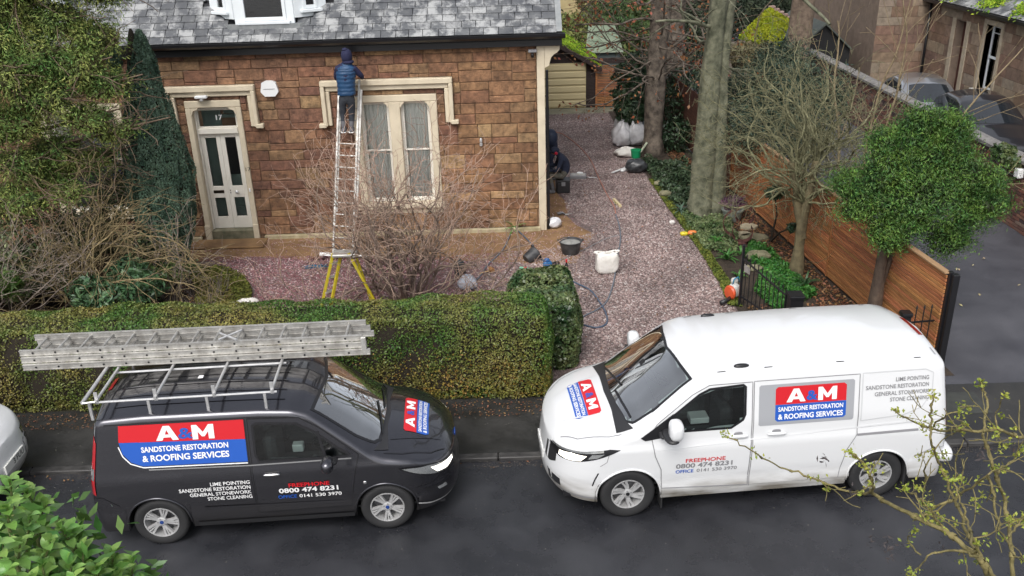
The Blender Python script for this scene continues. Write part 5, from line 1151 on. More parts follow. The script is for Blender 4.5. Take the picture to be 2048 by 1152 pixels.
# --- yellow stepladder
sl_ = thing('stepladder', 'yellow stepladder standing open behind the hedge under the bare shrub', 'stepladder', (-3.2, 14.9, 0))
SO = Vector((-3.2, 14.9, 0)); mt_yel = M_('yellow_fibreglass', (.42, .33, .01), .45, col2=(.5, .42, .04), scale=6)
tp = [OP(666, 508, 15.05), OP(682, 508, 15.15), OP(697, 506, 15.0), OP(710, 508, 15.2)]; ft = [G(637, 640), G(656, 640), G(766, 632), G(750, 622)]
def bar(mb, a, b, wx, wy):
    a, b = Vector(a), Vector(b); d = b-a; q = d.to_track_quat('Z', 'Y').to_matrix().to_4x4(); mb.box((-wx/2, -wy/2, 0), (wx/2, wy/2, d.length), c=.004, M=Matrix.Translation(a) @ q); return mb
for i in range(4): bar(MB(), ft[i]-SO, tp[i]-SO, .045 if i != 3 else .03, .05).build('rail', mt_yel, sl_)
for t in (.2, .42, .64, .85):
    a = ft[0].lerp(tp[0], t); b = ft[1].lerp(tp[1], t); bar(MB(), a-SO, b-SO+Vector((0, .12, 0)), .08, .03).build('tread', MT['steel'], sl_)
for t in (.3, .7): bar(MB(), ft[2].lerp(tp[2], t)-SO, ft[3].lerp(tp[3], t)-SO, .03, .02).build('brace', MT['steel'], sl_)
c = (tp[0]+tp[1]+tp[2]+tp[3])/4-SO; MB().box(c+Vector((-.2, -.14, -.02)), c+Vector((.22, .14, .03)), c=.01).build('platform', MT['steel'], sl_)
# --- seated man and bending man round the corner
WY = 22.35
wz = lambda x, y, Y=WY: OP(x, y, Y)
tbz = .34
tb = thing('toolbox', 'black plastic toolbox the crouching worker sits on at the house corner', 'toolbox', G(1126, 383, 0))
MB().box((-.17, -.16, 0), (.17, .16, .29), c=.02).build('box', MT['blackplastic'], tb); MB().box((-.18, -.17, .295), (.18, .17, .34), c=.015).build('lid', MT['blackplastic'], tb); MB().box((-.05, -.185, .2), (.05, -.165, .3), c=.004).build('latch', MT['gprint'], tb)
p2 = thing('person', 'person in navy fleece and cap with red ear defenders sitting on a toolbox', 'person'); O2 = Vector(G(1120, 383, 0))+Vector((.07, 0, 0)); p2.location = O2
L2 = lambda v: Vector(v)-O2
B = Vector((O2.x, O2.y, 0)); J = {
 'pelvis': (Vector((.06, 0, .44)), (.15, .13)), 'waist': (Vector((.09, 0, .58)), (.15, .14)), 'chest': (Vector((.03, 0, .80)), (.18, .16)), 'up': (Vector((-.03, 0, .92)), (.14, .12)), 'neck': (Vector((-.10, 0, .98)), .06), 'head': (Vector((-.19, 0, 1.03)), (.085, .095)), 'crown': (Vector((-.21, 0, 1.11)), (.075, .08)),
 'hl': (Vector((-.02, -.11, .44)), .095), 'hr': (Vector((-.02, .11, .44)), .095), 'kl': (Vector((-.34, -.15, .50)), .075), 'kr': (Vector((-.34, .15, .50)), .075), 'al': (Vector((-.26, -.15, .09)), .05), 'ar': (Vector((-.26, .15, .09)), .05), 'tl': (Vector((-.38, -.15, .045)), .04), 'tr': (Vector((-.38, .15, .045)), .04),
 'sl': (Vector((-.05, -.19, .88)), .075), 'el': (Vector((-.14, -.26, .62)), .055), 'wl': (Vector((-.37, -.14, .60)), .036), 'sr': (Vector((-.05, .19, .88)), .075), 'er': (Vector((-.15, .25, .64)), .055), 'wr': (Vector((-.38, .12, .66)), .036), 'nose': (Vector((-.285, 0, 1.02)), .015)}
E2 = [('pelvis', 'waist'), ('waist', 'chest'), ('chest', 'up'), ('up', 'neck'), ('neck', 'head'), ('head', 'crown'), ('head', 'nose'), ('pelvis', 'hl'), ('pelvis', 'hr'), ('hl', 'kl'), ('kl', 'al'), ('al', 'tl'), ('hr', 'kr'), ('kr', 'ar'), ('ar', 'tr'), ('up', 'sl'), ('sl', 'el'), ('el', 'wl'), ('up', 'sr'), ('sr', 'er'), ('er', 'wr')]
Ea = list(E2); h1 = hand(J, Ea, 'L', 'wl', J['wl'][0], (-1, .1, 0), (0, 0, -1)); h2 = hand(J, Ea, 'R', 'wr', J['wr'][0], (-1, -.1, 0), (0, 0, -1))
RG = lambda torso, legs, h: [(torso, {'sl', 'el', 'wl', 'sr', 'er', 'wr', 'up', 'chest', 'waist', 'neck'}), (legs, {'pelvis', 'hl', 'hr', 'kl', 'kr'}), (mt_shoe, {'al', 'ar', 'tl', 'tr'}), (mt_skin, h | {'head', 'crown', 'nose'})]
skin_body(J, Ea, 'pelvis', RG(mt_dnavy, mt_dirtyj, h1 | h2), p2)
superell('cap', (-.19, 0, 1.09), (.115, .10, .085), mt_dnavy, p2, 2.2); superell('cap_peak', (-.30, 0, 1.075), (.06, .07, .012), mt_dnavy, p2, 2.2)
for sd in (-1, 1):
    MB().lathe([(0, .0), (.04, .0), (.04, .03), (.025, .045), (0, .047)], 14, M=Matrix.Translation((-.17, sd*.092, 1.04)) @ Matrix.Rotation(-sd*PI/2, 4, 'X')).build('ear_defender', M_('red_plastic', (.5, .01, .04), .35), p2, smooth=40)
    superell('eye', (-.27, sd*.035, 1.05), (.008, .014, .008), MT['white'], p2, 2., seg=8); superell('shoe', (-.33, sd*.15, .05), (.14, .05, .05), mt_shoe, p2, 2.6)
p3 = thing('person', 'person in dark navy bending over beside the house wall behind the seated worker', 'person', (1.13, 23.35, 0))
J = {'pelvis': (Vector((.10, 0, .86)), (.15, .13)), 'waist': (Vector((.09, 0, 1.0)), (.15, .13)), 'chest': (Vector((-.02, 0, 1.20)), (.18, .15)), 'up': (Vector((-.14, 0, 1.24)), (.14, .11)), 'neck': (Vector((-.24, 0, 1.22)), .06), 'head': (Vector((-.34, 0, 1.16)), (.085, .095)), 'crown': (Vector((-.42, 0, 1.14)), (.075, .08)), 'nose': (Vector((-.36, 0, 1.05)), .015),
 'hl': (Vector((.08, -.10, .82)), .10), 'hr': (Vector((.08, .10, .82)), .10), 'kl': (Vector((-.06, -.13, .46)), .075), 'kr': (Vector((-.0, .14, .46)), .075), 'al': (Vector((.08, -.13, .09)), .05), 'ar': (Vector((.14, .14, .09)), .05), 'tl': (Vector((-.05, -.13, .045)), .04), 'tr': (Vector((.0, .14, .045)), .04),
 'sl': (Vector((-.13, -.19, 1.20)), .075), 'el': (Vector((-.16, -.24, .94)), .055), 'wl': (Vector((-.22, -.14, .74)), .036), 'sr': (Vector((-.13, .19, 1.20)), .075), 'er': (Vector((-.16, .25, .95)), .055), 'wr': (Vector((-.24, .12, .80)), .036)}
Ea = list(E2); h1 = hand(J, Ea, 'L', 'wl', J['wl'][0], (-.6, .1, -.8), (-1, 0, 0)); h2 = hand(J, Ea, 'R', 'wr', J['wr'][0], (-.6, -.1, -.8), (-1, 0, 0))
skin_body(J, Ea, 'pelvis', RG(mt_dnavy, mt_dnavy, h1 | h2), p3)
superell('jacket', (.0, 0, 1.12), (.20, .22, .24), M_('navy_jacket', (.012, .022, .05), .6, bump=.3, bscale=12), p3, 2.2, M=Matrix.Translation((0, 0, 0)))
superell('beanie', (-.39, 0, 1.17), (.10, .10, .09), mt_dnavy, p3, 2.2); superell('shoe', (.0, -.13, .05), (.14, .05, .05), mt_shoe, p3, 2.6); superell('shoe', (.06, .14, .05), (.14, .05, .05), mt_shoe, p3, 2.6)

# ================================================================ THINGS IN THE GARDEN
def solo(name, mb, mat, label, cat, loc, group=None, smooth=False, rz=0.):
    return tag(mb.build(name, mat, None, smooth, loc=loc, rot=(0, 0, rz)), label, cat, group)
def lump(sz, seed, amp=.12, seg=26, n=2.3, pinch=0., flat=0.):
    """creased sack shape, base on z=0"""
    r = random.Random(seed); ph = [r.uniform(0, 6) for _ in range(9)]; vs = []; fs = []; rows = seg//2+2
    for i in range(rows+1):
        a = -PI/2+PI*i/rows
        for j in range(seg):
            b = 2*PI*j/seg; e = 2/n; f = lambda q: math.copysign(abs(q)**e, q)
            x, y, z = f(math.cos(a))*f(math.cos(b)), f(math.cos(a))*f(math.sin(b)), f(math.sin(a))
            d = 1+amp*(math.sin(3*b+ph[0]+a*2)*.5+math.sin(5*b-a*6+ph[1])*.35+abs(math.sin(9*b+ph[2]+3*a))*-.3+math.sin(13*b+7*a+ph[3])*.2)
            t = (z+1)/2; k = 1-pinch*max(0, t-.55)/.45
            vs.append((x*sz[0]*d*k, y*sz[1]*d*k, max(0, (t**(1+flat))*sz[2]*(1+amp*.4*math.sin(4*b+ph[4])))))
    for i in range(rows):
        for j in range(seg): fs.append((i*seg+j, i*seg+(j+1) % seg, (i+1)*seg+(j+1) % seg, (i+1)*seg+j))
    return MB().add(vs, fs)
mt_bagw = M_('white_woven_sack', (.62, .60, .55), .7, col2=(.74, .72, .68), scale=6, bump=.5, bscale=14)
mt_bagc = M_('clear_polythene', (.5, .5, .52), .25, col2=(.68, .68, .7), scale=5, bump=.6, bscale=12, coat=.4)
mt_bagg = M_('grey_polythene', (.34, .37, .44), .3, col2=(.5, .53, .6), scale=5, bump=.5, bscale=12)
sk = thing('rubble_sack', 'full white woven sack standing open on the gravel drive', 'sack', G(1213, 545), .1)
lump((.23, .13, .44), 3, .08, n=4.5).build('sack', mt_bagw, sk, smooth=True)
mb = MB(); ring = []
for i in range(24): q = 2*PI*i/24; ring.append((.22*math.cos(q), .045*math.sin(q), .44+.02*math.sin(3*q)))
mb.tube(ring, .018, 6, closed=True).build('rim', mt_bagw, sk, smooth=True)
for sx in (-1, 1): superell('corner', (sx*.22, 0, .45), (.05, .03, .03), mt_bagw, sk, 2.)
solo('bag', lump((.20, .15, .30), 5, .12, n=2.6, pinch=.5), mt_bagg, 'crumpled grey plastic bag standing beside the black sprayer on red gravel', 'bag', G(936, 578), smooth=True)
solo('bag', lump((.17, .14, .24), 8, .12), mt_bagc, 'shiny clear bag lying at the foot of the cream house corner', 'bag', G(1108, 455), smooth=True)
solo('plastic_sheet', lump((.23, .12, .10), 9, .2), mt_bagw, 'scrap of white plastic lying on the moss bed just behind the hedge', 'plastic', G(492, 608), smooth=True, rz=.3)
def bucket(name, label, cat, loc, r0, r1, h, rot=(0, 0, 0), fill=None):
    t = thing(name, label, cat, loc); t.rotation_euler = rot
    mt_b = M_('black_rubber_bucket', (.02, .021, .024), .5, col2=(.07, .07, .072), scale=7, bump=.2, bscale=20)
    MB().lathe([(0, 0), (r0, 0), (r0+.005, .01), (r1, h), (r1+.014, h), (r1+.014, h+.012), (r1-.008, h+.012), (r0-.006, .018), (0, .016)], 32, cap=False).build('tub', mt_b, t, smooth=40)
    if fill is not None: MB().lathe([(0, fill[1]+.03), (r1*.5, fill[1]+.02), (r1*.93, fill[1])], 24, cap=False).build('contents', fill[0], t, smooth=True)
    for sx in (-1, 1): MB().tube([(sx*r1, -.05, h), (sx*(r1+.035), -.035, h+.03), (sx*(r1+.04), 0, h+.04), (sx*(r1+.035), .035, h+.03), (sx*r1, .05, h)], .011, 6).build('handle', mt_b, t, smooth=True)
    return t
bucket('mortar_tub', 'black flexible tub full of grey mortar on the gravel', 'tub', G(1141, 506), .17, .235, .27, fill=(M_('wet_mortar', (.2, .2, .19), .7, col2=(.32, .32, .3), scale=12, bump=.6, bscale=20), .235))
b_ = bucket('bucket', 'black plastic bucket tipped on its side near the hose', 'bucket', G(1060, 524)+Vector((-.08, 0, .05)), .11, .15, .27, rot=(-.5, 1.1, 0))
t = thing('garden_sprayer', 'black cylindrical sprayer bottle standing beside the grey plastic bag', 'sprayer', G(920, 556)); MB().lathe([(.0, 0), (.10, 0), (.105, .02), (.105, .30), (.09, .36), (.05, .39), (.04, .42), (0, .42)], 22).build('tank', M_('black_tank', (.018, .02, .022), .35, col2=(.04, .045, .05), scale=9), t, smooth=40)
MB().tube([(0, 0, .41), (0, 0, .47)], .012, 8).tube([(-.06, 0, .48), (.06, 0, .48)], .014, 8).build('handle', MT['gprint'], t); MB().tube([(.08, 0, .35), (.12, .02, .3), (.11, .04, .1), (.1, .05, .02)], .008, 6).build('hose', MT['black'], t, smooth=True)
t = thing('mallet', 'wooden mallet lying on the red gravel beside the black sprayer', 'mallet', G(975, 546), .5)
MB().tube([(-.18, 0, .03), (.06, 0, .04)], .014, 8).build('handle', M_('ash_wood', (.42, .28, .14), .6), t); MB().lathe([(.045, -.07), (.055, -.05), (.055, .05), (.045, .07)], 14, M=Matrix.Translation((.09, 0, .055)) @ Matrix.Rotation(PI/2, 4, 'X')).build('head', M_('mallet_wood', (.30, .15, .06), .6), t, smooth=40)
t = thing('bottle', 'tall dark drinks bottle with pale label standing behind the ivy bush', 'bottle', G(1133, 552)); MB().lathe([(0, 0), (.042, 0), (.045, .01), (.045, .20), (.03, .25), (.016, .28), (.016, .36), (0, .36)], 18).build('glass', M_('dark_glass', (.01, .012, .01), .08, coat=1), t, smooth=40); MB().lathe([(.0458, .05), (.0458, .15)], 18, cap=False).build('label', MT['wprint'], t, smooth=True); MB().lathe([(.0175, .30), (.0175, .362), (0, .363)], 12, cap=False).build('cap', MT['red'], t)
t = thing('power_tool', 'blue power tool with coiled lead lying near the tipped bucket', 'power tool', G(1095, 534), .3); superell('body', (0, 0, .07), (.10, .06, .07), M_('blue_tool', (.02, .12, .3), .4), t, 2.6); superell('motor', (-.01, 0, .15), (.06, .05, .05), M_('blue_tool_top', (.02, .10, .28), .4), t, 2.4)
MB().tube([(.08, 0, .06), (.16, .02, .07), (.2, .06, .05)], .022, 8).build('grip', MT['blackplastic'], t, smooth=True); MB().tube([(.2+.08*math.cos(q*.5), .05+.06*math.sin(q*.5), .015+.002*q) for q in range(26)], .006, 5).build('lead', MT['black'], t, smooth=True)
t = thing('blue_rope', 'tangle of blue rope on the gravel left of the yellow stepladder', 'rope', G(633, 535)); r_ = random.Random(4)
MB().tube([(r_.uniform(-.26, .26), r_.uniform(-.07, .07), r_.uniform(.01, .05)) for _ in range(40)], .009, 5).build('strands', M_('blue_rope_mat', (.03, .14, .25), .8), t, smooth=True)
o = solo('caulking_tube', MB().lathe([(0, 0), (.025, 0), (.025, .17), (.02, .18), (.008, .19), (.004, .26), (0, .26)], 14, M=Matrix.Translation((0, 0, .03)) @ Matrix.Rotation(PI/2-.1, 4, 'X')), M_('tube_green', (.2, .45, .3), .4), 'small green and red tube lying on the gravel between sprayer and tipped bucket', 'tube', G(1040, 538), smooth=40, rz=1.)
MB().lathe([(.026, .10), (.026, .172)], 14, M=Matrix.Translation((0, 0, .03)) @ Matrix.Rotation(PI/2-.1, 4, 'X'), cap=False).build('end_cap', MT['red'], o)
# spirit level, trowels, tray
t = thing('spirit_level', 'pale yellow spirit level lying on the gravel beside the red hose', 'spirit level', G(1234, 408), 1.75)
MB().box((-.28, -.03, 0), (.28, .03, .012), c=.003).box((-.28, -.03, .012), (-.2, .03, .055)).box((-.05, -.03, .012), (.05, .03, .055)).box((.2, -.03, .012), (.28, .03, .055)).box((-.28, -.03, .056), (.28, .03, .066), c=.002).build('frame', M_('cream_metal', (.6, .5, .3), .4), t)
MB().box((-.03, -.031, .02), (.03, .031, .05)).build('vial', M_('vial', (.3, .5, .1), .2), t)
t = thing('trowel', 'grey steel trowel and dust pan dropped on the sand by the house corner', 'trowel', G(1131, 430), .4); MB().prism([(-.02, -.05, .01), (.16, -.02, .01), (.16, .02, .01), (-.02, .06, .01)], (0, 0, .004)).build('blade', MT['steel'], t); MB().tube([(-.02, 0, .02), (-.08, 0, .05), (-.2, 0, .04)], .014, 8).build('handle', MT['blackplastic'], t, smooth=True); MB().box((-.14, .06, .0), (.02, .2, .03), c=.01).build('pan', MT['gprint'], t)
t = thing('power_tool_case', 'open grey tool case lying on the gravel behind the seated worker', 'tool case', G(1156, 356), -.1); MB().box((-.22, -.12, 0), (.22, .12, .10), c=.015).build('case', MT['gprint'], t); MB().box((-.19, -.09, .098), (.19, .09, .115), c=.01).build('tools', MT['steel'], t); superell('roller', (.05, 0, .14), (.09, .03, .03), MT['white'], t)
MB().tube([(.22, 0, .03), (.32, -.02, .02), (.42, .0, .02), (.5, -.06, .02)], .012, 6).build('lance', MT['metal'], t, smooth=True)
t = thing('toy', 'orange and yellow plastic toy at the edge of the drive by the flower bed', 'toy', G(1377, 471), -.1); superell('orange_part', (.08, 0, .06), (.10, .07, .06), M_('orange_plastic', (.75, .22, .06), .4), t); superell('yellow_part', (-.10, 0, .045), (.09, .06, .045), M_('yellow_plastic', (.6, .5, .03), .4), t); superell('green_part', (.18, .02, .04), (.05, .05, .04), M_('green_plastic', (.06, .13, .07), .5), t)
solo('stone', lump((.07, .06, .09), 12, .1), M_('white_quartz', (.6, .58, .55), .6), 'single white quartz stone on the drive near the thick beech trunk', 'stone', G(1344, 448), smooth=True)
t = thing('petrol_blower', 'orange and white petrol engine tool beside the open black gate', 'garden machine', G(1467, 597), .5)
superell('engine', (0, 0, .17), (.10, .10, .14), M_('offwhite_plastic', (.5, .5, .48), .5), t, 2.8); MB().lathe([(0, 0), (.13, 0), (.14, .03), (.12, .06), (0, .07)], 22, M=Matrix.Translation((-.09, -.02, .16)) @ Matrix.Rotation(-PI/2, 4, 'Y')).build('fan_cover', M_('orange_red_plastic', (.6, .09, .03), .4), t, smooth=40)
superell('tank', (.05, .06, .33), (.07, .06, .06), M_('offwhite_tank', (.55, .54, .5), .5), t); MB().tube([(-.12, -.05, .07), (-.28, -.12, .08), (-.42, -.12, .06)], [.035, .04, .045], 10).build('nozzle', MT['blackplastic'], t, smooth=True); MB().tube([(-.05, 0, .3), (-.02, .0, .40), (.08, 0, .42), (.12, 0, .3)], .013, 6).build('handle', M_('blue_grip', (.03, .2, .35), .5), t, smooth=True)
# hoses
def path(name, px, r, mat, label, cat, z=.02):
    pts = [G(x, y, z) for x, y in px]; out = []
    for i in range(len(pts)-1):
        p0, p1, p2_, p3_ = pts[max(i-1, 0)], pts[i], pts[i+1], pts[min(i+2, len(pts)-1)]
        for k in range(6):
            t = k/6; out.append(.5*((2*p1)+(-p0+p2_)*t+(2*p0-5*p1+4*p2_-p3_)*t*t+(-p0+3*p1-3*p2_+p3_)*t**3))
    out.append(pts[-1]); o = MB().tube(out, r, 7).build(name, mat, None, smooth=True); return tag(o, label, cat)
mt_hg = M_('grey_hose', (.13, .15, .18), .5); mt_hr = M_('red_hose', (.42, .17, .12), .5)
path('hose', [(1098, 262), (1125, 268), (1155, 290), (1180, 318), (1195, 350), (1212, 385), (1228, 412), (1231, 428)], .012, mt_hr, 'thin red air hose running along the drive past the crouching workers', 'hose')
path('hose', [(1231, 428), (1238, 450), (1241, 480), (1234, 515), (1228, 560), (1215, 600), (1196, 618), (1172, 630), (1160, 637)], .015, mt_hg, 'grey hose joined to the red one, running past the white sack to the ivy bush', 'hose')
path('hose', [(1037, 462), (1060, 485), (1085, 520), (1115, 545), (1150, 565), (1180, 580), (1200, 605), (1213, 630), (1212, 648), (1192, 655), (1168, 650)], .016, M_('blue_grey_hose', (.07, .1, .15), .5), 'blue grey hose looping from the wall past the tipped bucket around the ivy bush', 'hose')
path('hose', [(1020, 470), (1005, 500), (975, 530), (962, 550), (950, 562)], .014, mt_hg, 'short grey hose trailing from the wall to the grey plastic bag', 'hose')
path('cable', [(1238, 470), (1210, 478), (1170, 498), (1120, 520), (1098, 530)], .008, MT['gprint'], 'thin dark cable crossing the gravel past the mortar tub', 'cable', .015)
# rubble bags by the back tree
for k, (x, y, s, sd, mt, lb, zz_) in enumerate(((1252, 312, (.36, .25, .26), 21, mt_bagw, 'flat white rubble bag nearest the camera at the foot of the pile', 0), (1244, 292, (.30, .28, .55), 22, mt_bagc, 'large clear rubble bag on the left of the pile by the tree', 0), (1270, 290, (.34, .3, .60), 23, mt_bagc, 'bulging clear bag pressed against the back tree trunk', 0), (1262, 268, (.28, .25, .66), 24, mt_bagw, 'tall white bag standing at the back of the rubble pile', 0), (1284, 272, (.22, .22, .52), 25, mt_bagg, 'greenish grey bag wedged between rubble pile and tree trunk', 0), (1238, 272, (.16, .16, .52), 27, mt_bagc, 'thin clear bag standing upright at the left back of the rubble pile', 0))):
    solo('rubble_bag', lump((s[0], s[1], s[2]*(1.35 if s[2] > .3 else 1)), sd, .26, n=2.6, pinch=.5), mt, lb, 'rubble bag', G(x, y), 'rubble bags piled by the tree', True)
t = thing('litter_bag', 'white bag with a red print on top of the rubble pile', 'bag', G(1261, 262)+Vector((0, .15, .45))); lump((.12, .1, .28), 31, .15, pinch=.6).build('bag', mt_bagw, t, smooth=True); superell('print', (.06, -.06, .16), (.04, .02, .05), M_('orange_print', (.5, .1, .04), .5), t)
solo('bin_bag', lump((.30, .24, .36), 33, .12), M_('black_polythene', (.015, .016, .018), .3, col2=(.06, .065, .07), scale=7, bump=.5, bscale=10), 'shiny black bin bag beside the green tub at the edge of the bed', 'bin bag', G(1272, 344), smooth=True)
solo('green_tub', MB().lathe([(0, 0), (.12, 0), (.14, .2), (.15, .2), (.15, .22), (.12, .22), (.10, .03), (0, .03)], 20), M_('green_plastic_tub', (.01, .25, .1), .4), 'bright green plastic tub lying on the black bin bag', 'tub', G(1271, 336)+Vector((0, 0, .30)), smooth=40)
t = thing('offcuts', 'white moulding offcuts lying on gravel left of the black bin bag', 'offcuts', G(1240, 343), .5)
bar(MB(), (-.3, -.05, .03), (.25, .08, .05), .05, .03).build('strip', MT['white'], t)
for k in range(4): superell('piece', (.02+.1*k, -.08+.03*(k % 2), .04), (.06, .05, .04), MT['white'], t, 2.3)
t = tag(bar(MB(), (0, 0, 0), (.32, .1, .42), .07, .03).build('timber_batten', M_('pale_batten', (.45, .5, .38), .6), None, loc=G(1272, 316)), 'pale green batten leaning against the back tree trunk', 'batten')
# sculpture, slabs, planter
mt_rust = M_('rusted_steel', (.06, .022, .02), .8, col2=(.13, .045, .035), scale=9, bump=.3, bscale=40)
sc = thing('garden_sculpture', 'rusty steel figure of curled hoops standing in the flower bed', 'sculpture', G(1483, 487), -.25)
def hoop(cx, cz, r, a0, a1, wd=.11, n=22):
    mb = MB(); vs = []; fs = []
    for i in range(n+1):
        q = math.radians(a0+(a1-a0)*i/n)
        for rr in (r, r-.012):
            for y in (-wd, wd): vs.append((cx+rr*math.cos(q), y, cz+rr*math.sin(q)))
    for i in range(n):
        a = i*4; b = a+4; fs += [(a, a+1, b+1, b), (a+2, b+2, b+3, a+3), (a, b, b+2, a+2), (a+1, a+3, b+3, b+1)]
    return mb.add(vs, fs)
hoop(.02, .66, .20, -60, 240, .09).build('upper_hoop', mt_rust, sc, smooth=40); hoop(-.0, .27, .22, 150, 395, .09).build('lower_hoop', mt_rust, sc, smooth=40); hoop(-.12, .46, .30, 110, 250, .08).build('back_band', mt_rust, sc, smooth=40)
superell('base', (-.02, 0, .03), (.14, .12, .04), mt_rust, sc)
mt_slab = M_('pale_sandstone_slab', (.32, .27, .17), .8, col2=(.42, .38, .27), scale=5, bump=.4, bscale=20); mt_slabm = M_('mossy_slab', (.14, .14, .08), .85, col2=(.24, .22, .14), scale=5, bump=.4, bscale=20)
def slab(loc, r, h, mat, label, seed):
    rr = random.Random(seed); n = 14; pts = [(r[0]*(1+.12*rr.uniform(-1, 1))*math.cos(2*PI*i/n), r[1]*(1+.12*rr.uniform(-1, 1))*math.sin(2*PI*i/n), .0) for i in range(n)]; mb = MB(); mb.prism(pts, (0, 0, h)); o = mb.build('stone_slab', mat, None, loc=loc); bv = o.modifiers.new('b', 'BEVEL'); bv.width = .012; bv.segments = 2; return tag(o, label, 'stone', 'stepping slabs by the sculpture')
slab(G(1484, 472), (.20, .15), .07, mt_slab, 'pale slab directly behind the rusty sculpture', 1); slab(G(1497, 457), (.19, .16), .08, mt_slab, 'pale slab right of the upper hoop of the sculpture', 2); slab(G(1508, 478), (.30, .22), .07, mt_slabm, 'mossy round slab to the right of the sculpture', 3)
for k, (x, y, s, lb) in enumerate(((1515, 520, (.26, .17, .2), 'mossy boulder between the sculpture and the gate'), (1506, 540, (.2, .13, .1), 'low flat rock just behind the black gate'), (1543, 577, (.16, .12, .1), 'rock beside the black gate post'), (1330, 392, (.16, .12, .14), 'stone edging the bed left of the thick trunk'), (1318, 372, (.15, .13, .14), 'stone edging the bed beyond the thick trunk'))):
    solo('rock', lump(s, 40+k, .12), mt_slabm, lb, 'rock', G(x, y), smooth=True)
pl_ = thing('planter', 'round grey stone planter holding a purple heather beside the thick trunk', 'planter', G(1464, 440)); MB().lathe([(0, 0), (.17, 0), (.2, .05), (.24, .24), (.26, .25), (.26, .28), (.21, .28), (.2, .22), (0, .22)], 26).build('pot', M_('stone_pot', (.14, .16, .14), .85, col2=(.2, .22, .2), scale=8), pl_, smooth=40)
# ================================================================ GATE, FENCES, GARAGE
MB_ = MT['black']
gt = thing('iron_gate', 'open black iron gate leaf with spiked bars at the end of the flower bed', 'gate')
a, b = G(1476, 612), G(1536, 640); a = Vector((4.16, 14.95, 0)); b = Vector((4.62, 13.75, 0)); gt.location = b
L0 = a-b
def gp(t, z): return Vector((L0.x*t, L0.y*t, z))
bar(MB(), gp(1, .03), gp(1, 1.22), .045, .045).build('stile', MB_, gt); bar(MB(), gp(0.02, .05), gp(0.02, .85), .03, .03).build('stile', MB_, gt)
for (z0, z1) in ((.95, .74), (.22, .22)): bar(MB(), gp(1, z0), gp(0, z1), .012, .04).build('rail', MB_, gt)
for k in range(1, 11):
    t = 1-k/11; zt_ = .95-(.21)*(k/11); mb = MB(); mb.tube([gp(t, .08), gp(t, zt_+.10)], .009, 6); mb.lathe([(0, 0), (.016, .02), (0, .07)], 6, M=Matrix.Translation(gp(t, zt_+.09))); mb.build('bar', MB_, gt)
MB().prism([gp(.93, .74)+Vector((-.015, 0, 0)), gp(.80, .74)+Vector((-.015, 0, 0)), gp(.80, .86)+Vector((-.015, 0, 0)), gp(.93, .88)+Vector((-.015, 0, 0))], (-.004, 0, 0)).build('plate', MT['steel'], gt)
def gpost(loc, s, h, label):
    t = thing('gate_post', label, 'post', loc); MB().box((-s/2, -s/2, 0), (s/2, s/2, h), c=.006).build('post', MB_, t); c = s/2+.015
    MB().box((-c, -c, h), (c, c, h+.05), c=.006).prism([(-c+.005, -c+.005, h+.05), (c-.005, -c+.005, h+.05), (c-.005, c-.005, h+.05), (-c+.005, c-.005, h+.05)], (0, 0, .012)).build('cap', MB_, t)
gpost((4.72, 13.62, 0), .22, .78, 'square black gate post between gate leaf and the white van roof'); gpost((6.05, 12.45, 0), .13, .95, 'slim black post beside the railing at the fence end')
rl = thing('iron_railing', 'short black iron railing with pointed bars against the slatted fence end', 'railing', (6.10, 12.4, 0))
for z in (.85, .2): bar(MB(), (0, 0, z), (.42, .05, z), .012, .035).build('rail', MB_, rl)
for k in range(4): MB().tube([(.08+.12*k, .01*k, .05), (.08+.12*k, .01*k, 1.08)], .013 if k == 3 else .009, 6).lathe([(0, 0), (.02, .02), (0, .08)], 6, M=Matrix.Translation((.08+.12*k, .01*k, 1.07))).build('bar', MB_, rl)
# slatted cedar fence; each slat a part
mt_ced = M_('cedar', (.27, .10, .035), .6, col2=(.42, .18, .07), scale=4, stretch=(2.2, 1, 14), detail=4, bump=.1); objvar(mt_ced, .28, .012)
fn = thing('slatted_fence', 'tall new cedar fence of narrow horizontal slats along the flower bed', 'fence')
FA = Vector((6.52, 12.32, 0)); FB = Vector((5.62, 21.9, 0)); fn.location = FA; fd = (FB-FA); fl = fd.length; fd.normalize(); fan_ = math.atan2(fd.y, fd.x); fn.rotation_euler = (0, 0, fan_)
PW = 1.92; NP = 5; pitch = .062; rows = 26
sm = MB().box((.012, -.012, -.024), (PW-.012, .012, .024), c=.003).mesh('slat', mt_ced)
for k in range(NP):
    for r in range(rows):
        link('slat', sm, fn, (k*PW, .0+rs.uniform(-.002, .002), .08+pitch*r))
mt_fp = M_('dark_fence_post', (.035, .022, .018), .7)
for k in range(NP+1):
    MB().box((k*PW-.035, -.075, 0), (k*PW+.035, -.014, 1.72), c=.004).build('post', mt_fp if k else MB_, fn)
    if k: MB().box((k*PW-.02, .013, .05), (k*PW+.02, .03, 1.68)).build('batten', mt_ced, fn)
MB().box((-.0, -.05, 1.68), (NP*PW, .05, 1.71), c=.004).build('capping', M_('pale_capping', (.32, .2, .11), .6), fn)
MB().box((.0, -.06, -.05), (NP*PW, -.02, .055)).build('gravel_board', mt_fp, fn)
ep = solo('end_post', MB().box((-.05, -.05, 0), (.05, .05, 1.70), c=.01), MB_, 'round topped black post closing the street end of the cedar fence', 'post', FA+Vector((.09, -.06, 0)))
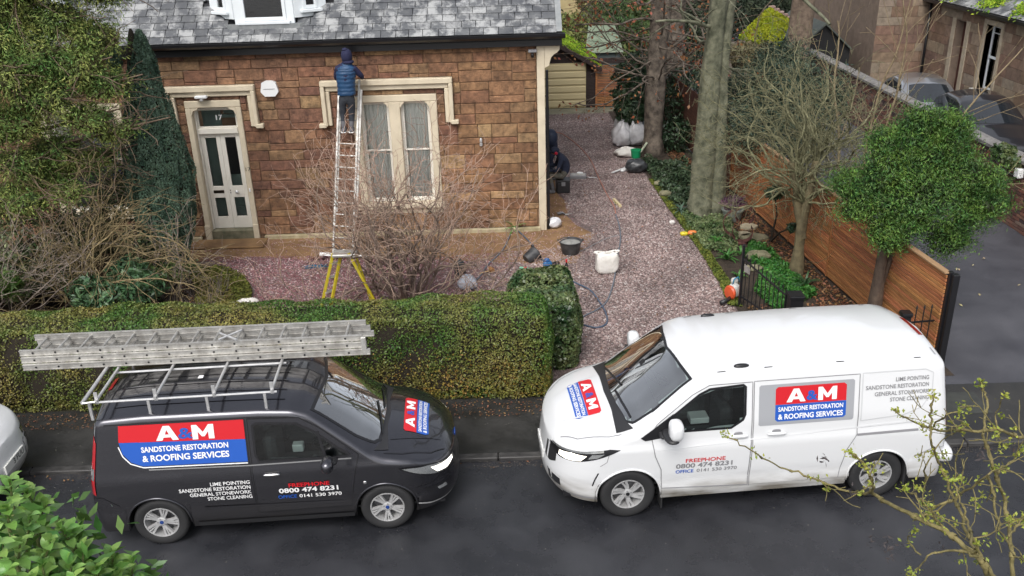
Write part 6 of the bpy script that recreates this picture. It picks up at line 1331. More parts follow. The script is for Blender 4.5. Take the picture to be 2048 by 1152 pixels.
# farther fence in the same line, duller
fn2 = thing('slatted_fence', 'farther dark red board fence behind the bare tree trunks', 'fence', FB); fn2.rotation_euler = (0, 0, math.atan2(9.5, -.7))
sm2 = MB().box((0, -.01, -.055), (9.4, .01, .055), c=.003).mesh('board', M_('old_red_boards', (.075, .028, .02), .8, col2=(.12, .05, .03), scale=4))
for r in range(15): link('board', sm2, fn2, (0, 0, .1+.115*r))
for k in range(6): MB().box((k*1.85-.04, -.06, 0), (k*1.85+.04, -.012, 1.8)).build('post', mt_fp, fn2)
# low dark fence at far left
lf = thing('board_fence', 'low dark timber board fence at the left behind the hedge', 'fence'); A_ = G(10, 650); A_ = Vector((-9.55, 12.9, 0)); B_ = Vector((-8.6, 18.4, 0)); lf.location = A_; dd = B_-A_; lf.rotation_euler = (0, 0, math.atan2(dd.y, dd.x))
mt_lf = M_('weathered_brown_board', (.05, .032, .024), .85, col2=(.09, .06, .045), scale=4, bump=.2, bscale=30); objvar(mt_lf, .25, .01)
bm_ = MB().box((0, -.012, -.07), (dd.length, .012, .07), c=.004).mesh('board', mt_lf)
for r in range(8): link('board', bm_, lf, (0, 0, .12+.15*r))
for k in range(4): MB().box((k*1.8-.05, -.07, 0), (k*1.8+.05, -.013, 1.3)).build('post', mt_lf, lf)
MB().box((0, -.05, 1.27), (dd.length, .05, 1.3)).build('rail', M_('pale_rail', (.2, .17, .15), .7), lf)
# garage
gx0, gx1, gy = .45, 3.02, 31.9
ga = thing('garage', 'dark timber garage with cream up and over door and bright mossy roof', 'garage', (1.5, gy, 0)); GO = Vector((1.5, gy, 0))
mt_dt = M_('dark_stained_timber', (.022, .014, .013), .75, col2=(.035, .022, .02), scale=4)
OPg = lambda x, y, d=0.: OP(x, y, gy+d)-GO
ap = OPg(1118, 88); ev = OPg(1192, 128); dl = OPg(1092, 125); dr_ = OPg(1172, 125); db = OPg(1172, 218)
mb = MB(); hw = ev.x-ap.x; xL = ap.x-hw
mb.box((xL, .02, 0), (ev.x, 5.5, ev.z)); mb.prism([(xL, 0.02, ev.z), (ev.x, 0.02, ev.z), (ap.x, 0.02, ap.z)], (0, 5.48, 0)); mb.build('walls', mt_dt, ga)
zd = dr_.z; xd0, xd1 = dr_.x-2.15, dr_.x
gd = MB().box((xd0, -.03, .02), (xd1, .0, zd)).build('door', M_('cream_steel_door', (.50, .42, .24), .45), ga)
nb = 6; bh = (zd-.06)/nb
for k in range(nb): MB().box((xd0+.02, -.055, .04+k*bh+.03), (xd1-.02, -.028, .04+(k+1)*bh-.03), c=.012).build('panel', M_('cream_panel', (.54, .46, .27), .45) if k == 0 else bpy.data.materials['cream_panel'], gd)
MB().lathe([(0, 0), (.03, 0), (.02, .05), (0, .06)], 10, M=Matrix.Translation(((xd0+xd1)/2-.35, -.05, zd*.3)) @ Matrix.Rotation(PI/2, 4, 'X')).build('handle', MT['black'], gd)
for k in range(14): MB().box((xd1+.03, -.012, .03+k*.125), (ev.x-.03, .018, .145+k*.125), c=.004).build('cladding', mt_dt, ga)
for k in range(5): MB().prism([(ap.x-(hw-.05-k*.2), .0, ev.z+.01+k*(ap.z-ev.z)*.19), (ap.x+(hw-.05-k*.2), .0, ev.z+.01+k*(ap.z-ev.z)*.19), (ap.x+(hw-.2-k*.2), .0, ev.z+(k+.9)*(ap.z-ev.z)*.19), (ap.x-(hw-.2-k*.2), .0, ev.z+(k+.9)*(ap.z-ev.z)*.19)], (0, -.02, 0)).build('cladding', mt_dt, ga)
mt_moss = M_('bright_moss', (.10, .17, .01), .95, col2=(.30, .40, .02), scale=3.5, bump=1., bscale=14, bdist=.08); ov = .18
for sx in (1, -1):
    e1 = Vector((ap.x+sx*(hw+ov), -.2, ev.z-ov*(ap.z-ev.z)/hw)); a1 = Vector((ap.x, -.2, ap.z)); MB().prism([a1, e1, e1+Vector((0, 5.9, 0)), a1+Vector((0, 5.9, 0))], (0, 0, .05)).build('roof', mt_moss, ga)
    MB().prism([a1+Vector((0, -.03, -.12)), e1+Vector((0, -.03, -.12)), e1+Vector((0, -.03, .04)), a1+Vector((0, -.03, .04))], (0, .028, 0)).build('bargeboard', mt_dt, ga)
n = 9000; u_ = RNG.random(n); v_ = RNG.random(n); P = np.c_[ap.x+u_*(hw+ov), -.2+v_*5.9, ap.z+.06-u_*(hw+ov)*(ap.z-ev.z)/hw]
soup('moss', leaves(P, .09, np.tile([.3, 0, 1.], (n, 1)), .9, .7), 4, leafmat('moss_tufts', (.10, .20, .01), (.30, .42, .03), .9, .35, 3, .2), ga)['kind'] = 'stuff'
# cedar gate beside the garage
cg = thing('slatted_gate', 'tall brown slatted timber gate between garage and laurel', 'gate', Vector((0, gy-.02, 0))); g0 = OP(1193, 130, gy-.02); g1 = OP(1240, 122, gy-.02); gz = g0.z
ms = MB().box((0, -.01, -.02), (g1.x-g0.x, .01, .02), c=.003).mesh('slat', mt_ced)
k = 0
while .06+k*.058 < gz: link('slat', ms, cg, (g0.x, 0, .06+k*.058)); k += 1
for x in (g0.x, g0.x+.86, g1.x): MB().box((x-.03, -.03, 0), (x+.03, -.011, gz)).build('stile', mt_ced, cg)
tag(MB().box((g0.x-.1, gy+.05, gz+.02), (g0.x+1.0, gy+.12, gz+.22), c=.01).build('lintel_beam', mt_dt), 'black timber beam over the slatted gate beside the garage', 'beam')
# summerhouse with glass roof behind
gh = thing('greenhouse', 'small old greenhouse with green tinted roof behind the garage', 'greenhouse', (0, 34.2, 0)); q = [OP(1176, 82, 34.2), OP(1192, 105, 34.2), OP(1214, 93, 34.2), OP(1200, 68, 36)]
MB().box((q[0].x, 0, 0), (q[2].x+.5, 1.8, q[1].z-.02)).build('walls', M_('grey_green_boards', (.06, .08, .08), .7), gh)
MB().prism([Vector((q[0].x-.1, -.1, q[1].z)), Vector((q[2].x+.6, -.1, q[1].z)), Vector((q[2].x+.4, 1.0, q[1].z+.8)), Vector((q[0].x+.1, 1.0, q[1].z+.8))], (0, .02, .04)).build('roof', M_('dusty_glass', (.13, .17, .11), .35, col2=(.2, .24, .17), scale=5), gh)
# ================================================================ TREES AND SHRUBS
def twig_mesh(name, segs, mat, parent, sides=4):
    """segs: list of (p0, p1, r0, r1)"""
    a = np.array([(*s[0], *s[1], s[2], s[3]) for s in segs], float); p0, p1, r0, r1 = a[:, :3], a[:, 3:6], a[:, 6:7], a[:, 7:8]
    d = unit(p1-p0); up = np.where(np.abs(d[:, 2:3]) < .9, np.array([[0, 0, 1.]]), np.array([[1., 0, 0]])); u = unit(np.cross(d, up)); v = np.cross(d, u); n = len(a)
    ring = []
    for P, r, e in ((p0, r0, -.3), (p1, r1, .3)):
        for k in range(sides):
            q = 2*PI*k/sides; ring.append(P+d*r*e+(u*math.cos(q)+v*math.sin(q))*r)
    V = np.stack(ring, 1).reshape(-1, 3); b = (np.arange(n)*2*sides)[:, None]
    F = np.concatenate([b+np.array([[k, (k+1) % sides, sides+(k+1) % sides, sides+k]]) for k in range(sides)])
    o = meshnp(name, V, F, mat, parent, smooth=sides > 4); o['kind'] = 'stuff'; return o
def grow(segs, p, d, ln, r, lv, o, rg):
    """o: dict wig (bend), up, kids, ratio, steps, rmin, spread"""
    n = max(2, int(ln/o['step'])); st = ln/n; p = Vector(p); d = Vector(d).normalized(); r1 = max(o['rmin'], r*o.get('taper', .5)); pts = [p.copy()]
    for i in range(n):
        d = (d+Vector((rg.gauss(0, 1), rg.gauss(0, 1), rg.gauss(0, 1)))*(o['wig'] if lv < 2 else o.get('wig2', o['wig']))+Vector((0, 0, o['up']))*(.5 if lv else .2)).normalized(); q = p+d*st
        if q.z < .05: d.z = abs(d.z); q = p+d*st
        ra = r+(r1-r)*i/n; rb = r+(r1-r)*(i+1)/n; segs.append((tuple(p), tuple(q), ra, rb)); p = q; pts.append(p.copy())
        if lv > 0 and i >= o.get('bare', 0) and rg.random() < o['kids']:
            a = d.orthogonal().normalized(); a.rotate(Matrix.Rotation(rg.uniform(0, 2*PI), 3, d)); nd = (d*math.cos(o['spread'])+a*math.sin(o['spread'])*rg.uniform(.6, 1.2)).normalized()
            grow(segs, p, nd, ln*o['ratio']*rg.uniform(.6, 1.15)*(1-.35*i/n), max(o['rmin'], rb*o.get('rk', .6)), lv-1, o, rg)
    return p
def barkm(name, c1, c2, **k): return M_(name, c1, .85, col2=c2, scale=k.pop('scale', 7), bump=k.pop('bump', .6), bscale=k.pop('bscale', 30), **k)
def lobe_pts(c, r, n, shell=.35):
    u = unit(RNG.normal(size=(n, 3))); q = (1-shell*RNG.random(n)**1.0)[:, None]; bump_ = 1+.18*np.sin(u[:, :1]*7+c[0]*3)*np.sin(u[:, 1:2]*6+c[1])+.12*np.sin(u[:, 2:3]*9+c[2]*5)
    return np.array(c)+u*q*np.array(r)*bump_, u
def crown(name, lobes, n, size, mat, parent, off, nj=.8, asp=.45, droop=0., clump=0):
    """leaves over many lobes; with clump, leaves gather in small tufts leaving gaps"""
    vol = np.array([r[0]*r[1]+r[1]*r[2]+r[0]*r[2] for _, r in lobes]); vol = vol/vol.sum(); A = []; B = []
    for (c, r), v in zip(lobes, vol):
        m = int(n*v)
        if clump:
            k = max(1, m//clump); cp, cu = lobe_pts(c, r, k, .5); cs = np.repeat(cp, clump, 0)+RNG.normal(size=(k*clump, 3))*size*1.7*np.array([1, 1, .7]); A.append(cs); B.append(np.repeat(cu, clump, 0)+np.array([0, 0, .5]))
        else: p, u = lobe_pts(c, r, m); A.append(p); B.append(u)
    P = np.concatenate(A)-np.array(off); N = np.concatenate(B); D = unit(N+np.array([0, 0, -droop])) if droop else None
    return soup(name, leaves(P, size, N, nj, asp, D=D), 4, mat, parent)
def trunk(mb, pts, rs, n=14, seed=1):
    """fluted, uneven trunk"""
    r = random.Random(seed); ph = [r.uniform(0, 6) for _ in range(4)]; P = [Vector(p) for p in pts]; out = []; R_ = []
    for i in range(len(P)-1):
        for k in range(5): out.append(P[i].lerp(P[i+1], k/5)); R_.append(rs[i]+(rs[i+1]-rs[i])*k/5)
    out.append(P[-1]); R_.append(rs[-1]); vs = []; fs = []
    for i, (p, q) in enumerate(zip(out, R_)):
        for k in range(n*2):
            a = 2*PI*k/(n*2); rr = q*(1+.09*math.sin(2*a+ph[0]+i*.25)+.07*math.sin(3*a+ph[1]-i*.3)+.04*math.sin(7*a+ph[2]+i*.3)+.05*math.sin(i*1.1+ph[3])); vs.append((p.x+rr*math.cos(a), p.y+rr*math.sin(a), p.z))
    m = n*2
    for i in range(len(out)-1):
        for k in range(m): fs.append((i*m+k, i*m+(k+1) % m, (i+1)*m+(k+1) % m, (i+1)*m+k))
    fs.append(tuple((len(out)-1)*m+k for k in range(m))); return mb.add(vs, fs)

# 1. golden conifer at the left
rg = random.Random(5)
t = thing('conifer_tree', 'large golden green conifer spreading over the left front of the house', 'tree', (-11.2, 15.8, 0)); O = Vector((-11.2, 15.8, 0))
lob = []
for (x, y, r, Y) in ((20, 30, 70, 15.8), (110, 40, 70, 15.9), (185, 75, 60, 16.0), (60, 110, 75, 15.6), (150, 135, 70, 15.7), (205, 170, 55, 15.9), (90, 195, 70, 15.5), (175, 235, 55, 15.7), (30, 250, 65, 15.4), (110, 300, 60, 15.9), (165, 330, 45, 16.2), (75, 350, 55, 15.8), (205, 310, 36, 16.4), (20, 400, 60, 15.4), (120, 360, 40, 15.9), (215, 265, 35, 16.0), (40, 330, 50, 15.3), (0, 150, 80, 15.2), (0, -40, 90, 15.6), (110, -60, 90, 15.8), (195, -30, 70, 16.), (255, 255, 22, 15.8), (-60, 80, 110, 15.3), (-60, 260, 100, 15.2), (140, 385, 35, 15.5), (60, 405, 40, 15.2)):
    p = OP(x, y, Y); s = r/CF*Y*1.03; lob.append(((p.x, p.y, p.z), (s, s*.8, s*.62)))
mt_gc = leafmat('golden_conifer', (.09, .19, .04), (.31, .34, .09), .7, .5, 2.2, .2)
crown('foliage', lob, 100000, .062, mt_gc, t, O, .7, .26, droop=.6, clump=18)
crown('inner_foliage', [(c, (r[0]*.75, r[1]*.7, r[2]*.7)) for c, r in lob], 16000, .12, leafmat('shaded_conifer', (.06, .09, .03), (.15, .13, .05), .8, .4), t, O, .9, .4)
sg = []
for (c, r) in lob:
    if rg.random() < .9:
        a = Vector((-11.2, 15.8, c[2]-.4)); b = Vector(c); m = a.lerp(b, .5)+Vector((0, 0, -.25)); P_ = [a, m, b, b+(b-m)*.35]
        for i in range(3): sg.append((tuple(P_[i]-O), tuple(P_[i+1]-O), .05-.014*i, .036-.012*i))
        for _ in range(3): grow(sg, b-O, (rg.uniform(.2, 1), rg.uniform(-.6, .3), rg.uniform(-.5, .3)), 1.1, .012, 1, dict(wig=.18, up=-.02, kids=.5, ratio=.5, step=.12, rmin=.0035, spread=.6), rg)
twig_mesh('branches', sg, barkm('conifer_bark', (.09, .06, .04), (.18, .13, .09)), t)
mb = MB(); trunk(mb, [(0, 0, 0), (.1, 0, 3), (0, .1, 7), (.1, 0, 9)], [.3, .24, .16, .05]); mb.build('trunk', barkm('conifer_trunk', (.06, .04, .03), (.12, .08, .055)), t, smooth=True)
# 2. columnar yew
t = thing('yew_tree', 'dark blue green columnar yew standing left of the front door', 'tree', (-6.85, 17.1, 0)); O = Vector((-6.85, 17.1, 0))
mt_yew = leafmat('yew_needles', (.035, .08, .048), (.12, .19, .125), .65, .45, 2.5, .1)
prof = [(0.0, -7.0, .25), (.4, -6.95, .42), (.9, -6.90, .56), (1.5, -6.86, .68), (2.2, -6.82, .74), (2.9, -6.84, .66), (3.4, -6.82, .52), (3.9, -6.80, .40), (4.4, -6.74, .28), (4.85, -6.70, .12), (5.0, -6.70, .03)]
n = 90000; z = RNG.uniform(.02, 4.98, n); cx = np.interp(z, [p[0] for p in prof], [p[1] for p in prof]); rr = np.interp(z, [p[0] for p in prof], [p[2] for p in prof]); keep = RNG.random(n) < (rr/.74)**.8; z, cx, rr = z[keep], cx[keep], rr[keep]; n = len(z)
a = RNG.uniform(0, 2*PI, n); plume = .12*np.abs(np.sin(a*6.5+np.sin(z*1.3)*1.5))+.06*np.sin(z*7+a*4)*np.sin(a*9+z); rr2 = rr*(.78+plume)-RNG.exponential(.025, n)
P = np.c_[cx+rr2*np.cos(a), 17.1+rr2*np.sin(a), z]-np.array(O); N = np.c_[np.cos(a), np.sin(a), np.full(n, .35)]; D = np.tile([0, 0, 1.], (n, 1))+.5*N
soup('foliage', leaves(P, .045, N, .6, .5, D=D), 4, mt_yew, t)
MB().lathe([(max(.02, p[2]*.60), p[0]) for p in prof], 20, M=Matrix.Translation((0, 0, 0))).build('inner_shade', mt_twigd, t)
P, N = lobe_pts((-7.22, 17.0, 4.55), (.13, .13, .5), 3500, .5); soup('side_plume', leaves(P-np.array(O), .045, N, .6, .5), 4, mt_yew, t)
mb = MB(); trunk(mb, [(-.1, 0, 0), (0, 0, 2)], [.12, .08]); mb.build('trunk', barkm('yew_bark', (.07, .035, .025), (.12, .07, .05)), t, smooth=True)
# 3. bare arching shrubs on the left
mt_b1 = barkm('pale_brown_twigs', (.16, .105, .06), (.30, .22, .13)); mt_b2 = barkm('ochre_twigs', (.17, .125, .06), (.32, .25, .13)); mt_b3 = barkm('grey_brown_twigs', (.15, .115, .09), (.30, .25, .21))
def shrub(label, base, n, ln, r, o, seed, mat, tilt=.6, lean=(0, 0, 0), cat='shrub', group=None, lv=2):
    rg = random.Random(seed); t = thing('bare_shrub', label, cat, base, group=group); sg = []
    for i in range(n):
        a = 2*PI*i/n+rg.uniform(-.3, .3); tl = rg.uniform(.1, tilt); d = Vector((math.cos(a)*math.sin(tl), math.sin(a)*math.sin(tl), math.cos(tl)))+Vector(lean)
        grow(sg, (math.cos(a)*.08, math.sin(a)*.08, 0), d, ln*rg.uniform(.7, 1.15), r, lv, o, rg)
    big = [s for s in sg if s[2] > r*.55]; sm = [s for s in sg if s[2] <= r*.55]
    twig_mesh('stems', big, mat, t, 6); twig_mesh('twigs', sm, mat, t, 3); return t, len(sg)
o1 = dict(wig=.17, up=-.035, kids=.46, ratio=.55, step=.12, rmin=.0036, spread=.7, bare=1, rk=.55)
cnt = []
cnt.append(shrub('arching pale brown bare shrub with two thick stems behind the hedge at left', G(178, 642), 14, 3.0, .02, o1, 3, mt_b2, .75, (.05, 0, .2), lv=3))
cnt.append(shrub('bare grey brown shrub tangled below the conifer at the far left', (-9.3, 14.6, 0), 13, 2.7, .016, o1, 8, mt_b3, .8, (.1, 0, .1), lv=3))
cnt.append(shrub('thin grey leafless shrub growing in front of the yew', (-6.6, 16.0, 0), 7, 1.9, .018, o1, 12, mt_b3, .5, (0, 0, .3), lv=2))
cnt.append(shrub('brown leafless shrub under the blue window at left', (-8.4, 16.6, 0), 12, 2.6, .016, o1, 18, mt_b1, .7, (.0, -.1, .2), lv=3))
# evergreen shrubs at the left
def evergreen(label, px, n, size, mat, kind='evergreen_shrub', asp=.42, cat='shrub', clump=0, base=None, nj=.9):
    lobes = []
    for (x, y, r, Y) in px: p = OP(x, y, Y); s = r/CF*math.hypot(Y, 3); lobes.append(((p.x, p.y, max(p.z, s*.5)), (s, s, s*.85)))
    c = lobes[0][0]; b = Vector(base) if base is not None else Vector((c[0], c[1], 0)); t = thing(kind, label, cat, b)
    crown('foliage', lobes, n, size, mat, t, b, nj, asp, clump=clump)
    sg = []; rg = random.Random(n)
    for l, r in lobes:
        e = Vector(l)-b; m = e*.5+Vector((rg.uniform(-.1, .1), 0, .05)); sg += [((0, 0, 0), tuple(m), .03, .02), (tuple(m), tuple(e), .02, .012)]
        for _ in range(7): q = e+Vector((rg.gauss(0, .5)*r[0], rg.gauss(0, .5)*r[1], rg.gauss(0, .5)*r[2])); sg.append((tuple(e), tuple(q), .012, .005))
    twig_mesh('branches', sg, mt_twigd, t, 5); return t
mt_rh = leafmat('rhododendron_leaves', (.03, .08, .035), (.10, .18, .08), .3, .4, 3, .1); mt_vin = leafmat('vine_leaves', (.06, .11, .02), (.14, .2, .06), .5, .4, 3, .2)
evergreen('glossy dark green leafy shrub low behind the hedge at left', [(235, 600, 55, 14.6), (285, 575, 45, 15.2), (180, 585, 45, 14.7), (255, 545, 40, 15.4)], 3200, .13, mt_rh, asp=.34)
evergreen('low lime green leafy climber in front of the yew base', [(300, 555, 35, 15.7), (350, 545, 30, 16.1), (262, 575, 30, 15.4), (385, 535, 18, 16.4)], 1700, .075, mt_vin, asp=.4)
evergreen('dark leafy shrub filling the gap below the blue window', [(60, 480, 90, 15.8), (160, 470, 70, 16.3), (230, 400, 60, 17.2), (30, 560, 60, 15.0), (270, 490, 50, 16.6), (110, 540, 55, 15.6), (240, 355, 45, 17.8)], 10000, .09, leafmat('dull_leaves', (.04, .065, .02), (.13, .15, .06), .5, .5, 3, .15), asp=.4)
evergreen('spiky green yucca like plant beside the low timber fence', [(12, 570, 26, 14.2)], 260, .32, mt_vin, asp=.12)
# moss and dead stems on the left bed
P = np.c_[scatter(7000, [(-5.9, 14.2), (-5.0, 14.2), (-5.05, 15.4), (-5.2, 16.35), (-5.6, 17.05), (-6.2, 17.6), (-6.9, 17.7), (-6.3, 16.5), (-6.0, 15.5)]), np.zeros(7000)]; P[:, 2] = .02+.04*np.abs(np.sin(P[:, 0]*9)*np.sin(P[:, 1]*7))
tag(soup('moss', leaves(P, .05, np.tile([0, 0, 1.], (7000, 1)), .6, .7), 4, leafmat('olive_moss', (.10, .09, .015), (.17, .17, .04), .9, .4, 4, .1)), kind='stuff')
P = np.c_[scatter(3500, [(-5.35, 14.2), (-4.85, 14.2), (-4.95, 15.4), (-5.15, 16.4), (-5.5, 17.1), (-6.2, 17.7), (-6.4, 17.5), (-5.7, 16.8), (-5.4, 16.)]), np.zeros(3500)]; P[:, 2] = .04+.05*RNG.random(3500)
tag(soup('moss', leaves(P, .05, np.tile([0, 0, 1.], (3500, 1)), .6, .7), 4, leafmat('edge_moss', (.07, .08, .01), (.13, .14, .02), .9, .4, 4, .1)), kind='stuff')
rg = random.Random(99); sg = []
for _ in range(320):
    x, y = rg.uniform(-7.4, -5.6), rg.uniform(14.3, 16.9); d = Vector((rg.gauss(0, .5), rg.gauss(0, .5), 1)).normalized()*rg.uniform(.12, .5); sg.append(((x, y, 0), tuple(Vector((x, y, 0))+d), .006, .003))
tag(twig_mesh('dead_stems', sg, barkm('dead_stem', (.12, .09, .08), (.24, .2, .18)), None, 3), kind='stuff')
# 4. contorted bare shrub in the red gravel
o4 = dict(wig=.38, wig2=.20, up=.05, kids=.46, ratio=.52, step=.10, rmin=.004, spread=.72, bare=5, rk=.58, taper=.35)
rg = random.Random(21); t = thing('bare_shrub', 'wide twisted hazel with dense bare pinkish twigs in the red gravel', 'shrub', (-1.95, 15.35, 0)); sg = []
for i in range(36):
    a = 2*PI*i/36+rg.uniform(-.2, .2); tl = rg.uniform(.15, .92); d = Vector((math.cos(a)*math.sin(tl)*1.1-.05, math.sin(a)*math.sin(tl)*.75, math.cos(tl))); grow(sg, (math.cos(a)*.14, math.sin(a)*.1, 0), d, rg.uniform(2.7, 3.6)*(1.0 if d.x < .2 else .85), .025, 3, o4, rg)
print('hazel segs', len(sg))
mt_hz1 = barkm('hazel_stem', (.10, .07, .055), (.20, .145, .115)); mt_hz2 = barkm('hazel_twig', (.30, .19, .14), (.50, .36, .28))
twig_mesh('stems', [s for s in sg if s[2] > .011], mt_hz1, t, 6); twig_mesh('twigs', [s for s in sg if .0055 < s[2] <= .011], barkm('hazel_branch', (.17, .12, .09), (.32, .24, .18)), t, 4); twig_mesh('twig_ends', [s for s in sg if s[2] <= .0055], mt_hz2, t, 3)
# 5. big trunks
mt_beech = barkm('beech_bark', (.05, .055, .032), (.18, .18, .12), scale=5, bump=1., bscale=22); mt_beech2 = barkm('brown_bark', (.05, .04, .032), (.20, .165, .13), scale=5, bump=1., bscale=24)
def bigtree(label, base, pts, rs, mat, seed, nb, o, ln, z0, br=.06, extra=None, leaf=None, nbk=None):
    t = thing('beech_tree', label, 'tree', base); rg = random.Random(seed); mb = MB(); trunk(mb, pts, rs, 14, seed)
    if extra: trunk(mb, extra[0], extra[1], 12, seed+1)
    mb.build('trunk', mat, t, smooth=True); sg = []
    for i in range(nb):
        z = rg.uniform(z0[0], z0[1]); k = 0
        while k < len(pts)-2 and pts[k+1][2] < z: k += 1
        f = (z-pts[k][2])/(pts[k+1][2]-pts[k][2]); c = Vector(pts[k]).lerp(Vector(pts[k+1]), f); a = rg.uniform(0, 2*PI); d = Vector((math.cos(a), math.sin(a), rg.uniform(-.1, .5)))
        grow(sg, c+d*rs[k]*.5, d, ln*rg.uniform(.6, 1.2), br*rg.uniform(.5, 1), 2, o, rg)
    twig_mesh('branches', [s for s in sg if s[2] > .012], mat, t, 6); twig_mesh('twigs', [s for s in sg if s[2] <= .012], nbk or mat, t, 3)
    if leaf:
        P = []; 
        for s in sg:
            if s[2] < .012 and s[1][2] < leaf[2] and rg.random() < leaf[0]: P += [Vector(s[1])+Vector((rg.gauss(0, .06), rg.gauss(0, .06), rg.gauss(0, .05))) for _ in range(leaf[3])]
        P = np.array([tuple(p) for p in P]); soup('dead_leaves', leaves(P, leaf[1], None, asp=.6), 4, leaf[4], t)
    return t, len(sg)
o5 = dict(wig=.16, up=.0, kids=.34, ratio=.55, step=.22, rmin=.006, spread=.7, bare=1, rk=.5)
mt_dl = leafmat('copper_leaves', (.24, .075, .03), (.36, .15, .07), .6, .35, 3, .25)
print(bigtree('thick grey beech trunk with a deep cleft at the edge of the drive', (4.55, 20.2, 0), [(0, 0, 0), (-.02, 0, .4), (-.03, 0, 1.5), (.0, 0, 3.2), (.12, 0, 5), (.1, .1, 8), (.3, .2, 13)], [.38, .26, .22, .215, .21, .18, .12], mt_beech, 31, 20, o5, 2.6, (3.2, 12), extra=([(.34, .02, 0), (.33, 0, .4), (.30, 0, 1.5), (.26, .05, 3.0), (.34, .1, 4.6), (.9, .3, 7)], [.30, .21, .17, .155, .13, .1]), leaf=(.12, .09, 6.5, 2, mt_dl))[1])
print(bigtree('slimmer beech trunk with copper leaves on its twigs behind the rubble bags', (4.22, 25.5, 0), [(0, 0, 0), (.0, 0, .5), (.02, 0, 2.5), (.1, 0, 5), (.1, .1, 9), (.2, .2, 13)], [.36, .29, .27, .25, .18, .1], mt_beech2, 37, 60, dict(wig=.16, up=-.01, kids=.42, ratio=.5, step=.2, rmin=.005, spread=.7, bare=1, rk=.45), 2.6, (1.9, 6), br=.04, leaf=(.5, .10, 6.5, 2, mt_dl))[1])
print(bigtree('tall straight bare trunk far behind the thick beech', (5.7, 31, 0), [(0, 0, 0), (.0, 0, 3), (.1, 0, 6), (.1, .1, 12)], [.42, .36, .32, .2], mt_beech2, 41, 12, o5, 3.2, (2.5, 9))[1])
print(bigtree('reddish brown trunk behind the mossy roofed shed', (9.9, 31.0, 0), [(0, 0, 0), (.0, 0, 3), (.1, 0, 6), (.1, .1, 12)], [.40, .34, .32, .2], barkm('red_brown_bark', (.10, .07, .05), (.2, .15, .11)), 43, 14, o5, 3.4, (2, 9))[1])
# 6. twiggy greenish tree
o6 = dict(wig=.26, wig2=.22, up=.0, kids=.46, ratio=.52, step=.115, rmin=.0036, spread=.8, bare=1, rk=.45, taper=.3)
mt_gr = barkm('lichen_twigs', (.085, .085, .04), (.24, .23, .13)); mt_gt = barkm('lichen_trunk', (.08, .065, .035), (.17, .14, .075), bscale=22)
rg = random.Random(51); t = thing('thorn_tree', 'bare many branched tree with greenish twigs in front of the cedar fence', 'tree', (5.62, 16.35, 0)); mb = MB(); trunk(mb, [(0, 0, 0), (.0, 0, .6), (.02, 0, 1.2), (.10, .05, 1.7), (.2, .1, 2.3)], [.15, .11, .10, .09, .06], 8, 5); trunk(mb, [(.05, -.02, .8), (-.08, 0, 1.3), (-.16, .05, 1.8), (-.3, 0, 2.3)], [.08, .075, .065, .05], 8, 6); mb.build('trunk', mt_gt, t, smooth=True); sg = []
for i in range(46):
    a = 2*PI*i/46*3+rg.uniform(-.3, .3); tl = rg.uniform(.05, 1.5); d = Vector((math.cos(a)*math.sin(tl), math.sin(a)*math.sin(tl), math.cos(tl))); b = Vector(rg.choice(((.1, .05, 1.7), (-.16, .05, 1.8), (.2, .1, 2.2), (-.2, 0, 2.1), (0, 0, 1.5)))); grow(sg, b, d, rg.uniform(1.6, 2.7)*(1.25 if tl < .8 else 1), .025, 3, o6, rg)
print('thorn', len(sg)); twig_mesh('branches', [s for s in sg if s[2] > .012], mt_gr, t, 5); twig_mesh('twigs', [s for s in sg if s[2] <= .012], mt_gr, t, 3)
# small leaning trunk and the long bare boughs on the neighbour side
rg = random.Random(61); t = thing('bare_tree', 'thin bare tree with long pale boughs reaching up before the neighbouring house', 'tree', (7.6, 19.2, 0)); sg = []
for d, ln in (((.55, .2, .8), 5.2), ((.75, .0, .62), 5.0), ((.3, .3, .9), 5.0), ((-.2, .2, 1), 4.5), ((.9, -.1, .5), 3.8)): grow(sg, (0, 0, .0), d, ln, .04, 3, dict(wig=.13, wig2=.07, up=.0, kids=.42, ratio=.42, step=.17, rmin=.0045, spread=.7, bare=4, rk=.42, taper=.35), rg)
twig_mesh('boughs', sg, barkm('tan_twigs', (.15, .11, .06), (.28, .22, .13)), t, 4)
# 7. fresh green thuja
t = thing('thuja_tree', 'rounded bright green conifer growing at the end of the cedar fence', 'tree', (6.16, 13.85, 0)); O = Vector((6.16, 13.85, 0))
lob = []
for (x, y, r, Y) in ((1850, 310, 70, 14.0), (1770, 350, 75, 13.9), (1920, 350, 80, 14.0), (1730, 410, 55, 13.8), (1845, 400, 95, 13.6), (1950, 420, 65, 13.9), (1790, 460, 60, 13.7), (1890, 480, 55, 13.8), (1850, 255, 45, 14.1), (1900, 270, 40, 14.1), (1790, 290, 45, 14.1), (1975, 380, 35, 14.1), (1715, 370, 35, 13.9)):
    p = OP(x, y, Y); s = r/CF*15.0*.72; lob.append(((p.x, p.y, p.z), (s, s, s*.85)))
rg = random.Random(3)
base_l = list(lob)
for _ in range(95):
    c, r = rg.choice(base_l); a = rg.uniform(0, 6.28); e = rg.uniform(-.4, 1.2); lob.append(((c[0]+r[0]*.98*math.cos(a)*math.cos(e), c[1]+r[1]*math.sin(a)*math.cos(e), c[2]+r[2]*.95*math.sin(e)), (rg.uniform(.10, .24),)*2+(rg.uniform(.08, .17),)))
crown('foliage', lob, 100000, .058, leafmat('thuja_leaves', (.025, .085, .018), (.12, .22, .035), .6, .6, 3.4, .2), t, O, .8, .24, droop=-.7, clump=16)
crown('inner_foliage', [(c, (r[0]*.75, r[1]*.75, r[2]*.7)) for c, r in lob], 6000, .11, leafmat('thuja_inner', (.01, .025, .006), (.03, .05, .012), .8, .4), t, O, .9, .4)
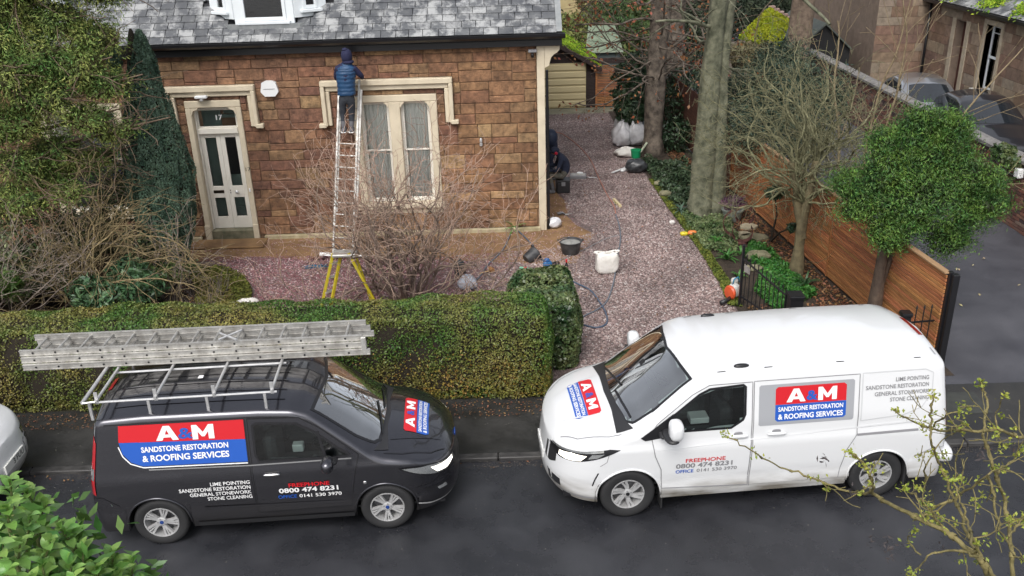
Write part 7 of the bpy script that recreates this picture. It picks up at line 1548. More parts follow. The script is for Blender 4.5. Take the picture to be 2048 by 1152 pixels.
mb = MB(); trunk(mb, [(0, 0, 0), (.02, 0, 1), (.05, .05, 2.6)], [.12, .10, .05], 8, 9); trunk(mb, [(.03, 0, .8), (.25, .1, 1.5), (.4, .2, 2.3)], [.06, .05, .03], 6, 10); mb.build('trunk', barkm('thuja_bark', (.06, .04, .03), (.12, .085, .06)), t, smooth=True)
# 8. dark evergreens behind
mt_dk = leafmat('dark_evergreen', (.012, .035, .014), (.05, .085, .04), .5, .5, 2.5, .1)
evergreen('tall dark laurel hedge beside the rubble bags and slatted gate', [(1262, 150, 34, 27.5), (1262, 190, 36, 27.2), (1265, 225, 32, 26.8), (1290, 130, 40, 28), (1250, 215, 22, 27)], 12000, .13, mt_dk, 'laurel_hedge', cat='hedge')
evergreen('dark evergreen shrub between the two beech trunks', [(1350, 270, 40, 25.8), (1345, 215, 45, 27), (1370, 170, 45, 28)], 3500, .12, mt_dk)
evergreen('dark weeping conifer seen through the bare thorn tree', [(1560, 190, 80, 21), (1500, 250, 60, 20.4), (1600, 270, 65, 20), (1640, 190, 60, 21.6), (1560, 130, 60, 22.4), (1480, 180, 40, 22)], 26000, .11, leafmat('weeping_conifer', (.014, .035, .02), (.05, .075, .045), .7, .45, 2, .1), 'weeping_conifer', .25, 'tree', 12)
evergreen('holly like dark shrub against the cedar fence under the thorn tree', [(1550, 385, 20, 18.2), (1585, 455, 13, 16.8)], 900, .07, mt_dk)
# far greenery
mt_f1 = leafmat('far_green', (.03, .065, .02), (.11, .15, .045), .8, .5, .8, .15); mt_f2 = leafmat('far_yellow_green', (.09, .12, .03), (.24, .25, .08), .85, .4, .8, .15); mt_f3 = leafmat('far_dark', (.012, .025, .012), (.045, .06, .03), .8, .5, .8, .1)
evergreen('rounded yellow green hedge beyond the garage roof', [(1150, 60, 42, 37), (1170, 110, 40, 36), (1140, 95, 40, 36), (1190, 140, 30, 35), (1120, 60, 40, 37)], 9000, .16, mt_f2, 'far_hedge', cat='hedge')
evergreen('green conifer behind the greenhouse', [(1225, 35, 45, 39), (1260, 75, 50, 37), (1215, 95, 35, 36), (1285, 30, 50, 38), (1240, 120, 30, 35), (1300, 80, 50, 36)], 14000, .17, mt_f1, 'far_conifer', cat='tree', clump=8)
evergreen('dark trees behind the tall trunks at the top of the view', [(1370, 20, 60, 44), (1440, 30, 60, 42), (1400, 90, 50, 38), (1480, 20, 50, 44), (1340, 70, 40, 42), (1350, 140, 40, 36)], 12000, .2, mt_f3, 'far_tree', cat='tree', clump=8)
evergreen('dark green trees left of the neighbouring stone house', [(1660, 10, 70, 46), (1710, 60, 50, 42), (1640, 60, 50, 44), (1600, 5, 60, 48), (1700, 130, 35, 38), (1540, -10, 60, 48)], 14000, .2, mt_f3, 'far_tree', cat='tree', clump=8)
evergreen('brighter green tree at the corner of the neighbouring stone house', [(1715, 15, 35, 40), (1730, 70, 22, 38), (1690, 40, 30, 40)], 4000, .16, mt_f1, 'far_tree', cat='tree', clump=8)
evergreen('tawny scrub beside the neighbouring driveway', [(1490, 110, 35, 30), (1530, 110, 30, 29), (1720, 180, 22, 33), (1700, 200, 20, 31)], 4500, .12, leafmat('tawny_scrub', (.10, .08, .04), (.2, .17, .09), .9, .4), 'scrub', cat='shrub')
evergreen('yellowish small leaved tree above the garage roof', [(1195, 15, 26, 41), (1180, -5, 30, 42)], 3000, .15, leafmat('pale_leaves', (.18, .17, .06), (.32, .28, .12), .8, .4), 'far_tree', cat='tree')
for k in range(11):   # wood closing the view above the frame
    x = -26+k*7.0; t = thing('wood', None, None, (x, 56, 0)) if False else None
wl = []
for k in range(60): wl.append(((-32+k*1.35+nz(k), 58+3*nz(k, 5), 3.2+1.6*nz(k, 2)), (2.6, 2.2, 3.4)))
tag(crown('distant_wood', wl, 26000, .5, mt_f3, None, (0, 0, 0), .9, .5, clump=6), kind='stuff')
# ground plants in the right bed
def cover(name, poly, n, size, mat, h=.12, asp=.5, lab=None):
    p = scatter(n, poly); P = np.c_[p, np.zeros(n)]; P[:, 2] = .02+h*RNG.random(n)*(.5+.5*np.sin(p[:, 0]*6)*np.sin(p[:, 1]*5+1)); return tag(soup(name, leaves(P, size, np.tile([0, 0, 1.], (n, 1)), .8, asp), 4, mat), kind='stuff')
mt_c1 = leafmat('fresh_ground_leaves', (.03, .13, .02), (.08, .24, .045), .5, .4, 3, .25); mt_c2 = leafmat('variegated_ground_leaves', (.05, .10, .03), (.22, .27, .12), .5, .5, 3, .2); mt_c3 = leafmat('moss_edge', (.06, .09, .01), (.17, .19, .03), .9, .4, 4, .1)
cover('ground_cover', [(4.75, 14.6), (5.7, 15.3), (5.55, 17.3), (5.2, 18.2), (4.85, 17.4), (4.95, 16.5), (4.6, 15.6)], 12000, .07, mt_c1, .16, .4)
cover('ground_cover', [(4.1, 17.8), (4.7, 17.4), (5.0, 18.5), (5.1, 19.6), (4.1, 20.4), (4.0, 19)], 6500, .065, mt_c2, .15)
cover('ground_cover', [(3.95, 20.6), (4.5, 20.8), (5.2, 21), (5.0, 24.5), (3.75, 24.8), (3.85, 22)], 6500, .085, leafmat('dark_ground_leaves', (.02, .045, .02), (.08, .12, .06), .5, .5, 3, .2), .22)
cover('moss_edging', [(3.98, 15.0), (4.2, 14.9), (4.25, 16), (4.18, 17.9), (3.98, 21), (3.9, 23), (3.72, 23), (3.8, 21), (4.0, 17.8), (4.03, 16)], 8000, .045, mt_c3, .07, .7)
cover('ground_cover', [(4.3, 12.6), (6.3, 12.9), (6.0, 14.6), (4.9, 14.5)], 1300, .07, mt_c2, .1)
def rosette(label, loc, n, ln, mat, seed, name='plant'):
    rg = random.Random(seed); t = thing(name, label, 'plant', loc); lm = MB()
    me = MB().add([(0, -.008, 0), (0, .008, 0), (ln*.4, -.02, ln*.28), (ln*.4, .02, ln*.28), (ln*.8, -.014, ln*.26), (ln*.8, .014, ln*.26), (ln, 0, ln*.12)], [(0, 1, 3, 2), (2, 3, 5, 4), (4, 5, 6)]).mesh('leaf', mat, True)
    for k in range(n): link('leaf', me, t, (0, 0, .01), (0, rg.uniform(-.7, .25), 2*PI*k/n+rg.uniform(-.2, .2)))
mt_ros = leafmat('rosette_leaf', (.05, .16, .03), (.10, .24, .05), .4, .2, 3, .2)
rosette('spiky green rosette plant nearest the open gate', G(1453, 520), 22, .30, mt_ros, 1); rosette('spiky green rosette plant left of the sculpture', G(1434, 487), 16, .26, mt_ros, 2); rosette('small green rosette between sculpture and boulder', G(1482, 508), 14, .2, mt_ros, 3); rosette('green clump at the foot of the black gate', G(1477, 556), 12, .2, mt_ros, 4); rosette('dark green fern behind the white van by the thorn tree', G(1610, 573), 18, .34, leafmat('fern_leaf', (.03, .08, .03), (.06, .13, .05), .5, .3), 5); rosette('blue green leafy rosette under the thick trunk', G(1362, 425), 14, .28, leafmat('blue_leaf', (.04, .09, .06), (.1, .16, .1), .5, .3), 6)
o = tag(crown('heather', [((5.19, 19.83, .36), (.3, .24, .16))], 1800, .05, leafmat('heather_leaves', (.07, .03, .06), (.16, .08, .12), .8, .4, 4, .1), None, (0, 0, 0), .9, .4), 'purple heather growing in the round stone planter', 'plant')
# weeds at the house foot
rosette('green weed growing from the foot of the house wall by the hoses', G(1030, 462), 14, .34, mt_ros, 7)
# ================================================================ NEIGHBOURING PROPERTY
nb_ = thing('neighbour_house', 'pinkish stone neighbouring house with slate roof and tall sash window', 'house', (15, 30, 0)); NO = Vector((15, 30, 0))
mt_ns = M_('pink_ashlar', (.60, .58, .56), .88, col2=(1.2, 1.15, 1.1), scale=5, bump=.4, bscale=25, ramp=(.3, .7)); objpalette(mt_ns, [(.20, .135, .095), (.23, .165, .12), (.26, .205, .15), (.17, .115, .09), (.23, .19, .15), (.20, .13, .095)]); objvar(mt_ns, .1, .008)
mt_nm = M_('pink_mortar', (.17, .125, .095), .9, col2=(.23, .17, .13), scale=4, bump=.3, bscale=30)
def nbx(name, b, mat, par=nb_, c=.005): return MB().box(Vector(b[:3])-NO, Vector(b[3:])-NO, c=c).build(name, mat, par)
WX = 14.9; EZ = 3.25
for r in rsub((22.0, 32.6, 0, EZ), [(29.75, 30.45, .2, 2.85), (27.6, 28.5, 1.0, 2.95)]): nbx('wall_core', (WX+.02, r[0], r[2], WX+.4, r[1], r[3]), mt_nm, c=0)
nbx('wall_core', (13.12, 32.62, 0, 15.3, 33.0, 6.2), mt_nm, c=0); nbx('wall_core', (13.12, 33.01, 0, 13.5, 42, 6.2), mt_nm, c=0)
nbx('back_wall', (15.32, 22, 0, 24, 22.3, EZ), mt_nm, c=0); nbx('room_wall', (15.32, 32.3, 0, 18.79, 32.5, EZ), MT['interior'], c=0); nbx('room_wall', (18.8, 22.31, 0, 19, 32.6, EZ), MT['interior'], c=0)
cnt_ = 0
def ash(faces, plane, pos, excl, hs=(.28, .32, .36), ws_=(.45, .95)):
    global cnt_
    u0, u1, z0, z1 = faces; z = z0
    while z < z1-.05:
        h = min(rs.choice(hs), z1-z); u = u0-rs.random()*.3
        while u < u1:
            wd = rs.uniform(*ws_)
            for q in rsub((max(u, u0), min(u+wd, u1), z, z+h), excl):
                if q[1]-q[0] < .06 or q[3]-q[2] < .06: continue
                pr = rs.uniform(.0, .008); j = .004
                b = (pos-pr, q[0]+j, q[2]+j, pos+.06, q[1]-j, q[3]-j) if plane == 'x' else (q[0]+j, pos-pr, q[2]+j, q[1]-j, pos+.06, q[3]-j)
                nbx('stone', b, mt_ns, c=.006); cnt_ += 1
            u += wd
        z += h
ash((23.0, 32.58, .4, EZ), 'x', WX, [(29.75, 30.45, .2, 2.85), (27.45, 28.65, .85, 3.12)]); ash((13.12, 14.86, .1, 6.1), 'y', 32.6, [])
print('neighbour stones', cnt_)
mt_sd = M_('pale_dressed_stone', (.30, .25, .18), .8, col2=(.4, .34, .26), scale=5)
for b in ((WX-.03, 27.46, 2.97, WX+.3, 28.64, 3.12), (WX-.03, 27.46, .98, WX+.3, 27.6, 2.965), (WX-.03, 28.5, .98, WX+.3, 28.64, 2.965)): nbx('window_surround', b, mt_sd)
nbx('window_sill', (WX-.12, 27.4, .85, WX+.3, 28.7, .975), M_('pale_sill', (.5, .5, .46), .6))
nw = nbx('window', (WX+.2, 27.6, 1.0, WX+.24, 27.68, 2.95), MT['upvc']); 
for nm, b, m in (('frame', (WX+.2, 28.42, 1.0, WX+.24, 28.5, 2.95), MT['upvc']), ('frame', (WX+.2, 27.68, 1.0, WX+.24, 28.42, 1.07), MT['upvc']), ('frame', (WX+.2, 27.68, 2.88, WX+.24, 28.42, 2.95), MT['upvc']), ('meeting_rail', (WX+.18, 27.68, 1.95, WX+.24, 28.42, 2.02), MT['upvc']), ('glazing_bar', (WX+.2, 27.68, 2.70, WX+.23, 28.42, 2.725), MT['upvc']), ('glazing_bar', (WX+.2, 27.86, 1.07, WX+.23, 27.885, 2.88), MT['upvc']), ('pane', (WX+.215, 27.68, 1.07, WX+.222, 28.42, 1.95), MT['darkglass']), ('pane', (WX+.215, 27.68, 2.02, WX+.222, 28.42, 2.88), MT['darkglass'])): nbx(nm, b, m, nw, .003)
nbx('curtain', (WX+.34, 27.5, 1.4, WX+.37, 28.3, 2.95), M_('rust_curtain', (.30, .07, .03), .9))
nbx('side_door', (WX+.25, 29.76, .2, WX+.3, 30.44, 2.84), M_('dark_red_door', (.07, .025, .02), .4)); nbx('window_surround', (WX-.03, 29.5, .2, WX+.01, 29.74, 2.9), mt_sd); nbx('window_surround', (WX-.03, 30.46, .2, WX+.01, 30.7, 2.9), mt_sd)
MB().tube([Vector((WX-.06, 32.35, .2))-NO, Vector((WX-.06, 32.35, EZ-.05))-NO], .045, 8).build('downpipe', MT['black'], nb_, smooth=True)
nbx('gutter', (WX-.28, 22, EZ-.02, WX-.12, 32.7, EZ+.08), MT['black']); nbx('fascia', (WX-.12, 22, EZ, WX+.02, 32.6, EZ+.1), MT['black'])
rp = math.radians(36); upv = Vector((math.cos(rp), 0, math.sin(rp))); b0 = Vector((WX-.22, 0, EZ+.10)); mt_slate2 = bpy.data.materials['slate']
MB().prism([b0+Vector((0, 22, 0))-NO, b0+Vector((0, 32.8, 0))-NO, b0+Vector((0, 32.8, 0))+upv*6-NO, b0+Vector((0, 22, 0))+upv*6-NO], (0, 0, -.05)).build('roof_deck', MT['black'], nb_)
sm_ = MB().box((-.004, -.147, -.004), (.30, .147, .006), c=.002).mesh('slate', mt_slate2); rest = MB(); n = 0
for row in range(20):
    for k in range(37):
        y = 32.7-k*.3-(.15 if row % 2 else 0); p = b0+Vector((0, y, 0))+upv*(row*.22)+Vector((-.01, 0, .015))
        if row < 7 and y < 30.5 and y > 24 and n < 300: link('slate', sm_, nb_, p-NO, (0, -rp+.04+rs.uniform(-.01, .01), 0)); n += 1
        else: rest.box((-.004, -.147, -.004), (.30, .147, .006), M=Matrix.Translation(p-NO) @ Matrix.Rotation(-rp+.04, 4, 'Y'))
rest.build('slates', mt_slate2, nb_)['kind'] = 'stuff'
for (y, s) in ((28.6, 1.3), (26.6, 1.0), (30.9, .8)):
    m = 700; P = np.c_[RNG.normal(.55, .22, m), RNG.normal(y, .3, m), np.zeros(m)]; Q = np.array([tuple(b0+upv*float(a)+Vector((-.03, float(b), .04))-NO) for a, b, _ in P]); soup('moss_patch', leaves(Q, .09, np.tile([-.5, 0, 1.], (m, 1)), .5, .8), 4, bpy.data.materials['moss_tufts'], nb_)['kind'] = 'stuff'
# brick boundary wall with stone coping
bw = thing('brick_wall', 'old brick boundary wall with grey stone coping beside the neighbouring driveway', 'wall', (11.05, 20, 0)); BO = Vector((11.05, 20, 0)); BH = 1.46
MB().box(Vector((11.07, 13.6, 0))-BO, Vector((11.28, 34, BH))-BO).build('core', M_('brick_mortar', (.19, .16, .14), .95, col2=(.27, .23, .2), scale=8), bw)
mt_br = M_('old_brick', (.62, .6, .58), .9, col2=(1.2, 1.15, 1.1), scale=12, bump=.4, bscale=50); objpalette(mt_br, [(.17, .075, .055), (.12, .06, .05), (.22, .11, .08), (.07, .045, .045), (.16, .09, .07), (.2, .09, .06)]); objvar(mt_br, .2, .01)
mt_br2 = stonemat('old_brick_far', [(.17, .075, .055), (.12, .06, .05), (.22, .11, .08), (.07, .045, .045), (.16, .09, .07), (.2, .14, .11)], .9)
br = MB().box((-.018, -.106, -.031), (.03, .106, .031), c=.004).mesh('brick', mt_br); rest = MB(); n = 0; sp_ = []
for row in range(19):
    z = .04+row*.0755; y = 13.7+(.11 if row % 2 else 0)
    while y < 33.8: sp_.append((y, z)); y += .222
sp_.sort(key=lambda q: (not (16.6 < q[0] < 21.5 and q[1] > .3), q[0], q[1]))
for y, z in sp_:
    p = Vector((11.062+rs.uniform(-.005, .005), y, z))-BO
    if n < 298: link('brick', br, bw, p); n += 1
    else: rest.box(p+Vector((-.014, -.106, -.031)), p+Vector((.01, .106, .031)))
rest.build('bricks', mt_br2, bw)['kind'] = 'stuff'
mt_cop = M_('grey_coping', (.12, .115, .11), .85, col2=(.22, .21, .2), scale=5, bump=.4, bscale=25); cm = MB().prism([(-.07, -.44, 0), (.30, -.44, 0), (.30, -.44, .07), (.115, -.44, .12), (-.07, -.44, .07)], (0, .88, 0)).mesh('coping_stone', mt_cop)
y = 14.0
while y < 34: link('coping_stone', cm, bw, Vector((11.05, y, BH))-BO); y += .9
t = thing('ivy_on_wall', 'ivy clump hanging over the brick wall coping above the white box', 'ivy', (11.0, 19.2, 1.45)); crown('foliage', [((11.0, 19.3, 1.5), (.22, .4, .18)), ((10.95, 18.8, 1.42), (.15, .25, .14))], 1300, .09, mt_ivy, t, (11.0, 19.2, 1.45), .8, .8); twig_mesh('stems', [((0, .4, .1), (-.05, -.2, .0), .012, .008), ((-.05, -.2, 0), (-.08, -.6, -.15), .008, .005)], mt_twigd, t)
t = thing('wall_box', 'small white junction box fixed on the brick wall below the ivy', 'box', (10.97, 18.55, 1.27)); MB().box((-.08, -.09, -.10), (.05, .09, .10), c=.012).build('case', MT['white'], t); MB().tube([(-.02, .09, -.08), (-.03, .4, -.12), (-.03, .9, -.02), (-.03, 1.2, .15)], .010, 6).build('cable', MT['gprint'], t, smooth=True)
# parked cars behind the wall
mt_silver = carpaint('silver_paint', (.42, .43, .45), .8, .3); mt_blk = carpaint('black_paint_car', (.012, .012, .015), .0, .35); mt_cg = M_('car_glass_dark', (.015, .018, .022), .05, coat=1, world=False)
def car(label, loc, rz, paint, roof=1.52):
    t = thing('parked_car', label, 'car', loc, rz)
    C_ = Van(4.3, .89, [(0, .62), (.05, .70), (.3, .80), (.9, .93), (1.15, .97), (1.95, roof-.08), (2.4, roof), (3.3, roof-.02), (3.9, roof-.22), (4.2, 1.05), (4.3, .95)],
             [(0, .60), (.2, .70), (.9, .84), (1.2, .90), (2.1, roof-.16), (2.5, roof-.1), (3.3, roof-.12), (3.9, roof-.33), (4.2, .98), (4.3, .9)],
             [(.2, .93), (.5, .99), (.75, 1.), (.92, .985), (1.0, .95), (roof, .70)], .22, (.85, 3.45), .34, [(.2, .06), (.4, 0), (.6, .04), (.8, .1)], [(.3, .02), (.9, .05), (1.4, .15)], af=.8, nf=2.6, ar=.5)
    C_.body(paint, t); C_.lips(t, paint)
    C_.patch('windscreen', [(1.22, -.66), (1.17, 0), (1.22, .66), (1.95, .54), (1.9, 0), (1.95, -.54)], mt_cg, t, 'top', off=.006)
    C_.patch('rear_window', [(3.55, -.5), (3.55, .5), (4.05, .56), (4.05, -.56)], mt_cg, t, 'top', off=.006)
    for sd in (-1, 1):
        w_ = C_.patch('side_window', [(1.55, .96), (2.15, roof-.2), (3.2, roof-.22), (3.75, roof-.40), (3.85, 1.0)], mt_cg, t, sd=sd, off=.006)
        C_.ribbon('window_pillar', [(2.55, .97), (2.55, roof-.2)], .05, MT['black'], w_, sd=sd, off=.010)
        d = C_.ribbon('door_gap', [(1.45, .4), (1.42, .9), (2.52, .95), (2.5, .35)], .010, MT['black'], t, sd=sd)
        C_.patch('headlight', [(.05, .56), (.3, .58), (.55, .70), (.2, .67), (.04, .62)], mt_lens, t, sd=sd, off=.006, sp=.04); C_.patch('tail_light', [(4.0, .78), (4.28, .78), (4.28, .92), (4.05, .93)], mt_redlens, t, sd=sd, off=.006, sp=.04)
        superell('mirror', (-1.55, sd*.97, 1.0), (.08, .10, .06), paint, t, 2.6); superell('handle', C_.side(2.35, .82, sd, .015), (.09, .015, .014), paint, t)
        for ax in C_.axles: C_.wheel(ax, sd, t, .31, MT['rubber'], MT['metal'], (5, ((-.1, .0, .05, .04),)), MT['black'])
    C_.patch('grille', [(0, .44), (.1, .44), (.12, .54), (0, .54)], MT['black'], t, sd=1, off=.006, sp=.04)
    return t
car('black car parked with its bonnet towards the road behind the brick wall', (13.1, 22.8, .0), math.radians(-98), mt_blk)
car('silver car parked behind the black car beside the neighbouring house', (12.55, 25.6, .0), math.radians(-100), mt_silver, 1.5)
# sheds beyond the fence
sh = thing('shed', 'small shed with bright yellow green moss on its roof', 'shed', (9.4, 33, 0)); SH = Vector((9.4, 33, 0))
MB().box((-1.3, .0, 0), (.9, 2.4, 1.6)).build('walls', M_('shed_stone', (.12, .1, .08), .9, col2=(.2, .17, .13), scale=5), sh)
q = [OP(1483, 72, 32.9)-SH, OP(1556, 102, 32.9)-SH, OP(1582, 40, 34.6)-SH, OP(1540, 14, 34.6)-SH]; q[0].x -= .1
MB().prism(q, (0, .03, -.09)).build('roof', mt_moss, sh)
m = 5000; a_ = RNG.random((m, 1)); b_2 = RNG.random((m, 1)); Q0 = [np.array(tuple(v)) for v in q]; P = (Q0[0]*(1-a_)+Q0[1]*a_)*(1-b_2)+(Q0[3]*(1-a_)+Q0[2]*a_)*b_2; P[:, 2] += .03
soup('moss', leaves(P, .10, np.tile([0, -.5, 1.], (m, 1)), .9, .7), 4, leafmat('yellow_moss', (.22, .26, .01), (.45, .48, .03), .9, .25, 3, .2), sh)['kind'] = 'stuff'
rt = MB().box((-.12, -.06, 0), (.12, .12, .09), c=.02).mesh('ridge_tile', M_('pink_ridge', (.32, .2, .17), .8, col2=(.4, .3, .26), scale=8))
for k in range(5): p = q[3].lerp(q[2], (k+.5)/5); link('ridge_tile', rt, sh, p)
s2 = thing('shed', 'dark gabled shed with black boarding beyond the weeping conifer', 'shed', (11.5, 33.4, 0)); S2 = Vector((11.5, 33.4, 0)); a = OP(1600, 95, 33.4)-S2; b = OP(1700, 100, 33.4)-S2; c = OP(1650, 50, 33.4)-S2
MB().prism([(a.x, 0, 0), (b.x, 0, 0), (b.x, 0, b.z), (c.x, 0, c.z), (a.x, 0, a.z)], (0, 4, 0)).build('walls', M_('black_boards', (.012, .012, .013), .8), s2)
for (p0, p1) in ((a, c), (c, b)): MB().prism([p0+Vector((0, -.15, .02)), p1+Vector((0, -.15, .02)), p1+Vector((0, 4.1, .02)), p0+Vector((0, 4.1, .02))], (0, 0, .07)).build('roof', M_('dark_felt', (.05, .06, .06), .7, col2=(.09, .1, .08), scale=4), s2)
MB().box((a.x, -.02, .1), (b.x, -.005, 1.0)).build('door', M_('teal_door', (.04, .10, .11), .5), s2)
fc = thing('cottage', 'distant pale stone cottage above the garage roof', 'house', (2.2, 48, 0)); MB().box((-4, 0, 0), (1.8, 5, 5)).build('walls', M_('ochre_render', (.34, .27, .13), .85, col2=(.42, .34, .18), scale=2), fc)
for k in range(3): w_ = MB().box((.0-k*1.1, -.05, 1.9), (.5-k*1.1, .0, 2.9)).build('window', MT['black'], fc); MB().box((-.03-k*1.1, -.08, 1.8), (.53-k*1.1, -.03, 1.88)).build('sill', MT['cream'], w_)
# ================================================================ NEAR PLANTS ON THE CAMERA'S SIDE OF THE ROAD
# big laurel, every leaf an object
mt_ll = leafmat('laurel_leaf', (.17, .36, .07), (.30, .47, .14), .28, .0, 6, .4); objvar(mt_ll, .25, .02)
lm = []
for v in range(3):
    ln = .085+.018*v; wd = .021+.004*v; vs = []; fs = []; K = 6
    for i in range(K+1):
        t_ = i/K; h = wd*math.sin(PI*t_**1.25)**.6 if 0 < i < K else .001; x = ln*t_; z = .018*math.sin(PI*t_)*(1+.4*v)-.012*t_*v; vs += [(x, -h, z+.006), (x, 0, z), (x, h, z+.006)]
    for i in range(K): a = i*3; fs += [(a, a+1, a+4, a+3), (a+1, a+2, a+5, a+4)]
    lm.append(MB().add(vs, fs).mesh('leaf', mt_ll, True))
lb_ = thing('laurel_bush', 'bright green laurel bush close to the camera at the bottom left', 'bush', (-2.3, 3.2, RZ))
LO = Vector((-2.3, 3.2, RZ)); rg = random.Random(77); sg = []; cnt2 = 0; tips = []
def camd(x, y, d): v = _ray(x, y); return Vector(_C+v*(d/np.linalg.norm(v)))
for (x, y, d) in ((20, 965, 5.1), (55, 985, 5.2), (95, 1010, 5.2), (60, 1040, 5.0), (15, 1020, 4.9), (120, 1055, 5.1), (150, 1070, 5.2), (100, 1085, 4.9), (40, 1090, 4.8), (165, 1100, 5.1), (140, 1125, 4.9), (85, 1130, 4.8), (20, 1140, 4.7), (225, 1110, 5.2), (265, 1125, 5.2), (240, 1145, 5.1), (195, 1140, 5.0), (-20, 1000, 4.9), (-20, 1080, 4.7), (60, 1165, 4.7), (150, 1165, 4.8), (5, 1055, 5.3), (80, 1050, 5.4), (180, 1130, 5.4), (-10, 1150, 5.), (120, 1110, 5.4), (30, 1110, 5.3)): tips.append(camd(x, y, d))
for tp_ in tips:
    ax = Vector((rg.gauss(.15, .3), rg.gauss(.1, .3), 1)).normalized(); ln = .14; b = tp_-ax*ln; root = Vector((-2.4+rg.uniform(-.2, .2), 3.3, max(1.5, tp_.z-1.2)))
    sg += [(tuple(root-LO), tuple(b-LO), .014, .008), (tuple(b-LO), tuple(tp_-LO), .007, .004)]
    for k in range(11):
        if cnt2 >= 298: break
        f = k/11; p = b+ax*ln*(.1+.95*f); az = k*2.4+rg.uniform(-.3, .3); el = .25+f*.95+rg.uniform(-.2, .2); side = ax.orthogonal().normalized(); side.rotate(Matrix.Rotation(az, 3, ax)); d = (side*math.cos(el)+ax*math.sin(el)).normalized()
        q = d.to_track_quat('X', 'Z'); o = link('leaf', lm[rg.randrange(3)], lb_, p-LO); o.rotation_euler = q.to_euler(); o.scale = (1.05-.35*f,)*3; cnt2 += 1
m = 5200; P = []
for tp_ in tips:
    for _ in range(34): P.append(tuple(tp_-LO+Vector((rg.gauss(-.02, .11), rg.gauss(.06, .11), -.16-abs(rg.gauss(.10, .14))))))
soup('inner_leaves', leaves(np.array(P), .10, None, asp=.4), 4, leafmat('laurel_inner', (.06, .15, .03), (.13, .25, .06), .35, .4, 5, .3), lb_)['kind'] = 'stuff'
sg.append(((-.1, .1, 0), (-.1, .1, 3.4), .06, .03)); twig_mesh('branches', sg, barkm('laurel_stem', (.10, .12, .04), (.2, .22, .08)), lb_, 6)
# budding branches at the bottom right
mt_bb = barkm('budding_bark', (.11, .095, .035), (.24, .2, .08), scale=14, bump=.4, bscale=80); mt_bud = leafmat('fresh_buds', (.22, .28, .03), (.4, .42, .08), .6, .3, 8, .3); mt_ds = M_('dry_seeds', (.06, .05, .05), .9)
bb = thing('budding_tree', 'thin yellowish budding branches close to the camera at the bottom right', 'tree', (2.2, 2.4, RZ)); BB = Vector((2.2, 2.4, RZ)); rg = random.Random(14); sg = []; buds = []; seeds = []
lines = [([(1985, 1160), (1950, 1110), (1880, 1055), (1800, 1020), (1745, 985), (1740, 955), (1730, 930), (1700, 905)], 3.9, .0105),
 ([(1740, 985), (1700, 985), (1620, 955), (1560, 935), (1500, 900), (1450, 870)], 4.05, .0055),
 ([(1990, 1160), (1960, 1110), (1930, 1050), (1905, 990), (1880, 930), (1860, 880), (1862, 840), (1865, 790)], 4.0, .008),
 ([(2025, 1160), (2018, 1080), (2010, 1000), (1985, 930), (1965, 870), (1975, 800), (1962, 765)], 4.2, .009),
 ([(2060, 880), (2005, 862), (1945, 860), (1880, 862), (1830, 845), (1790, 822)], 4.1, .007),
 ([(1830, 1040), (1860, 1020), (1920, 990), (1975, 950), (2010, 930), (2050, 900)], 4.0, .006),
 ([(1890, 1060), (1850, 1010), (1830, 990), (1810, 975)], 3.95, .006), ([(1950, 1100), (1935, 1040), (1920, 1000), (1905, 960)], 3.85, .0055),
 ([(1975, 950), (1990, 1000), (2000, 1060), (2030, 1110), (2050, 1120)], 4.1, .006), ([(1955, 1110), (1900, 1100), (1860, 1110), (1820, 1150)], 3.8, .005),
 ([(1865, 850), (1895, 830), (1930, 815)], 4.0, .004), ([(1850, 985), (1850, 930), (1885, 880), (1920, 860)], 4.2, .004), ([(2018, 1070), (2040, 1040), (2060, 1030)], 4.1, .005), ([(1840, 1110), (1815, 1080), (1830, 1060)], 3.9, .0035), ([(2000, 870), (1990, 830), (2010, 790)], 4.2, .0035)]
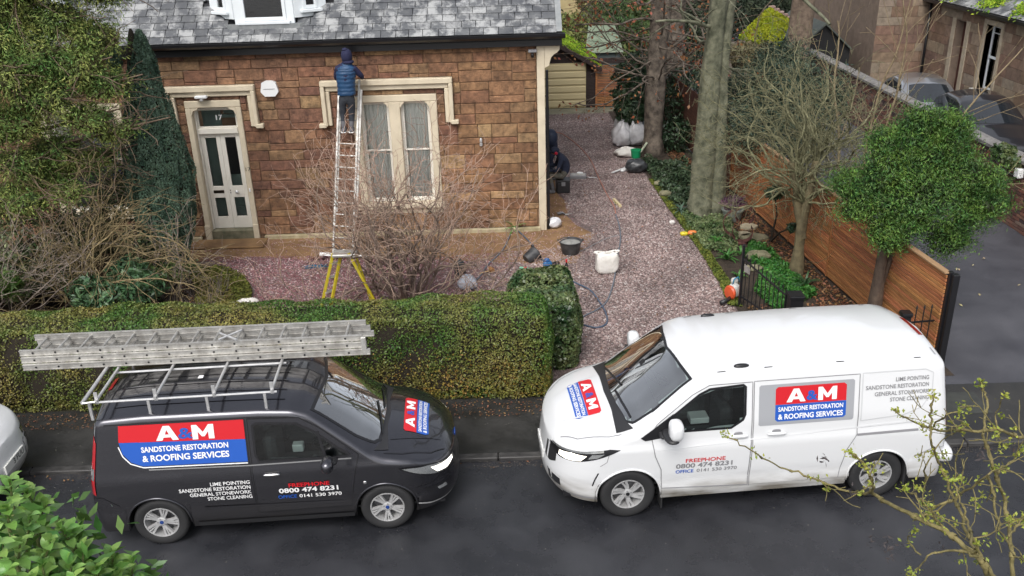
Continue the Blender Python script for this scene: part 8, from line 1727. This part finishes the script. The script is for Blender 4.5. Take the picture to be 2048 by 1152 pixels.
for L2_, dd_, r in lines:
    P_ = [camd(x, y, dd_+.25*nz(i*.7, r*900)) for i, (x, y) in enumerate(L2_)]; pts = []
    for i in range(len(P_)-1):
        for k in range(5): pts.append(P_[i].lerp(P_[i+1], k/5)+Vector((rg.gauss(0, .004), rg.gauss(0, .004), rg.gauss(0, .004))))
    pts.append(P_[-1]); n = len(pts)
    for i in range(n-1):
        ra = r*(1-.6*i/n); rb = r*(1-.6*(i+1)/n); sg.append((tuple(pts[i]-BB), tuple(pts[i+1]-BB), ra, rb))
        if i % 5 == 3: sg.append((tuple(pts[i]-BB), tuple(pts[i].lerp(pts[i+1], .35)-BB), ra*1.6, ra*1.5))
        if rg.random() < .17: d = Vector((rg.gauss(0, 1), rg.gauss(0, 1), rg.gauss(.3, 1))).normalized(); grow(sg, pts[i]-BB, d, rg.uniform(.08, .22), ra*.5, 1, dict(wig=.25, up=.02, kids=.3, ratio=.5, step=.03, rmin=.0016, spread=.7), rg); buds.append(pts[i]+d*.05)
        if rg.random() < .11: buds.append(pts[i])
    buds.append(pts[-1]); buds.append(pts[-1])
twig_mesh('branches', sg, mt_bb, bb, 6)
P = []
for b in buds:
    s = rg.uniform(.006, .017)
    for _ in range(13): P.append(tuple(b-BB+Vector((rg.gauss(0, s), rg.gauss(0, s), rg.gauss(0, s)))))
soup('buds', leaves(np.array(P), .016, None, asp=.55), 4, mt_bud, bb)['kind'] = 'stuff'
P = []
for (x, y) in ((1645, 915), (1740, 1080), (1775, 1090), (1780, 1110), (1880, 1100), (1700, 985), (1960, 910)):
    c = camd(x, y, 4.0)
    for _ in range(9): P.append(tuple(c-BB+Vector((rg.gauss(0, .010), rg.gauss(0, .010), rg.gauss(0, .022)))))
soup('dry_seeds', leaves(np.array(P), .028, None, asp=.3), 4, mt_ds, bb)['kind'] = 'stuff'
# bare street tree behind the camera: it is what the windscreens mirror
rg = random.Random(90)
for (x, y, lab) in ((8.5, -1.5, 'tall bare street tree standing on the near side of the road behind the viewer'),):
    t = thing('street_tree', lab, 'tree', (x, y, 0)); mb = MB(); trunk(mb, [(0, 0, 0), (.1, 0, 3), (0, .1, 6), (.1, 0, 9)], [.3, .25, .2, .1]); mb.build('trunk', mt_beech2, t, smooth=True); sg = []
    for i in range(22): z = rg.uniform(3, 9); a = rg.uniform(0, 2*PI); grow(sg, (0.05, 0, z), (math.cos(a), math.sin(a), rg.uniform(.1, .9)), rg.uniform(2.5, 4), .08, 2, dict(wig=.14, up=.02, kids=.35, ratio=.55, step=.3, rmin=.012, spread=.7, bare=1, rk=.5), rg)
    twig_mesh('branches', sg, mt_beech2, t, 4)
